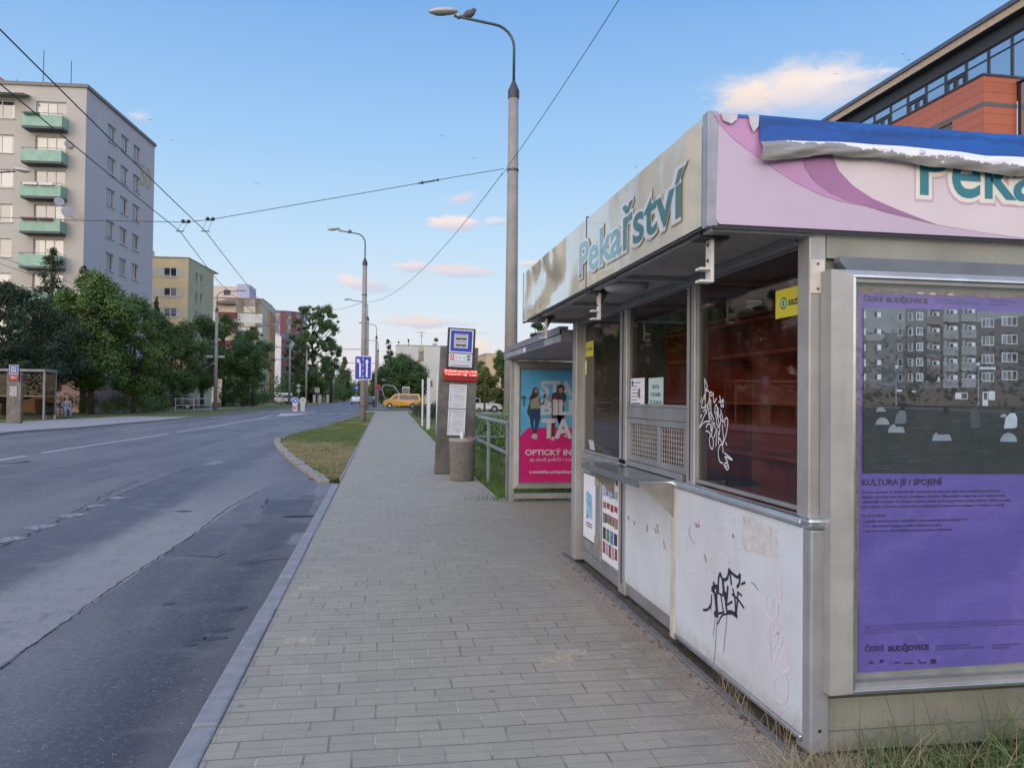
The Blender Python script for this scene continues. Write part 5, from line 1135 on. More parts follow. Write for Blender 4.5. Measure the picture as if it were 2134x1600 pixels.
_, PR5 = lamp_at(787, 140, 'more distant curved street lamp right of the lane sign', -1)
_, PL4 = lamp_at(638, 140, 'left street lamp in front of the tall loose tree', 1); _, PL5 = lamp_at(696, 190, 'far street lamp left of the dark conifer', -1)
# trolley masts without lamps
m_mast = M('mast', (.30, .29, .28), .6, var=.1)
for px, D, h, lab in ((662, 165, 8.4, 'plain concrete mast left of the far dark conifer'), (678, 200, 8.6, 'plain concrete mast beside two pale gate posts'), (732, 250, 7.5, 'far slim mast close to the lane sign pole on its left'), (741, 300, 9.0, 'farthest slim mast seen left of the lane sign pole')):
    p = at(px, 824, D); o = MB().tube([(0, 0, 0), (0, 0, h)], [.2, .13], 12).build('wire_mast', m_mast, loc=(p.x, p.y, -.05), local=True); tag(o, lab, 'mast', 'masts for the overhead wires')
# ------------------------------------------------------------------ overhead wires
m_wire = M('wire', (.03, .032, .04), .5, .3, var=0)
def wire(name, pts, r, label, group=None, sag=0.):
    out = []
    for a, b_ in zip(pts, pts[1:]):
        a, b_ = Vector(a), Vector(b_)
        for i in range(10): t = i/10; p = a.lerp(b_, t); p.z -= sag*4*t*(1-t); out.append(p)
    out.append(Vector(pts[-1])); c = out[0].copy(); c.z = out[0].z
    o = MB().tube(out, r, 6, False).build(name, m_wire, loc=tuple(out[0])); tag(o, label, 'overhead wire', group); return o
zc = 5.6
def cw(px, py, z=zc): v = gnd(px, py, z); return (v.x, v.y, v.z)
A1, A2, A3 = cw(0, 62), cw(428, 482), cw(560, 650); B1, B2, B3 = cw(0, 175), cw(375, 482), cw(560, 690)
ext = lambda a, b_, k: tuple(Vector(b_)+(Vector(b_)-Vector(a))*k)
wire('trolley_wire', [ext(A2, A1, 1.2), A1, A2, A3, (-6.8, 62, zc), (-7.2, 100, zc), (-7.2, 180, zc)], .009, 'right hand trolley wire of the near pair running down the street', 'trolley wires over the road', .02)
wire('trolley_wire', [ext(B2, B1, 1.2), B1, B2, cw(460, 592), (-7.3, 62, zc), (-7.7, 100, zc), (-7.7, 180, zc)], .009, 'left hand trolley wire of the near pair running down the street', 'trolley wires over the road', .02)
for x, lb in ((-11.4, 'right hand trolley wire of the far pair on the other side of the road'), (-12.0, 'left hand trolley wire of the far pair on the other side of the road')): wire('trolley_wire', [(x, 4, zc), (x, 24, zc), (x, 60, zc), (x, 100, zc), (x+.8, 180, zc)], .008, lb, 'trolley wires over the road', .02)
s0 = at(1050, 352, 20.5); s1 = at(960, 367, 20.2); s2 = at(880, 381, 19.9); s3 = at(437, 458, 19.4); s4 = at(386, 463, 19.3); s5 = at(150, 459, 20.3); s6 = at(-60, 451, 21.5)
wire('span_wire', [s0, s1, s2, s3, s4, s5, s6], .008, 'long cross wire holding the trolley wires from the nearest street lamp to the left edge', 'span wires')
INS = thing('strain_insulator', 'small insulator in the cross wire between the near lamp and the hangers', 'insulator', s2)
MB().tube([s2.lerp(s1, -.1), s2.lerp(s1, .35)], .022, 8).build('insulator_rod', M('insulator', (.08, .10, .13), .4), INS); MB().blob(s2, .04, 8, 6).blob(s2.lerp(s1, .4), .035, 8, 6).build('knuckle', m_wire, INS)
for sp_, hp, lab in ((s3, Vector(A2), 'right wire hanger with twin rods under the cross wire'), (s4, Vector(B2), 'left wire hanger with twin rods under the cross wire')):
    h = thing('wire_hanger', lab, 'wire hanger', hp, 'hangers between cross wire and trolley wires')
    MB().blob(sp_+Vector((-.05, 0, .02)), .05, 8, 6).blob(sp_+Vector((.08, 0, .02)), .05, 8, 6).box(sp_.x-.08, sp_.x+.1, sp_.y-.02, sp_.y+.02, sp_.z-.02, sp_.z+.02).build('suspension_clamp', m_wire, h)
    for dx_ in (-.07, .06): MB().tube([sp_+Vector((dx_, 0, 0)), hp+Vector((dx_, 0, 0))], .005, 6).build('rod', m_arm, h)
    MB().tube([hp+Vector((-.10, 0, 0)), hp+Vector((.10, 0, 0))], .012, 6).build('cross_bar', m_wire, h)
w0 = cw(1290, 0, 8.3); wn = Vector((w0[0]*1.3, w0[1]*.6, 8.6))
wire('aerial_cable', [wn, w0, at(1045, 366, 20.5)], .007, 'cable from the top of the photo down to the nearest street lamp', 'aerial cables', .06)
wire('aerial_cable', [at(1047, 362, 20.5), at(757, 629, 50.3)], .009, 'sagging cable from the nearest street lamp to the lane sign pole', 'aerial cables', 1.0)
wire('aerial_cable', [at(757, 629, 50.3), at(693, 646, 60), at(600, 668, 75)], .011, 'cable from the lane sign pole into the tall loose tree', 'aerial cables', .1)
for (a, b_, lab) in (((450, 715, 75), (757, 728, 72), 'cross wire from the plated left lamp to behind the lane sign'), ((533, 746, 112), (783, 757, 108), 'cross wire in front of the cream building at mid height'), ((603, 767, 118), (764, 772, 90), 'cross wire from the lamp at the striped building'), ((638, 778, 140), (787, 782, 140), 'far cross wire below the others'), ((662, 791, 165), (741, 792, 200), 'farthest low cross wire at the conifer')):
    q0, q1 = at(*a), at(*b_); wire('span_wire', [q0, q1], .011+a[2]*.00022, lab, 'span wires', .15)
# ------------------------------------------------------------------ signs
m_sblue = M('sign_blue', (.012, .03, .32), .4, var=.03); m_swh = M('sign_white', (.62, .64, .70), .4, var=.02); m_sback = M('sign_back', (.34, .35, .36), .45, .4, var=.08); m_sred = M('sign_red', (.50, .02, .03), .4, var=0)
def rrect(u0, u1, v0, v1, r, n=5):
    out = []
    for cx_, cy_, a0 in ((u1-r, v1-r, 0), (u0+r, v1-r, 90), (u0+r, v0+r, 180), (u1-r, v0+r, 270)):
        for k in range(n+1): a = radians(a0+90*k/n); out.append((cx_+r*cos(a), cy_+r*sin(a)))
    return out
fl = Fr((P2[0], P2[1]-.24, 0), (1, 0, 0)); u0, v1 = fl.hit(739, 741); u1, v0 = fl.hit(774.5, 792)
LS = thing('lane_sign', 'blue sign with a left bending arrow and a straight arrow strapped to the pole', 'road sign', fl.p((u0+u1)/2, v0))
MB().poly(fl, rrect(u0, u1, v0, v1, .09), -.03, 0).build('plate', m_sback, LS); MB().poly(fl, rrect(u0+.005, u1-.005, v0+.005, v1-.005, .085), .0005, .004).build('border', m_swh, LS)
MB().poly(fl, rrect(u0+.05, u1-.05, v0+.05, v1-.05, .06), .0045, .007).build('face', m_sblue, LS)
W_, Hh = u1-u0, v1-v0; a = lambda x, y: (u0+W_*x, v0+Hh*y)
mb = MB().poly(fl, [a(.28, .12), a(.37, .12), a(.37, .66), a(.31, .76), a(.25, .70), a(.28, .64)], .0075, .010).poly(fl, [a(.12, .88), a(.34, .84), a(.27, .77), a(.33, .70), a(.27, .67), a(.20, .74), a(.14, .70)], .0075, .0102)
mb.poly(fl, [a(.67, .12), a(.76, .12), a(.76, .74), a(.67, .74)], .0075, .010).poly(fl, [a(.60, .72), a(.715, .87), a(.83, .72)], .0075, .0102)
for k in range(4): mb.poly(fl, [a(.475, .08+k*.24), a(.505, .08+k*.24), a(.51, .20+k*.24), a(.48, .20+k*.24)], .0075, .0101)
mb.build('arrows', m_swh, LS)
MB().tube([fl.p(-.2, v1-.3, -.05), fl.p(.2, v1-.3, -.05)], .02).tube([fl.p(-.2, v0+.3, -.05), fl.p(.2, v0+.3, -.05)], .02).build('bracket', m_arm, LS)
# traffic island with beacon signs
g = gnd(618, 860, RZ)
ti = MB().poly(fg, [(g.x-2.1*1, g.y-.5), (g.x-1.4, g.y-.9), (g.x+1.6, g.y-.7), (g.x+2.2, g.y+.3), (g.x+1.6, g.y+1.6), (g.x-1.2, g.y+1.6)], RZ-.05, RZ+.10); struct('traffic_island', ti, m_kerb)
def beacon(px, label, blue):
    p = at(px, 824, 76); y0 = p.y; x0 = p.x; f_ = Fr((x0, y0, 0), (1, 0, 0)); t = thing('island_beacon', label, 'traffic beacon', (x0, y0, 0))
    r = .33; cz = 1.02; out = [(-.20, -.03), (.20, -.03), (.20, cz-.45), (.27, cz-.3)]+[(r*cos(radians(a_)), cz+r*sin(radians(a_))) for a_ in range(-40, 221, 20)]+[(-.27, cz-.3), (-.20, cz-.45)]
    MB().poly(f_, out, -.10, 0).build('housing', m_swh if blue else M('beacon_grey', (.50, .49, .50), .5, var=.06), t)
    if blue:
        MB().disc(f_, 0, cz, .27, .001, .004, 28).build('disc', M('beacon_blue', (.01, .14, .62), .4, var=0), t)
        MB().poly(f_, [(-.17, .13+cz), (-.12, .18+cz), (.06, cz-.01), (.12, cz+.05), (.15, cz-.15), (-.06, cz-.12), (.0, cz-.06)], .0045, .006).build('arrow', m_swh, t)
        MB().rect(f_, -.15, .15, .12, .48, .001, .003).build('chevron_plate', m_sred, t); MB().poly(f_, [(-.02, .14), (.13, .16), (.13, .30)], .0035, .005).poly(f_, [(-.02, .46), (.13, .44), (.13, .34), (.06, .32)], .0035, .005).poly(f_, [(-.14, .2), (-.14, .4), (-.04, .3)], .0035, .005).build('chevron', m_swh, t)
    else:
        MB().rect(f_, -.14, .14, cz-.02, cz+.10, .001, .003).build('window', M('beacon_mark', (.08, .07, .08), .5), t); MB().disc(f_, -.07, cz+.03, .035, .0035, .005, 10).disc(f_, .07, cz+.03, .035, .0035, .005, 10).build('marks', m_swh, t)
beacon(615, 'white island beacon with a blue keep right disc and a red chevron plate', True); beacon(631, 'plain pale back of a second island beacon right of the blue one', False)
def postsign(name, px, D, hpost, label, plates, cat='road sign'):
    p = at(px, 824, D); f_ = Fr((p.x, p.y-.05, 0), (1, 0, 0)); t = thing(name, label, cat, (p.x, p.y, 0))
    MB().tube([(p.x, p.y, -.05), (p.x, p.y, hpost)], .04, 8).build('post', m_sback, t)
    for i, (kind, z, s_, m_) in enumerate(plates):
        if kind == 'disc': MB().disc(f_, 0, z, s_, 0, .01, 22).build('plate', m_, t)
        elif kind == 'sq': MB().rect(f_, -s_, s_, z-s_, z+s_, 0, .01).build('plate', m_, t)
        elif kind == 'diamond': MB().poly(f_, [(0, z-s_), (s_, z), (0, z+s_), (-s_, z)], 0, .01).build('plate', m_, t)
        elif kind == 'tri': MB().poly(f_, [(-s_, z-s_*.8), (s_, z-s_*.8), (0, z+s_*.9)], .011, .016).build('symbol', m_, t)
    return t
t = postsign('no_stopping_sign', 787, 84, 2.6, 'round purple red no stopping sign on a post beside the pale far pavement', [('disc', 2.45, .34, m_sred), ('disc', 2.45, .001, m_sred)])
pd = at(787, 824, 84); MB().disc(Fr((pd.x, pd.y-.065, 0), (1, 0, 0)), 0, 2.45, .26, 0, .004, 22).build('face', M('sign_violet', (.10, .03, .16), .4), t)
postsign('crossing_sign', 743, 130, 3.2, 'blue square pedestrian crossing sign just left of the lane sign pole', [('sq', 2.95, .42, m_sblue), ('tri', 2.95, .27, m_swh)])
postsign('turned_sign', 622, 150, 3.6, 'grey backs of diamond and square signs on a post by the loose tree', [('diamond', 3.4, .45, m_sback), ('sq', 2.45, .33, m_sback)])
postsign('turned_sign', 661, 160, 3.4, 'grey back of a large square sign left of the two pale gate posts', [('sq', 2.6, .50, m_sback)])
postsign('turned_sign', 681, 178, 3.4, 'grey sign back strapped to the mast right of the large square one', [('sq', 2.9, .50, m_sback)])
postsign('marker_post', 524, 110, 2.2, 'thin pale post with a small plate at the left building corner', [('sq', 2.0, .1, m_sback)])
# ------------------------------------------------------------------ railing and pale posts
def railing(name, a, b_, n, h, label, mat, r=.035):
    a, b_ = Vector(a), Vector(b_); t = thing(name, label, 'railing', a)
    MB().tube([a+Vector((0, 0, h)), b_+Vector((0, 0, h))], r).build('top_rail', mat, t); MB().tube([a+Vector((0, 0, h*.45)), b_+Vector((0, 0, h*.45))], r*.8).build('lower_rail', mat, t)
    for i in range(n): p = a.lerp(b_, i/(n-1)); MB().tube([p, p+Vector((0, 0, h))], r).build('rail_post', mat, t)
m_wr = M('rail_white', (.50, .50, .52), .5, dirt=.05)
a_ = at(366, 824, 70); b2 = at(440, 824, 74); railing('white_railing', (a_.x, a_.y, -.02), (b2.x, b2.y, -.02), 3, 1.15, 'white tube railing on the left verge beside the plated street lamp', m_wr)
for px, yt, yb, D, lab in ((881, 791, 873, 40, 'leftmost pale slat post on the grass left of the stop column'), (892, 787, 880, 36, 'second pale slat post from the left beside the stop column'), (895.5, 788, 878, 37, 'third pale slat post from the left close behind the second'), (912, 777, 890, 30, 'pale slat post partly hidden by the stop column')):
    q1 = at(px, yt, D); o = MB().box(-.042, .042, -.03, .03, 0, q1.z+.04).build('slat_post', M('slat_white', (.50, .52, .54), .5, var=.05), loc=(q1.x, q1.y, -.03), bevel=.005, local=True); tag(o, lab, 'post', 'pale slat posts on the grass')
#==PART5==
# ------------------------------------------------------------------ apartment buildings
m_wf = M('window_frame_white', (.55, .55, .56), .45, var=.04); m_wfd = M('window_frame_dark', (.05, .05, .055), .45)
def winglass(name, c=(.03, .035, .045)):
    def f(o, b):
        sx = N.new('ShaderNodeSeparateXYZ'); L.new(o, sx.inputs[0])
        wn_ = N.new('ShaderNodeTexWhiteNoise'); wn_.noise_dimensions = '3D'
        sn = N.new('ShaderNodeVectorMath'); sn.operation = 'SNAP'; L.new(o, sn.inputs[0]); sn.inputs[1].default_value = (1.15, 1.15, 1.4); L.new(sn.outputs[0], wn_.inputs['Vector'])
        cc = mixc(smooth(wn_.outputs['Value'], .45, .55), c, (.20, .205, .215)); L.new(cc, b.inputs['Base Color'])
        b.inputs['Roughness'].default_value = .06; b.inputs['Specular IOR Level'].default_value = 1.0
    return custom(name, f)
m_wg = winglass('window_glass'); m_wgd = winglass('window_glass_dark', (.02, .022, .028))
def win(fr, par, h, depth=.16, mull=(.5,), fm=None, gm=None, sill=True, t=.07):
    u0, u1, v0, v1 = h; mb = MB().ring(fr, u0+.003, u1-.003, v0+.003, v1-.003, t, -depth+.01, -depth+.07)
    for m_ in mull: c = u0+(u1-u0)*m_; mb.rect(fr, c-t*.55, c+t*.55, v0+t, v1-t, -depth+.012, -depth+.068)
    w = mb.build('window', fm or m_wf, par); MB().rect(fr, u0+t, u1-t, v0+t, v1-t, -depth-.01, -depth+.03).build('pane', gm or m_wg, w)
    if sill: MB().rect(fr, u0-.05, u1+.05, v0-.05, v0-.005, -.02, .09).build('window_sill', fm or m_wf, w)
    return w
def hpx(fr, x0, y0, x1, y1): u0, v1 = fr.hit(x0, y0); u1, v0 = fr.hit(x1, y1); return (min(u0, u1), max(u0, u1), v0, v1)
def plaster(name, c, c2=None, sc=.35): return M(name, c, .85, var=.06, scale=sc, col2=c2, bump=.15, bscale=8, streak=.0, dirt=.10)
# --- grey tower
cN = at(168, 819, 62.2); cF = at(313, 820, 76.9); cN.z = cF.z = 0
ex = (cF-cN).normalized(); GW = (cF-cN).length; TZ = 26.4
FG_ = Fr(cN, ex); FL = 44.; exf = Vector((ex.y, -ex.x, 0)); FT = Fr(cN-exf*FL, exf)   # gable, front
TW = thing('apartment_tower', 'tall grey apartment tower with green balconies and the yellow number 50 on its gable', 'building', cN)
m_tg = plaster('tower_gable', (.45, .44, .445), (.455, .425, .44)); m_tf = plaster('tower_front', (.41, .405, .38), (.41, .38, .35))
gh = []; gx = [(222.5, 239.5), (250.5, 266.5), (277, 291.5)]
rowsy = [(254, 292), (321.5, 361), (388.5, 428), (456, 494.5), (523, 560), (590, 626)]
zt_, zb_ = [], []
for (ya, yb) in rowsy:
    h = hpx(FG_, 222.5, ya, 239.5, yb); zt_.append(h[3]); zb_.append(h[2])
for k in range(len(rowsy)+2):
    v1 = zt_[0]-2.80*k; v0 = v1-1.50
    for a, b_ in gx: h = hpx(FG_, a, 400, b_, 410); gh.append((h[0], h[1], v0, v1))
fh = []; bw = []
for k in range(8):
    v1 = 25.15-2.80*k
    if v1 < 3: break
    for u in (FL-1.55-2.35, ): bw.append((u, u+2.35, v1-1.95, v1)); fh.append(bw[-1])
    for u in (FL-7.4, FL-11.8, FL-16.2, FL-20.6): fh.append((u, u+1.85, v1-1.5, v1-.02))
MB().facade(FG_, 0, GW, 0, TZ, gh, .22).build('gable_wall', m_tg, TW); MB().facade(FT, 0, FL, 0, TZ, fh, .22).build('front_wall', m_tf, TW)
for h in gh: win(FG_, TW, h, .2, (.62,))
for h in fh: win(FT, TW, h, .2, (.36, .66) if h in bw else (.45,))
MB().box(-.0, GW, 0, .001, 0, 0)
q = Fr(cN, ex); MB().rect(q, -.12, GW+.12, TZ, TZ+.28, -12.2, .14).rect(FT, -.1, FL-.15, TZ+.001, TZ+.279, -.3, .139).rect(FT, 0, FL-.2, TZ-.05, TZ-.001, -12, -.3).build('roof_edge', M('roof_edge_grey', (.17, .165, .17), .6), TW)
MB().rect(q, 0.05, GW, .0, TZ-.1, -12.2, -12).build('rear_wall', m_tg, TW)
m_bal = M('balcony_green', (.25, .42, .34), .6, var=.08, scale=2, dirt=.1); m_balu = M('balcony_slab', (.11, .12, .13), .8)
for k in range(8):
    z = 22.62-2.80*k
    if z < 2: break
    u0, u1 = FL-1.35-3.1, FL-1.35; bl = MB().rect(FT, u0, u1, z+.16, z+1.08, 1.04, 1.10).rect(FT, u0, u0+.06, z+.16, z+1.08, .0, 1.038).rect(FT, u1-.06, u1, z+.16, z+1.08, 0, 1.038).build('balcony', m_bal, TW)
    MB().rect(FT, u0+.02, u1-.02, z, z+.158, 0, 1.06).build('balcony_floor', m_balu, bl)
    MB().tube([FT.p(u0+.02, z+1.22, .0), FT.p(u0+.02, z+1.22, 1.07), FT.p(u1-.02, z+1.22, 1.07), FT.p(u1-.02, z+1.22, 0)], .022, 6).build('balcony_rail', m_wfd, bl)
    if k in (0, 2, 3): MB().rect(FT, u0+.3, u0+1.4, z+1.0, z+1.2, 1.11, 1.3).build('flower_box', M('flower_box_%d' % (k == 0), (.03, .07, .045) if k == 0 else (.13, .03, .03), .7) if k != 2 else m_wf, bl)
    if k in (2, 3): MB().rect(FT, u0+1.55, u0+2.6, z+1.0, z+1.2, 1.11, 1.3).build('flower_box', M('flower_box_0', (.13, .03, .03), .7) if k == 3 else m_wf, bl)
aw = MB().poly(Fr(FT.p(FL-4.35, 25.6, 0), -FT.z, (0, 0, 1)), [(-.02, 0), (-1.3, -.25), (-1.3, -.30), (-.02, -.06)], -3.2, 0).build('awning', M('awning_white', (.5, .5, .49), .6), TW)
for (px, py, r) in ((459, 515, .5), (397, 898, .60), (452, 965, .72)):
    u, v = FT.hit(px/3.2, 140+py/3.2, 1.2 if r > .5 else .2); c = FT.p(u, v, 1.25 if r > .5 else .25); d = Vector((.45, -.85, .25)).normalized(); xx = d.orthogonal().normalized()
    dish = MB().disc(Fr(c, xx, d.cross(xx)), 0, 0, r*.62, -.02, .02, 20).build('satellite_dish', M('dish_grey', (.30, .30, .34), .5), TW); MB().tube([c, c-d*.35, FT.p(u, v-.3, .05)], .02, 6).build('dish_arm', m_wfd, dish)
u, v = FG_.hit(292, 376); u2, _ = FG_.hit(314, 385); MB().text(FG_, '50', u, v-.35, 3.0, u2-u, .05, .01).build('house_number', M('number_yellow', (.42, .36, .17), .7, var=.1), TW)
for px, h_ in ((90, 4.2), (148, 3.4), (35, 1.6)):
    u, v = FT.hit(px, 178, -3); MB().tube([FT.p(u, TZ, -3), FT.p(u, TZ+h_, -3)], .035, 6).build('roof_mast', m_arm, TW)
b3 = at(-35, 819, 80); FB = Fr((b3.x-16, b3.y, 0), (1, 0, 0)); BB = thing('apartment_building', 'brick red building roof corner just showing above the grey tower at the left edge', 'building', (b3.x, b3.y, 0))
u1_, vt = FB.hit(18, 173); _, vt2 = FB.hit(0, 158)
MB().poly(FB, [(0, 0), (u1_, 0), (u1_, vt), (u1_-1.0, vt2), (0, vt2+2)], -12, 0).build('wall', M('brick_red', (.26, .12, .10), .8), BB)
# --- yellow building
def block(name, label, corner, ex, Wg, fl, TZ_, m_gable, m_front):
    g_ = Fr(corner, ex); exf_ = Vector((ex.y, -ex.x, 0)); f_ = Fr(corner-exf_*fl, exf_); t = thing(name, label, 'building', corner); return t, g_, f_
cN = at(388, 822, 107); cF = at(441, 822, 118.6); cN.z = cF.z = 0; ex = (cF-cN).normalized(); GW = (cF-cN).length; YL = 16.; YZ = 20.5
YB, gY_, fY_ = block('apartment_building', 'yellow apartment building with pale window bands between the grey tower and the cream one', cN, ex, GW, YL, YZ, None, None)
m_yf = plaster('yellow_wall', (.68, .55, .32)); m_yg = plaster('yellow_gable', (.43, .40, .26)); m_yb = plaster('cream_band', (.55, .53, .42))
gh = [hpx(gY_, 280+a/4, 500+c/4, 280+b_/4, 500+d/4) for a, b_, c, d in ((512, 530, 272, 360), (512, 528, 434, 520), (502, 522, 595, 680), (550, 568, 290, 380), (548, 566, 448, 535), (540, 560, 608, 690))]
fh = []; bands = []
for a, b_ in ((227, 310), (395, 475), (562, 642)):
    h = hpx(fY_, 280+243/4, 500+a/4, 280+355/4, 500+b_/4); fh.append(h); hb = hpx(fY_, 280+150/4, 500+(a-2)/4, 280+408/4, 500+(b_+2)/4); bands.append(hb)
z0_, dz_ = fh[2][2], (fh[0][2]-fh[2][2])/2
for k in (1, 2, 3, 4):
    fh.append((fh[0][0], fh[0][1], z0_-k*dz_, z0_-k*dz_+fh[0][3]-fh[0][2])); bands.append((bands[0][0], bands[0][1], z0_-k*dz_-.08, z0_-k*dz_+fh[0][3]-fh[0][2]+.08))
fh += [(h[0]-5.2, h[1]-5.2, h[2], h[3]) for h in fh]
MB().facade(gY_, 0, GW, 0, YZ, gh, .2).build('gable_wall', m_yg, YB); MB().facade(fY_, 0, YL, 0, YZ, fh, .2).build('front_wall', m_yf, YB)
for h in gh: win(gY_, YB, h, .18, ())
for h in fh[:7]: win(fY_, YB, h, .10, (.5,), t=.12)
for h in fh[7:]: win(fY_, YB, h, .18, (.5,))
for hb, h in zip(bands, fh): MB().rect(fY_, hb[0], h[0]-.06, hb[2], hb[3], .002, .03).build('window_band', m_yb, YB); MB().rect(fY_, h[1]+.06, hb[1], hb[2], hb[3], .002, .03).build('window_band', m_yb, YB)
MB().rect(fY_, 0, YL+.06, YZ, YZ+.15, -14, .06).build('roof_edge', M('roof_edge_sand', (.36, .30, .18), .6), YB); MB().rect(fY_, YL-9.5, YL-6.8, YZ+.15, YZ+1.9, -6, -1.5).build('roof_house', m_yf, YB)
MB().rect(gY_, 0, GW, 0, YZ, -14.2, -14).build('rear_wall', m_yg, YB)
# --- cream building
cN = at(544.5, 823, 149); cF = at(571.5, 823, 166); cN.z = cF.z = 0; ex = (cF-cN).normalized(); GW = (cF-cN).length; CL = 19.; CZ = 20.1
CB, gC, fC = block('apartment_building', 'cream and white apartment building with dark red balconies and an orange side stripe', cN, ex, GW, CL, CZ, None, None)
m_cf = plaster('cream_wall', (.58, .50, .44)); m_cw = plaster('white_wall', (.62, .60, .60)); m_cg = plaster('cream_side', (.56, .52, .40)); m_or = plaster('orange_wall', (.56, .33, .16)); m_rb = M('balcony_red', (.17, .025, .03), .6)
fh = []
for a, b_ in ((552, 606), (668, 722)):
    fh.append(hpx(fC, 280+915/4, 500+a/4, 280+1008/4, 500+b_/4)); fh.append(hpx(fC, 280+755/4, 500+(a-8)/4, 280+845/4, 500+(b_+0)/4))
dz_ = fh[0][2]-fh[2][2]
for k in (1, 2, 3): fh += [(h[0], h[1], h[2]-dz_*k, h[3]-dz_*k) for h in fh[2:4]]
MB().facade(fC, 0, CL, 0, CZ, fh, .2).build('front_wall', m_cf, CB); MB().rect(gC, 0, GW, 0, CZ, -13, 0).build('side_wall', m_cg, CB)
for i, h in enumerate(fh):
    win(fC, CB, h, .18, (.34, .67), gm=m_wgd if i % 2 == 0 else m_wg)
    if i % 2: MB().rect(fC, h[0]-1.0, h[1]+.3, h[2]-1.05, h[2]-.05, .0, 1.1).build('balcony', m_rb, CB)
for i in range(0, len(fh), 2): h = fh[i]; MB().rect(fC, 0, CL-.02, h[2]-2.0, h[2]-.25, .002, .02).build('white_band', m_cw, CB)
MB().rect(fC, 0, CL+.05, CZ, CZ+.15, -13, .05).build('roof_edge', M('roof_edge_red', (.30, .12, .09), .6), CB)
rh = MB().rect(fC, CL-10.2, CL-5.0, CZ+.15, CZ+2.4, -8, -.6).build('roof_house', m_cf, CB); MB().rect(fC, CL-7.4, CL-6.2, CZ+.7, CZ+1.7, -.6, -.55).build('window', m_wfd, rh); MB().rect(fC, CL-4.98, CL-2.6, CZ+.16, CZ+2.9, -8, -.5).build('roof_slab', M('roof_blue', (.42, .45, .58), .6), CB)
MB().poly(fC, [(CL-8.5, CZ-1.2), (CL-8.2, CZ-.7), (CL-6.8, CZ-.55), (CL-5.4, CZ-.7), (CL-5.1, CZ-1.2)], .0, 1.2).build('balcony_canopy', M('canopy_brown', (.16, .12, .10), .6), CB)
co = MB().rect(gC, GW*.42, GW*.86, 0, CZ-1.4, .01, .35).build('stair_bay', m_or, CB)
for k in range(6):
    for u in (.50, .68): MB().rect(gC, GW*u, GW*u+1.2, CZ-3.6-k*3, CZ-1.9-k*3, .351, .38).build('window', m_wfd, co)
# --- curved red striped building (a drum in plan)
RBz = 25.2
pc = at(578, 823, 222); RB = thing('apartment_building', 'curved apartment building clad in red and grey stripes with a white column', 'building', (pc.x, pc.y, 0)); RR = 7.9; cx_, cy_ = pc.x, pc.y
def arcbox(a0, a1, z0, z1, r0, r1, n=3):
    mb = MB()
    for i in range(n):
        b0 = a0+(a1-a0)*i/n; b1 = a0+(a1-a0)*(i+1)/n
        p = [(cx_+r_*sin(radians(b_)), cy_-r_*cos(radians(b_))) for b_, r_ in ((b0, r0), (b0, r1), (b1, r1), (b1, r0))]
        mb.add([(*c, z0) for c in p]+[(*c, z1) for c in p], [(0, 1, 2, 3), (7, 6, 5, 4), (0, 4, 5, 1), (1, 5, 6, 2), (2, 6, 7, 3), (3, 7, 4, 0)])
    return mb
arcbox(-100, 95, 0, RBz-.3, .2, RR, 44).build('wall', plaster('grey_lilac_wall', (.36, .355, .41)), RB)
m_rc = M('red_cladding', (.22, .06, .055), .6, var=.08); m_gc = M('grey_cladding', (.17, .18, .23), .5, var=.08); rr = random.Random(11)
for f_ in range(8):
    z1 = RBz-.3-f_*3.0; z0 = z1-3.0
    if z0 < 0: z0 = 0
    top_ = f_ < 2; k = 0; a_ = -77.
    while a_ < 77:
        da = 11.
        if top_: mt_ = m_rc if k % 2 == 0 else m_gc; arcbox(a_, a_+da, z0, z1-.02, RR+.001, RR+.12, 1).build('cladding_panel', mt_, RB)
        else:
            if k % 3 != 1:
                arcbox(a_, a_+da, z0, z0+1.1, RR+.001, RR+.10, 1).build('cladding_panel', m_rc, RB); arcbox(a_+.1, a_+da-.1, z0+1.12, z1-.05, RR+.001, RR+.06, 1).build('window', M('drum_glass', (.10, .11, .15), .25, var=.2, scale=.6), RB)
        if top_ and k % 2 == 1: arcbox(a_+.6, a_+da-.6, z0+1.0, z1-.7, RR+.122, RR+.16, 1).build('window', m_wgd, RB)
        a_ += da; k += 1
arcbox(-68, 68, RBz-.29, RBz, .2, RR+.25, 24).build('roof_edge', m_gc, RB)
arcbox(-40, 10, RBz-7.3, RBz-7.1, RR+.2, RR+1.6, 14).build('balcony_deck', m_cw, RB)
for a_ in (6, ): 
    p = (cx_+(RR+1.2)*sin(radians(a_)), cy_-(RR+1.2)*cos(radians(a_)))
    MB().box(p[0]-1.1, p[0]+1.1, p[1]-.5, p[1]+.8, 0, RBz-7.35).build('white_column', m_cw, RB)
# --- white building straight ahead
f_ = at(823, 824, 160); FWB = Fr((f_.x, f_.y, 0), (1, -.03, 0)); t = thing('apartment_building', 'plain white flat roofed block with one brown window behind the round tree', 'building', (f_.x, f_.y, 0))
u1_, vt = FWB.hit(985, 724); u0_, vt0 = FWB.hit(823, 720); wh = hpx(FWB, 872, 732, 883, 752)
wn_ = [wh]+[(wh[0], wh[1], wh[2]-2.9*k, wh[3]-2.9*k) for k in (1, 2, 3)]
m_wb = plaster('white_render', (.56, .56, .52), (.53, .54, .51))
MB().facade(FWB, 0, u1_, 0, vt0, wn_, .2).build('front_wall', m_wb, t); [win(FWB, t, h, .18, (.5,), fm=M('frame_brown', (.2, .13, .10), .6)) for h in wn_]
MB().rect(FWB, 0, u1_, vt0, vt0+.18, -12, .06).rect(FWB, 0, u1_, 0.0, vt0-.01, -12, -11.8).build('roof_edge', M('edge_pale', (.40, .40, .38), .6), t)
MB().rect(FWB, 0, .2, 0, vt0-.01, -11.79, -.01).build('side_wall', m_wb, t)
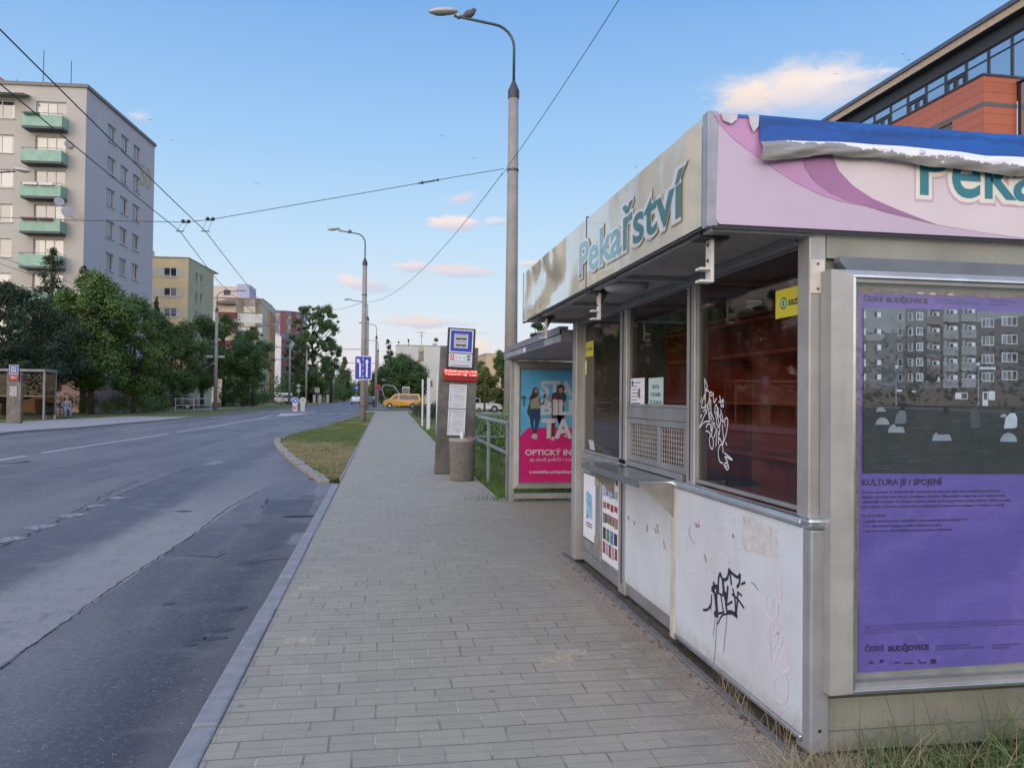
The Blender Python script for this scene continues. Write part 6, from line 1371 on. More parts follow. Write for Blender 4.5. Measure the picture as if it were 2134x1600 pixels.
bp = MB().rect(FWB, wh[0], wh[1], wh[3]+.1, vt0-.1, .002, .02).build('green_panel', M('panel_green', (.42, .46, .28), .7), t)
mb = MB().tube([FWB.p(5.4, vt0, -2), FWB.p(5.4, vt0+3.2, -2)], .05, 6).tube([FWB.p(4.2, vt0+3.0, -2), FWB.p(6.4, vt0+3.0, -2)], .035, 6).tube([FWB.p(4.9, vt0+2.3, -2), FWB.p(5.9, vt0+2.3, -2)], .03, 6); mb.build('aerial', m_arm, t); MB().cyl(FWB.p(8.2, vt0, -2), FWB.p(8.2, vt0+.7, -2), .5, .45, 12).build('roof_vent', M('vent_grey', (.35, .34, .34), .6), t)
# --- peach building on the right
f_ = at(1013, 826, 150); FPB = Fr((f_.x, f_.y, 0), (1, .06, 0)); t = thing('apartment_building', 'small peach coloured building seen just left of the near lamp post behind trees', 'building', (f_.x, f_.y, 0))
u1_, vt = FPB.hit(1062, 738); _, vt = FPB.hit(1014, 738); wn_ = [hpx(FPB, 1032, 747, 1035, 757), hpx(FPB, 1036.5, 747, 1040, 757)]
wn_ += [(h[0], h[1], h[2]-2.9*k, h[3]-2.9*k) for h in wn_ for k in (1, 2)]
MB().facade(FPB, 0, 16, 0, vt, wn_, .2).build('front_wall', plaster('peach_wall', (.60, .43, .27)), t); [win(FPB, t, h, .18, (), fm=m_wfd, gm=m_wgd) for h in wn_]
MB().rect(FPB, -.1, 16, vt, vt+.2, -12, .06).build('roof_edge', M('edge_pale', (.40, .40, .38), .6), t); MB().rect(FPB, -.01, .2, 0, vt, -12, -.01).build('side_wall', plaster('peach_wall', (.60, .43, .27)), t)
# ground floor of the tower, orange on the left and dusty pink beside it
uo = FT.hit(118, 820)[0]
MB().rect(FT, 0, uo, 0, 3.3, .002, .05).build('ground_floor', M('orange_render', (.40, .17, .07), .8, dirt=.05), TW); MB().rect(FT, uo+.001, FL, 0, 2.9, .002, .04).rect(FG_, -.04, GW, 0, 2.9, .002, .04).build('ground_floor', M('pink_render', (.36, .24, .22), .8, dirt=.06), TW)
h = hpx(FT, 94, 790, 106, 801); MB().rect(FT, h[0], h[1], 2.2, 2.9, .051, .10).build('basement_window', m_wf, TW)
# --- modern orange office building on the right
XC = at(2049, 836, 41.8); XC.z = 0; XW = XC.x
OB = thing('office_building', 'modern office block with terracotta cladding, a ribbon of dark framed windows and a deep eave', 'building', XC)
FOB = Fr((XW, XC.y, 0), (0, -1, 0)); FOE = Fr((XW, XC.y, 0), (1, 0, 0)); LEN = 30.
zs = FOB.hit(2049, 157)[1]; zr = FOE.hit(2049, 46)[1]; zg1 = zr-.25
def _terra(o, b):
    br = N.new('ShaderNodeTexBrick'); sx = N.new('ShaderNodeSeparateXYZ'); L.new(o, sx.inputs[0]); cb = N.new('ShaderNodeCombineXYZ'); L.new(mth('ADD', sx.outputs[0], sx.outputs[1]), cb.inputs[0]); L.new(sx.outputs[2], cb.inputs[1])
    L.new(cb.outputs[0], br.inputs['Vector']); br.inputs['Scale'].default_value = 1; br.inputs['Brick Width'].default_value = 3.0; br.inputs['Row Height'].default_value = .58; br.inputs['Mortar Size'].default_value = .018; br.offset = 0
    br.inputs['Color1'].default_value = (.40, .115, .06, 1); br.inputs['Color2'].default_value = (.43, .125, .068, 1); br.inputs['Mortar'].default_value = (.20, .06, .04, 1); L.new(br.outputs['Color'], b.inputs['Base Color']); b.inputs['Roughness'].default_value = .42
m_ter = custom('terracotta', _terra); m_dkm = M('dark_metal', (.045, .05, .065), .45, .3); m_ltrim = M('grey_trim', (.12, .12, .13), .5)
EW = 2.1
wz0, wz1 = zs-4.6, zs-2.6
sh_ = FOB.hit(1990, 220); oh = [( -4.1, -2.3, zs-4.4, zs-1.75)]
MB().facade(FOB, -LEN, 0, 0, zs-1.7, oh, .25).rect(FOB, -LEN, 0, zs-1.45, zs-.02, -.3, 0).build('terracotta_wall', m_ter, OB)
MB().rect(FOE, .002, EW, 0, zs-1.7, -.3, .001).rect(FOE, .002, EW, zs-1.45, zs-.02, -.3, .001).build('end_wall', m_ter, OB)
MB().rect(FOB, -LEN, .01, zs-1.699, zs-1.451, -.25, .012).rect(FOE, .012, EW+.02, zs-1.699, zs-1.451, -.25, .012).build('grey_band', m_ltrim, OB)
MB().rect(FOB, -4.1, -2.3, zs-2.6, zs-1.75, -.2, -.1).build('shutter_box', m_ltrim, OB); MB().rect(FOB, -4.1, -2.3, zs-4.4, zs-2.6, -.24, -.2).build('window', m_wgd, OB)
MB().rect(FOB, -LEN, .06, zs-.018, zs+.10, -.4, .07).rect(FOE, .08, EW, zs-.018, zs+.10, -.4, .068).build('sill_band', m_dkm, OB)
# ribbon glazing set back behind the terracotta bay and running on towards the viewer
m_og = custom('office_glass', lambda o, b: (b.inputs['Base Color'].__setattr__('default_value', (.42, .50, .60, 1)), b.inputs['Roughness'].__setattr__('default_value', .03), b.inputs['Specular IOR Level'].__setattr__('default_value', 1.0), b.inputs['Coat Weight'].__setattr__('default_value', 1.0), b.inputs['Metallic'].__setattr__('default_value', .9)))
GP = -2.1; EP = -1.35; UE = 16.
zt2 = FOB.hit(2110, 74, GP)[1]; zm = zt2-.62
zr = FOB.hit(1999, 71, EP)[1]; ze1 = FOB.hit(1999, 80, EP)[1]; ze0 = FOB.hit(1999, 95, EP)[1]
xs = [FOB.hit(1680+x/4.7, 130, GP)[0] for x in (2020, 1790, 1572, 1370, 1180, 1000, 832, 672, 530)]
st_ = xs[0]-xs[1]; xs = [xs[0]+st_*3.4, xs[0]+st_*2.3, xs[0]+st_*1.15]+xs; stp = xs[-1]-xs[-2]
while xs[-1]+stp > -LEN: xs.append(xs[-1]+stp)
for i, (b_, a) in enumerate(zip(xs, xs[1:])):
    w = MB().ring(FOB, a+.005, b_-.005, zs-.3, zt2, .08, GP-.1, GP+.05).rect(FOB, a+.09, b_-.09, zm, zm+.08, GP-.08, GP+.04).build('window', m_dkm, OB)
    MB().rect(FOB, a+.08, b_-.08, zs-.22, zm, GP-.03, GP).build('pane', m_og, w); MB().rect(FOB, a+.08, b_-.08, zm+.08, zt2-.08, GP-.031, GP).build('pane', m_og, w)
    if i % 2 == 1 and i > 3: MB().ring(FOB, a+.12, (a+b_)/2-.03, zs-.2, zm-.05, .12, GP+.0005, GP+.08).build('casement', m_dkm, w); MB().ring(FOB, (a+b_)/2+.03, b_-.12, zs-.2, zm-.05, .12, GP+.0005, GP+.08).build('casement', m_dkm, w)
MB().rect(FOB, -LEN, -.4, zs-.35, zs-.02, -2.0, -.31).build('terrace', m_ltrim, OB)
for i in range(6): MB().rect(FOB, .3+i*2.2, .3+i*2.2+2.1, 0.2, zs-.4, GP-.05, GP).build('glazed_wall', m_og, OB)
MB().rect(FOB, .01, UE, 0, zs-.31, GP-.4, GP-.06).build('wall_frame', m_dkm, OB)
MB().rect(FOB, -LEN, UE, zt2+.001, ze0-.002, -10, GP+.12).rect(FOB, -LEN, UE, ze0, ze1, -10, EP-.08).build('soffit', M('soffit_dark', (.04, .048, .065), .7), OB)
MB().rect(FOB, -LEN, UE, ze0, ze1, EP-.079, EP).build('eave_board', M('eave_beige', (.46, .36, .26), .6), OB)
MB().rect(FOB, -LEN, UE, ze1+.002, zr, -12, EP+.12).build('roof_edge', M('roof_metal', (.12, .14, .19), .4, .4), OB)
MB().rect(FOB, -LEN-.2, -LEN, 0, zr-.5, -12, 0).build('rear_end_wall', m_ter, OB)
#==PART6==
# ------------------------------------------------------------------ trees
m_bark = M('bark', (.06, .048, .035), .9, var=.2, scale=6, bump=.4, bscale=12)
LM = {'lime': leafmat('leaf_lime', (.066, .13, .032), (.105, .17, .044), (.15, .23, .06)), 'dark': leafmat('leaf_dark', (.052, .108, .030), (.076, .136, .040), (.11, .18, .052)),
      'pine': leafmat('leaf_pine', (.026, .050, .028), (.042, .070, .036), (.060, .090, .044)), 'mid': leafmat('leaf_mid', (.068, .13, .034), (.10, .165, .046), (.14, .21, .058)), 'yel': leafmat('leaf_yellowish', (.08, .12, .028), (.12, .16, .038), (.16, .19, .055))}
def leaves(name, C, Rr, n, size, mat, parent, seed, squash=.85, shell=.15, droop=0.):
    """leaf sized faces spread through clumps at C with radii Rr"""
    rg = np.random.default_rng(seed); C = np.asarray(C, float); Rr = np.asarray(Rr, float); w = Rr**2; idx = rg.choice(len(C), n, p=w/w.sum())
    d = rg.normal(size=(n, 3)); d /= np.linalg.norm(d, axis=1)[:, None]; r = (shell+(1-shell)*rg.random(n))**.8*rg.choice([1, .95, 1.12], n)
    P = C[idx]+d*(Rr[idx]*r)[:, None]*np.array([1, 1, squash])+rg.normal(size=(n, 3))*(Rr[idx]*.16)[:, None]; P[:, 2] -= droop*rg.random(n)
    nrm = d+rg.normal(size=(n, 3))*.6+np.array([0, 0, .35]); nrm /= np.linalg.norm(nrm, axis=1)[:, None]
    t = np.cross(nrm, rg.normal(size=(n, 3))); t /= np.linalg.norm(t, axis=1)[:, None]+1e-9; b = np.cross(nrm, t)
    s = size*rg.uniform(.6, 1.3, n)[:, None]*.5; a = .62
    V = np.stack([P-t*s, P-b*s*a, P+t*s, P+b*s*a], 1).reshape(-1, 3)
    off = Vector((0, 0, 0)); q = parent
    while q is not None: off += q.location; q = q.parent
    V -= np.array(off)
    me = bpy.data.meshes.new(name); me.vertices.add(len(V)); me.vertices.foreach_set('co', V.ravel()); me.loops.add(4*n); me.loops.foreach_set('vertex_index', np.arange(4*n, dtype=np.int32))
    me.polygons.add(n); me.polygons.foreach_set('loop_start', np.arange(0, 4*n, 4, dtype=np.int32)); me.update(calc_edges=True); me.materials.append(mat)
    o = bpy.data.objects.new(name, me); COL.objects.link(o); o.parent = parent; return o
def tree(loc, h, w, label, kind='lime', name='tree', clear=.2, n=9000, leaf=.24, seed=1, cl=34, shape='round', group=None, cr=.24, trunk=None, lean=0., dep=None, keep=None, sq=.85):
    rr = random.Random(seed); x, y, z = loc; t = thing(name, label, 'tree', loc, group); C = []; Rr = []; w *= 1.06
    if shape != 'cone': cl = int(cl*1.7); cr *= .86
    else: cl = int(cl*2.2)
    z0 = z+h*clear; zc_ = (z0+z+h)/2; hz = (z+h-z0)/2; tr = trunk or max(.10, h*.018); dep = dep or w
    while len(C) < cl:
        u = rr.uniform(-1, 1); a = rr.uniform(0, 2*pi); k = rr.random()**.45
        if shape == 'round': f = sqrt(max(0, 1-u*u))*(1.0 if u < 0 else 1)
        elif shape == 'egg': f = sqrt(max(0, 1-u*u))*(1.12-.35*u)
        elif shape == 'cone': f = max(.10, ((1-u)/2)**.62)
        elif shape == 'col': f = .55+.45*sqrt(max(0, 1-u*u))
        r = cr*w*.5*rr.uniform(.45, 1.35)*(1 if shape != 'cone' else .28+.8*f)
        fx = max(0, f*w/2-r*.45)*k; fy = max(0, f*dep/2-r*.45)*k
        c = (x+fx*cos(a)+lean*u*w/2, y+fy*sin(a), zc_+u*max(.1, hz-r*.7)+rr.uniform(-.2, .2)*r)
        if keep and not keep(u, cos(a)*k, rr): continue
        C.append(c); Rr.append(r)
    tb = MB(); top = z+h*(.80 if shape != 'cone' else .97)
    pts = [(x+lean*w*.1*sin(i), y+.06*cos(i*2), z-.1+(top-z)*i/5) for i in range(6)]
    tb.tube(pts, [tr*1.25, tr, tr*.8, tr*.6, tr*.4, tr*.15], 8)
    ntr = tb.build('trunk', m_bark, t, smooth_=True)
    lb = MB()
    for i in range(0, len(C), 2 if shape != 'cone' else 4):
        c = Vector(C[i]); s_ = min(top-.5, max(z0*.9+z*.1, c.z-abs(c.x-x)*.6-h*.08)); a = Vector((x, y, s_)); m_ = a.lerp(c, .5)+Vector((0, 0, -.04*h*rr.random()))
        lb.tube([a, m_, c], [tr*.34, tr*.22, .02], 5)
    lb.build('limb', m_bark, ntr)
    leaves('crown', C, Rr, int(n*2.1), leaf*.82, LM[kind], t, seed, sq); return t
def tpx(cx0, top, D, wpx, label, base=824, **k):
    """a tree whose crown centre, top and width are measured in the photograph, D metres away"""
    p = at(cx0, 824, D); zt = at(cx0, top, D).z; return tree((p.x, p.y, 0), zt, wpx/F*D, label, **k)
tpx(190, 563, 57, 186, 'broad lime green leaved tree with the yellowest foliage, second from the left shelter', kind='lime', clear=.16, n=15000, leaf=.27, seed=3, cl=60, shape='egg', cr=.26, trunk=.2, name='lime_tree')
tpx(278, 612, 61, 108, 'leafy green tree leaning over the pavement just right of the broad lime green one', kind='lime', clear=.14, n=9000, leaf=.25, seed=4, cl=40, shape='egg', cr=.3, trunk=.15, name='lime_tree')
tpx(322, 648, 70, 110, 'dark dense tree reaching the ground left of the parked dark car', kind='dark', clear=.02, n=10000, leaf=.25, seed=5, cl=44, shape='egg', cr=.3)
tpx(376, 662, 84, 110, 'dark round headed tree below the yellow building', kind='mid', clear=.12, n=9000, leaf=.25, seed=6, cl=40, shape='round', cr=.3)
tpx(421, 655, 92, 110, 'dark tree whose trunk stands just left of the plated street lamp', kind='dark', clear=.16, n=9000, leaf=.26, seed=7, cl=40, shape='round', cr=.3)
tpx(466, 650, 100, 84, 'dark green tree behind the plated street lamp shaft', kind='mid', clear=.15, n=8000, leaf=.27, seed=8, cl=36, shape='egg', cr=.3)
tpx(505, 706, 96, 110, 'twin trunk dark tree right of the plated street lamp', kind='dark', clear=.14, n=9000, leaf=.26, seed=9, cl=36, shape='round', cr=.3)
tpx(527, 680, 104, 88, 'lighter green tree in front of the cream building', kind='mid', clear=.25, n=7000, leaf=.28, seed=10, cl=30, shape='round', cr=.26)
tpx(15, 585, 51, 270, 'very dark spreading pine behind the far bus shelter', kind='pine', clear=.1, n=20000, leaf=.2, seed=11, cl=80, shape='egg', cr=.18, name='pine_tree', trunk=.3, sq=.6)
tpx(104, 512, 58, 150, 'dark pine with a ragged pointed top against the grey tower', kind='pine', clear=.2, n=9000, leaf=.19, seed=12, cl=46, shape='cone', cr=.30, name='pine_tree', sq=.6)
tpx(172, 545, 60, 110, 'dark pine tip showing between the ragged pine and the tower corner', kind='pine', clear=.3, n=6000, leaf=.2, seed=13, cl=34, shape='cone', cr=.30, name='pine_tree', sq=.6)
tpx(-25, 545, 46, 130, 'dark pine cut by the left edge of the photo', kind='pine', clear=.1, n=9000, leaf=.19, seed=14, cl=46, shape='egg', cr=.22, name='pine_tree', sq=.6)
tpx(322, 618, 90, 50, 'dark conifer tip against the yellow building wall', kind='pine', clear=.1, n=5000, leaf=.22, seed=15, cl=30, shape='cone', cr=.34, name='pine_tree')
tpx(650, 634, 165, 105, 'tall loose tree beside the red striped building, its branches reaching right', kind='mid', clear=.05, n=20000, leaf=.42, seed=21, cl=110, shape='col', cr=.15, trunk=.4, name='poplar_tree', lean=.15)
tpx(690, 705, 175, 52, 'drooping side crown of the loose tree above the masts', kind='mid', clear=.35, n=3500, leaf=.42, seed=22, cl=18, shape='round', cr=.28)
tpx(717, 742, 215, 46, 'dark conical tree at the far end of the street', kind='dark', clear=.0, n=6000, leaf=.45, seed=23, cl=40, shape='cone', cr=.4, name='conifer')
tpx(682, 766, 200, 48, 'yellowish green tree left of the dark conical one', kind='yel', clear=.1, n=4500, leaf=.42, seed=24, cl=26, shape='round', cr=.32)
tpx(618, 745, 190, 70, 'dark tree at the foot of the red striped building', kind='dark', clear=.02, n=7000, leaf=.40, seed=25, cl=36, shape='round', cr=.32)
tpx(652, 800, 170, 42, 'low pale bush behind the turned diamond sign', kind='yel', clear=.0, n=3500, leaf=.3, seed=26, cl=20, shape='round', cr=.4, name='bush')
tpx(838, 738, 122, 112, 'big round dark tree in front of the white block', kind='dark', clear=.06, n=18000, leaf=.32, seed=31, cl=70, shape='egg', cr=.24, trunk=.3)
tpx(812, 706, 150, 40, 'thin leaning conifer rising left of the big round tree', kind='pine', clear=.3, n=2600, leaf=.34, seed=32, cl=22, shape='cone', cr=.36, name='conifer', lean=-.25)
tpx(829, 708, 185, 16, 'dark conifer tip above the white block, left one of two', kind='pine', clear=.1, n=1800, leaf=.4, seed=33, cl=16, shape='cone', cr=.5, name='conifer')
tpx(850, 705, 185, 12, 'small dark conifer tip above the white block, right one of two', kind='pine', clear=.1, n=1500, leaf=.4, seed=34, cl=14, shape='cone', cr=.5, name='conifer')
tpx(909, 702, 190, 22, 'light tree top above the white block just left of the bus sign', kind='yel', clear=.2, n=1600, leaf=.4, seed=35, cl=12, shape='round', cr=.4)
tpx(795, 762, 160, 50, 'dull tree beyond the curved lamps left of the big round tree', kind='yel', clear=.05, n=4000, leaf=.36, seed=36, cl=24, shape='round', cr=.34)
tpx(1010, 764, 80, 50, 'bright green young tree above the white car', kind='yel', clear=.22, n=6500, leaf=.24, seed=41, cl=30, shape='egg', cr=.32)
tpx(1002, 752, 125, 40, 'grey green tree top behind the bright young tree', kind='mid', clear=.1, n=4500, leaf=.3, seed=42, cl=26, shape='round', cr=.3)
tpx(1046, 728, 84, 42, 'dark tall tree partly hidden by the near lamp post', kind='dark', clear=.02, n=7000, leaf=.24, seed=43, cl=36, shape='col', cr=.4)
tpx(985, 790, 110, 30, 'dark bush like tree just right of the stop column', kind='dark', clear=0, n=3500, leaf=.26, seed=44, cl=20, shape='round', cr=.4)
tpx(1118, 668, 60, 60, 'pine top glimpsed between the kiosk canopy and the shelter roof', kind='pine', clear=.45, n=3500, leaf=.2, seed=45, cl=22, shape='egg', cr=.28, name='pine_tree', sq=.55)
tpx(775, 800, 330, 40, 'hazy tree at the very end of the street under the lane sign', kind='yel', clear=0, n=2500, leaf=.6, seed=46, cl=20, shape='round', cr=.4)
tpx(752, 792, 380, 50, 'farthest tree closing the street behind the lane sign pole', kind='mid', clear=0, n=3000, leaf=.7, seed=47, cl=20, shape='round', cr=.4)
tpx(40, 705, 52, 190, 'low dark pine boughs directly behind the far bus shelter', kind='pine', clear=.35, n=9000, leaf=.2, seed=48, cl=40, shape='round', cr=.26, name='pine_tree', sq=.6)
# hedges and far wood, each one mass nobody could count
def hedge(name, pts, wdt, hgt, n, leaf, kind, label, seed):
    rr = random.Random(seed); C = []; Rr = []
    for a, b_ in zip(pts, pts[1:]):
        a, b_ = Vector(a), Vector(b_); k = max(2, int((b_-a).length/(hgt*.55)))
        for i in range(k): p = a.lerp(b_, i/k); C.append((p.x+rr.uniform(-.3, .3)*wdt, p.y+rr.uniform(-.4, .4)*wdt, hgt*rr.uniform(.35, .62))); Rr.append(hgt*rr.uniform(.38, .55))
    root = thing(name, None, None, (0, 0, 0)); o = leaves(name, C, Rr, n, leaf, LM[kind], root, seed, 1.0, .3); o.parent = None; bpy.data.objects.remove(root); o.name = name; return tag(o, label, 'plants', kind='stuff')
P2_ = lambda px, D: (at(px, 824, D).x, at(px, 824, D).y)
hedge('hedge', [P2_(125, 57), P2_(290, 63), P2_(350, 72)], 1.0, 1.5, 9000, .14, 'mid', 'grey green shrubs along the pink wall under the left trees', 51)
hedge('hedge', [P2_(460, 98), P2_(560, 118)], 1.5, 2.2, 8000, .2, 'dark', 'dark clipped hedge below the cream building', 52)
hedge('hedge', [P2_(570, 150), P2_(690, 190), P2_(735, 230)], 3, 5.5, 9000, .4, 'dark', 'dark undergrowth along the far left side of the street', 53)
hedge('far_wood', [P2_(560, 420), P2_(700, 430), P2_(860, 420), P2_(1100, 400)], 20, 15, 9000, 1.3, 'dark', 'distant band of trees closing the view', 54)
hedge('far_wood', [P2_(930, 190), P2_(1100, 180)], 8, 9, 6000, .7, 'mid', 'trees far behind the white car', 55)
hedge('far_wood', [(-60, -48), (-20, -42), (30, -46), (70, -40)], 7, 7.5, 9000, .45, 'dark', 'band of trees standing behind the viewer, seen only mirrored in the glass', 60)
hedge('far_wood', [P2_(-120, 150), P2_(200, 160), P2_(420, 170)], 10, 10, 8000, .6, 'dark', 'dark trees far behind the left buildings', 57)
hedge('shrub', [(2.35, 17.5), (2.9, 21), (2.9, 28), (3.6, 34)], .8, 1.15, 8000, .09, 'dark', 'dark shrubs behind the handrail', 56)
hedge('shrub', [(3.1, 12.6), (2.7, 13.6), (2.75, 15.2)], .5, 1.55, 6500, .10, 'lime', 'bright green leafy shrub between the handrail and the shelter', 58)
hedge('shrub', [P2_(878, 45), P2_(925, 43)], .7, 1.25, 4000, .09, 'pine', 'dark reddish shrubs behind the pale slat posts', 59)
# pale gate posts far left
for px, D, lab in ((655, 158, 'left pale gate post of the three at the far left verge'), (667, 158, 'middle pale gate post at the far left verge'), (683, 160, 'right pale gate post at the far left verge')):
    p = at(px, 824, D); tag(MB().box(-.25, .25, -.15, .15, 0, 1.6).box(-.3, .3, -.2, .2, 1.601, 1.7).build('gate_post', M('gate_pale', (.42, .40, .41), .7), loc=(p.x, p.y, 0), local=True), lab, 'post', 'pale gate posts')
# earth heap behind the white car
p = at(1030, 824, 120); mb = MB(); rr = random.Random(3)
prof = [(3.6, 0), (3.1, .6), (2.1, 1.6), (1.0, 2.6), (.3, 3.1), (.02, 3.2)]
mb.lathe((p.x, p.y, 0), prof, 22, 1.4, 1); mb.v = [(x+rr.uniform(-.2, .2), y_+rr.uniform(-.2, .2), z+rr.uniform(-.15, .15)) for x, y_, z in mb.v]
tag(mb.build('earth_heap', M('earth', (.20, .14, .10), .95, var=.25, scale=1.5, bump=.5, bscale=5), loc=(p.x, p.y, 0)), 'brown heap of excavated earth behind the white car', 'earth heap')
# ------------------------------------------------------------------ vehicles
m_tyre = M('tyre', (.015, .015, .016), .8); m_rim = M('rim', (.32, .32, .34), .35, .6); m_cglass = M('car_glass', (.012, .015, .02), .06, spec=1., var=0); m_bump = M('bumper', (.04, .04, .045), .6)
def vehicle(name, label, cat, loc, rotz, prof, belt, cabin, Wd, wheels, paint, wr=.33, front_glass=None, group=None, lights=True):
    """prof: side outline of the body; cabin: outline of the side glass; nose to -x"""
    t = thing(name, label, cat, loc, group); off = Vector(loc)
    mb = MB(); f_ = Fr(off, (1, 0, 0)); n = len(prof)
    # body lofted across the width with tumblehome above the belt line
    secs = [(-Wd/2, 1), (-Wd/2+.0, 1), (Wd/2, 1)]
    def yy(z, side): k = 0 if z < belt else (z-belt)/(max(p[1] for p in prof)-belt)*.16; return side*(Wd/2-k)
    vs = [off+Vector((x, yy(z, -1), z)) for x, z in prof]+[off+Vector((x, yy(z, 1), z)) for x, z in prof]
    fs = [tuple(range(n)), tuple(range(2*n-1, n-1, -1))]+[(i, n+i, n+(i+1) % n, (i+1) % n) for i in range(n)]
    body = mb.add(vs, fs).build('body', paint, t, bevel=.06, smooth_=False)
    for sd in (-1, 1):
        for q in cabin:
            m2 = MB(); vv = [off+Vector((x, yy(z, sd)+sd*.012, z)) for x, z in q]; m2.add(vv, [tuple(range(len(q)))] if sd < 0 else [tuple(range(len(q)-1, -1, -1))]); m2.build('side_window', m_cglass, t)
        for wx in wheels:
            c = off+Vector((wx, sd*(Wd/2-.09), wr)); wl = MB().tube([c-Vector((0, .11, 0)), c+Vector((0, .11, 0))], wr, 24).build('wheel', m_tyre, t); MB().tube([c+Vector((0, sd*.09, 0)), c+Vector((0, sd*.118, 0))], wr*.62, 18).build('rim', m_rim, wl)
            MB().tube([c-Vector((0, sd*.05, 0)), c+Vector((0, sd*.10, 0))], wr*1.17, 24).build('wheel_arch', m_bump, t)
    if front_glass:
        for (x0, z0, x1, z1) in front_glass:
            sg = -1 if x0 < 0 else 1; d = Vector((x1-x0, 0, z1-z0)); nn = Vector((-(z1-z0), 0, x1-x0)).normalized(); nn = nn if nn.z > 0 else -nn
            nn = nn*.03; hw0, hw1 = abs(yy(z0, 1))-.08, abs(yy(z1, 1))-.10
            MB().add([off+Vector((x0, -hw0, z0))+nn, off+Vector((x0, hw0, z0))+nn, off+Vector((x1, hw1, z1))+nn, off+Vector((x1, -hw1, z1))+nn], [(0, 1, 2, 3)]).build('windscreen' if sg < 0 else 'rear_window', m_cglass, t)
    x0 = min(p[0] for p in prof); x1 = max(p[0] for p in prof)
    for sd in (-1, 1):
        MB().box(off.x+x0+.03, off.x+x0+.16, off.y+sd*(Wd/2-.38)-.16, off.y+sd*(Wd/2-.38)+.16, loc[2]+.62, loc[2]+.80).build('headlight', M('headlight_clear', (.5, .5, .52), .15), t, bevel=.03)
        MB().box(off.x+x1-.08, off.x+x1+.015, off.y+sd*(Wd/2-.2)-.11, off.y+sd*(Wd/2-.2)+.11, loc[2]+.75, loc[2]+1.05).build('tail_light', M('tail_red', (.35, .01, .01), .25), t, bevel=.02)
    MB().box(off.x+x0-.04, off.x+x0+.12, off.y-Wd/2+.06, off.y+Wd/2-.06, loc[2]+.25, loc[2]+.52).box(off.x+x1-.12, off.x+x1+.04, off.y-Wd/2+.06, off.y+Wd/2-.06, loc[2]+.28, loc[2]+.55).build('bumper', m_bump, t, bevel=.03)
    t.rotation_euler = (0, 0, rotz); return t
van_prof = [(-2.4, .30), (-2.45, .75), (-2.30, 1.0), (-1.70, 1.22), (-.95, 1.88), (-.7, 1.96), (2.3, 1.97), (2.42, 1.8), (2.48, 1.0), (2.45, .32)]
van_win = [[(-1.35, 1.22), (-.85, 1.74), (-.48, 1.78), (-.48, 1.2)], [(-.30, 1.2), (-.30, 1.78), (1.0, 1.78), (1.0, 1.2)], [(1.06, 1.2), (1.06, 1.78), (2.15, 1.76), (2.2, 1.22)]]
pv = at(837, 824, 104)
m_vy = M('van_yellow', (.58, .30, .025), .3, var=.05, coat=.5)
vehicle('passenger_van', 'yellow passenger van parked side on, nose to the left', 'van', (pv.x, pv.y, -.06), 0, van_prof, 1.15, van_win, 1.9, (-1.6, 1.45), m_vy, .34, [(-1.68, 1.24, -1.0, 1.84), (2.46, 1.15, 2.38, 1.8)])
car_prof = [(-2.2, .30), (-2.25, .62), (-2.05, .86), (-1.1, 1.0), (-.35, 1.46), (.9, 1.52), (1.75, 1.30), (2.1, .98), (2.2, .6), (2.15, .30)]
car_win = [[(-.95, 1.0), (-.32, 1.40), (.2, 1.44), (.2, 1.0)], [(.28, 1.0), (.28, 1.44), (.95, 1.44), (1.35, 1.28), (1.2, 1.0)]]
car_wr = [(-1.08, 1.02, -.4, 1.44), (1.98, 1.03, 1.2, 1.43)]
car_flip = [(-x, z) for x, z in car_prof][::-1]; cw_flip = [[(-x, z) for x, z in q][::-1] for q in car_win]
pv = at(1003, 824, 84); m_cwh = M('car_white', (.62, .63, .66), .3, var=.03, coat=.5)
vehicle('parked_car', 'white estate car seen side on right of the stop column', 'car', (pv.x, pv.y, -.06), pi, car_prof, .95, car_win, 1.8, (-1.35, 1.35), m_cwh, .33, car_wr)
pv = at(362, 824, 77); vehicle('parked_car', 'dark car parked under the trees behind the white railing', 'car', (pv.x, pv.y, -.02), radians(10), car_prof, .95, car_win, 1.8, (-1.35, 1.35), M('car_black', (.018, .018, .022), .3, var=.05, coat=.5), .33, car_wr)
for px, D, rz, m_, lab in ((742, 150, pi/2, m_cwh, 'white car with red tail lights on the road left of the lane sign pole'), (769, 128, pi/2, M('car_grey', (.06, .062, .07), .3, coat=.5), 'dark grey parked car just right of the lane sign pole'), (775, 150, pi/2, m_cwh, 'white parked car beyond the dark grey one right of the lane sign pole')):
    pv = at(px, 824, D); vehicle('parked_car', lab, 'car', (pv.x, pv.y, -.1), -pi/2, car_prof[::1], .95, car_win, 1.8, (-1.35, 1.35), m_, .33, car_wr, group='cars far down the street')
pv = at(592, 824, 134); vehicle('delivery_van', 'white van parked at the foot of the striped building behind the lamp post', 'van', (pv.x, pv.y, -.05), radians(-70), van_prof, 1.15, van_win, 1.9, (-1.6, 1.45), m_cwh, .34, [(-1.68, 1.24, -1.0, 1.84), (2.46, 1.15, 2.38, 1.8)])
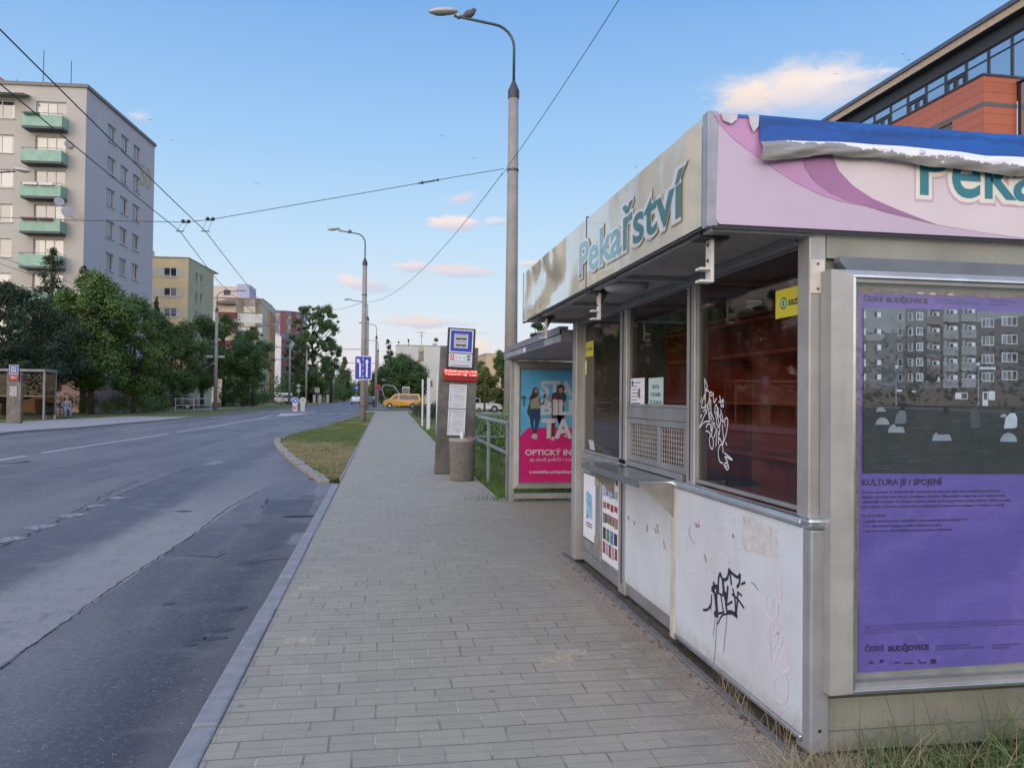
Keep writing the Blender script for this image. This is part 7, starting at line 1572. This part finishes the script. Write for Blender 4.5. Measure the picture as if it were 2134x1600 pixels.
# excavator behind the van
p = at(852, 824, 112); EX = thing('excavator', 'small excavator with a white cab and raised arm behind the yellow van', 'excavator', (p.x, p.y, 0)); ox, oy = p.x, p.y
MB().box(ox-1.2, ox+1.2, oy-.9, oy-.45, 0, .6).build('track', m_tyre, EX, bevel=.12); MB().box(ox-1.2, ox+1.2, oy+.45, oy+.9, 0, .6).build('track', m_tyre, EX, bevel=.12)
MB().box(ox-.7, ox+1.3, oy-.8, oy+.8, .65, 1.5).build('engine_housing', M('machine_grey', (.25, .26, .26), .5), EX, bevel=.08)
cb = MB().box(ox-1.0, ox+.1, oy-.75, oy+.1, 1.51, 2.95).build('cab', M('cab_white', (.50, .52, .52), .5), EX, bevel=.08); MB().box(ox-.9, ox+.0, oy-.77, oy-.755, 1.8, 2.75).build('cab_window', m_cglass, cb)
MB().tube([(ox-.9, oy+.3, 1.3), (ox-2.2, oy+.3, 3.0), (ox-3.6, oy+.3, 3.2)], [.13, .11, .08], 8).build('boom', M('machine_white', (.26, .29, .28), .5), EX); MB().tube([(ox-3.6, oy+.3, 3.2), (ox-3.9, oy+.3, 2.5), (ox-3.4, oy+.3, 1.0)], [.08, .09, .07], 8).build('stick', M('machine_white', (.26, .29, .28), .5), EX)
MB().box(ox-3.7, ox-3.1, oy, oy+.6, .4, 1.0).build('bucket', m_bump, EX, bevel=.1)
p = at(875, 824, 108); tag(MB().box(-.6, .7, -.5, .5, .5, 1.5).box(-.5, .6, -.45, .45, .15, .499).build('site_trailer', M('machine_yellow', (.52, .36, .05), .5), loc=(p.x, p.y, -.05), local=True, bevel=.05), 'small yellow site machine just behind the rear of the yellow van', 'machine')
# ------------------------------------------------------------------ far bus stop on the left
gS = at(31, 824, 38.5); SX, SY = gS.x, gS.y
c2 = stop_column((SX, SY, 0), 'stop column with blue sign and red plate at the far bus stop, left edge', False); c2.rotation_euler = (0, 0, radians(-14))
S2 = thing('bus_shelter', 'glass sided bus shelter with a white roof edge across the road at the left edge', 'bus shelter', (SX-2, SY+4, 0))
pr = at(92, 824, 43.5); xr, yr = pr.x, pr.y
m_sf = M('shelter_white', (.19, .19, .195), .5, .2)
MB().box(xr-5.2, xr+.05, yr-.1, yr+1.6, 2.72, 2.86).build('roof', m_sf, S2, bevel=.02)
for x_, y_ in ((xr, yr), (xr, yr+1.5), (xr-2.4, yr), (xr-5.1, yr), (xr-5.1, yr+1.5), (xr-2.4, yr+1.5)): MB().box(x_-.045, x_+.045, y_-.045, y_+.045, 0, 2.72).build('post', m_sf, S2)
gl = glass('shelter_glass', (.50, .53, .52), .6, .0)
MB().box(xr-.01, xr+.01, yr+.05, yr+1.45, .25, 2.6).build('glass_pane', gl, S2); MB().box(xr-2.35, xr-.05, yr+1.49, yr+1.51, .25, 2.6).build('glass_pane', gl, S2); MB().box(xr-5.05, xr-2.45, yr+1.49, yr+1.51, .25, 2.6).build('glass_pane', gl, S2)
MB().box(xr-5.0, xr-.05, yr+1.46, yr+1.485, 1.3, 1.36).build('crossbar', m_sf, S2)
p = at(84, 824, 46); lb = thing('litter_bin', 'orange litter bin hanging on a post behind the far bus shelter', 'litter bin', (p.x, p.y, 0))
MB().lathe((p.x, p.y, .35), [(.17, 0), (.26, .1), (.30, .75), (.30, .80), (.24, .82)], 18).build('bin_body', M('bin_orange', (.50, .12, .02), .5), lb, smooth_=False); MB().tube([(p.x+.36, p.y, 0), (p.x+.36, p.y, 1.4)], .035, 8).build('post', m_sback, lb)
# bench with two seated people
BP = at(128, 822, 47.5); bx, by = BP.x, BP.y
BE = thing('park_bench', 'dark slatted bench on the grass behind the far pavement', 'bench', (bx-.4, by, 0))
m_wood = M('bench_wood', (.045, .05, .055), .7)
mb = MB(); [mb.box(bx-1.35, bx+.55, by-.35+i*.11, by-.27+i*.11, .42, .46) for i in range(4)]; mb.build('seat', m_wood, BE)
mb = MB(); [mb.box(bx-1.35, bx+.55, by+.12+i*.02, by+.15+i*.02, .58+i*.12, .67+i*.12) for i in range(3)]; mb.build('backrest', m_wood, BE)
for x_ in (bx-1.2, bx+.4): MB().box(x_-.03, x_+.03, by-.33, by-.27, 0, .42).box(x_-.03, x_+.03, by+.10, by+.16, 0, .9).box(x_-.03, x_+.03, by-.27, by+.10, .37, .415).build('leg', m_wood, BE)
def person(loc, rz, label, skin, top, legs, hair, armup=False, lean=0.):
    """a seated figure grown from one skeleton, facing -y before turning"""
    t = thing('person', label, 'person', loc)
    def skinned(nm, J, E_, mat, par, sub=1):
        me = bpy.data.meshes.new(nm); me.from_pydata([j[:3] for j in J], E_, []); o = bpy.data.objects.new(nm, me); COL.objects.link(o); o.parent = par; me.materials.append(mat)
        sk = o.modifiers.new('skin', 'SKIN'); me.skin_vertices[0].data[0].use_root = True
        for i, j in enumerate(J): me.skin_vertices[0].data[i].radius = (j[3], j[4] if len(j) > 4 else j[3])
        s_ = o.modifiers.new('sub', 'SUBSURF'); s_.levels = s_.render_levels = 2; return o
    J = [(0, 0, .52, .13, .11), (0, .02, .70, .13, .10), (0, .01, .92, .15, .10), (0, 0, 1.05, .07), (0, -.01, 1.12, .055), (0, -.03, 1.20, .085, .10), (0, -.02, 1.30, .08, .09)]
    E_ = [(0, 1), (1, 2), (2, 3), (3, 4), (4, 5), (5, 6)]
    def chain(start, pts):
        p_ = start
        for q in pts: J.append(q); E_.append((p_, len(J)-1)); p_ = len(J)-1
    for s_ in (-1, 1):
        chain(0, [(s_*.10, -.10, .50, .085), (s_*.13, -.46, .50, .065), (s_*.13, -.50, .28, .052), (s_*.13, -.48, .08, .038), (s_*.13, -.62, .04, .035)])
        hand = (s_*.10, -.34, .60, .026) if not armup else (s_*.06, -.36, .80, .026)
        chain(2, [(s_*.19, .01, .96, .055), (s_*.24, -.03, .74, .042), (s_*.16, -.26, .64 if not armup else .72, .034), hand])
        hi = len(J)-1
        for k in range(5): J.append((hand[0]+(k-2)*.012, hand[1]-.075+abs(k-2)*.012, hand[2]-.03, .008)); E_.append((hi, len(J)-1))
    skinned('body', J, E_, skin, t)
    skinned('top', [(0, 0, .56, .155, .135), (0, .02, .72, .155, .125), (0, .01, .93, .175, .125), (-.2, .01, .95, .075), (.2, .01, .95, .075), (-.25, -.03, .76, .062), (.25, -.03, .76, .062)], [(0, 1), (1, 2), (2, 3), (2, 4), (3, 5), (4, 6)], top, t)
    skinned('trousers', [(0, .0, .50, .15, .12), (-.10, -.10, .50, .105), (-.13, -.47, .50, .082), (-.13, -.50, .26, .07), (-.13, -.48, .10, .06), (.10, -.10, .50, .105), (.13, -.47, .50, .082), (.13, -.50, .26, .07), (.13, -.48, .10, .06)], [(0, 1), (1, 2), (2, 3), (3, 4), (0, 5), (5, 6), (6, 7), (7, 8)], legs, t)
    for s_ in (-1, 1): MB().box(s_*.13-.05, s_*.13+.05, -.72, -.45, 0, .075).build('shoe', M('shoe_dark', (.03, .03, .035), .6), t, bevel=.02, local=True)
    MB().blob((0, .0, 1.28), .118, 14, 10, (1, 1.05, .95)).build('hair', hair, t, smooth_=True, local=True)
    MB().blob((0, -.125, 1.235), .018, 8, 6, (.7, 1, 1.3)).build('nose', skin, t, local=True)
    for s_ in (-1, 1): MB().blob((s_*.035, -.112, 1.262), .010, 8, 6).build('eye', m_black, t, local=True)
    MB().box(-.025, .025, -.122, -.112, 1.185, 1.192).build('mouth', M('lip', (.30, .10, .09), .6), t, local=True)
    t.rotation_euler = (0, 0, rz); return t
m_skin = M('skin', (.45, .27, .20), .6, var=.03)
person((bx-.20, by-.05, 0), radians(40), 'person in a dark jacket and light pink trousers seated left on the far bench', m_skin, M('jacket_navy', (.015, .018, .04), .8), M('trousers_pink', (.42, .27, .25), .8), M('hair_fair', (.26, .20, .15), .8), True)
person((bx+.35, by-.10, 0), radians(30), 'person in a pale blue top and jeans seated right on the far bench', m_skin, M('top_blue', (.20, .27, .36), .8), M('jeans_light', (.17, .23, .34), .8), M('hair_grey', (.32, .28, .24), .8))
# ------------------------------------------------------------------ birds
m_pig = M('pigeon_grey', (.10, .095, .11), .7, var=.25, scale=20)
def pigeon(loc, s, face, label):
    t = thing('pigeon', label, 'bird', loc); x, y, z = loc
    r_ = Matrix.Rotation(radians(-28)*face, 3, 'Y')
    MB().blob((x, y, z+.11*s), .085*s, 14, 10, (1.45, .8, .85), r_).blob((x+.085*s*face, y, z+.19*s), .042*s, 10, 8).tube([(x+.05*face*s, y, z+.14*s), (x+.085*face*s, y, z+.18*s)], .035*s, 8).build('body', m_pig, t, smooth_=True)
    MB().poly(Fr((x, y+.03*s, 0), (1, 0, 0)), [(x*0-.08*face*s, z+.10*s), (-.22*face*s, z+.015*s), (-.20*face*s, z+.0*s), (-.06*face*s, z+.06*s)], 0, .05*s).build('tail', m_pig, t)
    MB().cyl((x+.12*s*face, y, z+.19*s), (x+.15*s*face, y, z+.18*s), .01*s, .002, 6).build('beak', m_black, t)
    for d in (-.02, .02): MB().tube([(x, y+d*s, z-.0), (x, y+d*s, z+.05*s)], .006*s, 5).build('leg', M('leg_pink', (.3, .1, .1), .6), t)
a_ = at(978, 40, 20.55); pigeon((a_.x, P1[1], a_.z), 1.45, 1, 'pigeon perched on the arm of the nearest street lamp')
a_ = at(732.5, 507, 50.4); pigeon((a_.x, P2[1], a_.z), 1.2, .25, 'pigeon perched upright on the arm of the lamp above the verge')
for px, py, D in ((1883, 113, 60), (1895, 126, 62), (1703, 143, 80), (1743, 155, 75), (921, 283, 90), (313, 250, 80), (1326, 348, 70), (536, 383, 90), (359, 293, 95), (988, 331, 85)):
    p = at(px, py, D); k = D/60*.22; o = MB().add([(0, 0, 0), (-k, .02, k*.35), (-k*.45, .05, k*.05)], [(0, 1, 2)]).add([(0, 0, 0), (k, .02, k*.45), (k*.45, .05, k*.1)], [(0, 1, 2)]).add([(-k*.15, -.03, 0), (k*.15, -.03, -.02), (0, .05, .05), (0, 0, -.05)], [(0, 1, 2), (0, 1, 3), (1, 2, 3), (0, 2, 3)]).build('swift', M('swift_black', (.03, .03, .04), .8), loc=tuple(p), local=True)
    tag(o, 'tiny dark swift gliding high in the evening sky', 'bird', 'swifts in the sky')
# ------------------------------------------------------------------ weeds, gravel and leaves by the kiosk
rg = np.random.default_rng(9)
n_ = 17000; x_ = rg.uniform(1.60, 3.6, n_); y_ = rg.uniform(2.45, 3.02, n_); k_ = (np.sin(x_*7)+np.sin(x_*13+1)+rg.normal(0, .8, n_)) > -.3
x_, y_ = x_[k_], y_[k_]
blades('weeds', np.stack([x_, y_, np.full(len(x_), -.03)], 1), rg.uniform(.02, .10, len(x_)), leafmat('weed_green', (.07, .13, .035), (.12, .17, .06), (.16, .20, .08), 3), 'low green weeds at the foot of the kiosk end wall', .010, 1.6, 3, 3)
n_ = 420; x_ = np.concatenate([rg.normal(2.18, .12, 140), rg.normal(2.75, .13, 180), rg.uniform(1.9, 3.4, 100)]); y_ = rg.uniform(2.75, 3.02, n_)
blades('tall_grass', np.stack([x_, y_, np.full(n_, -.03)], 1), rg.uniform(.08, .46, n_)**1.0, leafmat('tall_green', (.08, .15, .04), (.15, .20, .08), (.20, .24, .11), 3), 'tall green grass standing before the poster case', .009, 1.3, 5, 4, .9)
n_ = 2700; x_ = np.concatenate([rg.normal(1.86, .11, 1700), rg.uniform(1.66, 3.4, 1000)]); y_ = np.concatenate([rg.normal(2.91, .09, 1700), rg.uniform(2.5, 3.03, 1000)])
blades('dry_grass', np.stack([x_, y_, np.full(n_, -.025)], 1), rg.uniform(.04, .20, n_), leafmat('straw', (.30, .24, .14), (.42, .34, .22), (.50, .42, .28), 4), 'dry straw coloured grass tangled at the kiosk corner', .0038, 1.9, 5, 6, .9)
n_ = 60; blades('grass_stalk', np.stack([rg.uniform(1.76, 1.81, n_), rg.uniform(3.0, 3.9, n_), np.full(n_, -.02)], 1), rg.uniform(.1, .34, n_), MATS['straw'], 'thin dry stalks leaning on the white front panel', .003, 1.1, 6, 16)
n_ = 900; a_ = rg.uniform(7.4, 11.4, n_); blades('weeds', np.stack([rg.normal(2.4, .5, n_), rg.normal(11.5, .12, n_), np.full(n_, -.02)], 1), rg.uniform(.04, .2, n_), m_gl, 'green weeds under the shelter advert case', .008, .9, 3, 12)
n_ = 500; yy_ = rg.uniform(-1, 76, n_)**1.0; blades('joint_weeds', np.stack([np.full(n_, -.742)+rg.normal(0, .012, n_), 3.3+rg.random(n_)**2*20, np.full(n_, -.01)], 1), rg.uniform(.008, .035, n_), m_gl, 'tiny weeds in the joint behind the kerb', .005, 1.0, 2, 13)
n_ = 150; px_ = rg.uniform(1.95, 3.3, n_); blades('seed_stalk', np.stack([px_, rg.uniform(2.7, 3.0, n_), np.full(n_, -.03)], 1), rg.uniform(.18, .42, n_), MATS['straw'], 'pale seed stalks among the grass before the poster case', .0045, 1.5, 6, 18, .8)
n_ = 1200; blades('broad_weeds', np.stack([rg.choice([1.98, 2.2, 2.32, 2.62, 2.85, 3.05], n_)+rg.normal(0, .05, n_), rg.normal(2.82, .06, n_), np.full(n_, -.03)], 1), rg.uniform(.03, .15, n_), leafmat('broad_green', (.06, .12, .03), (.09, .16, .05), (.13, .2, .07), 3), 'broad leaved weeds in clumps at the kiosk end wall', .022, 1.8, 3, 19, .9)
# gravel and crumbs
def crumbs(name, xs_, ys_, zs_, r, mat, label, seed):
    rg_ = np.random.default_rng(seed); mb = MB()
    for x, y, z, q in zip(xs_, ys_, zs_, r):
        a = rg_.uniform(0, 6.3); p = [(x+q*cos(a+k*2.1)*rg_.uniform(.6, 1.2), y+q*sin(a+k*2.1)*rg_.uniform(.6, 1.2), z) for k in range(3)]
        mb.add(p+[(x, y, z+q*rg_.uniform(.4, .9))], [(0, 1, 3), (1, 2, 3), (2, 0, 3), (0, 2, 1)])
    return tag(mb.build(name, mat), label, 'debris', kind='stuff')
n_ = 1500; crumbs('gravel', 1.76-np.abs(rg.normal(0, .09, n_)), rg.uniform(2.7, 7.2, n_), np.zeros(n_), rg.uniform(.0015, .006, n_), M('gravel_pale', (.34, .29, .23), .9, var=.35, scale=60), 'fine gravel swept along the kiosk footing', 5)
n_ = 260; crumbs('leaf_litter', rg.uniform(1.70, 1.86, n_), rg.uniform(3.2, 7.1, n_), np.zeros(n_), rg.uniform(.006, .018, n_), M('litter_brown', (.12, .08, .05), .9, var=.3, scale=40), 'brown leaf litter under the kiosk front', 6)
n_ = 700; crumbs('road_grit', -.95-np.abs(rg.normal(0, .35, n_)), rg.uniform(2.4, 9, n_), np.full(n_, RZ), rg.uniform(.0015, .005, n_), M('grit_pale', (.40, .38, .36), .9, var=.3, scale=60), 'pale grit lying in the gutter', 7)
eb = MB(); y = 3.0
while y < 7.25: eb.box(1.762+random.uniform(-.004, .004), 1.812, y, y+.49, -.1, .010+random.uniform(-.004, .006)); y += .5
struct('edging_stone', eb, custom('edging', _stone((.17, .165, .16), (.12, .115, .11), 9)), bevel=.008)
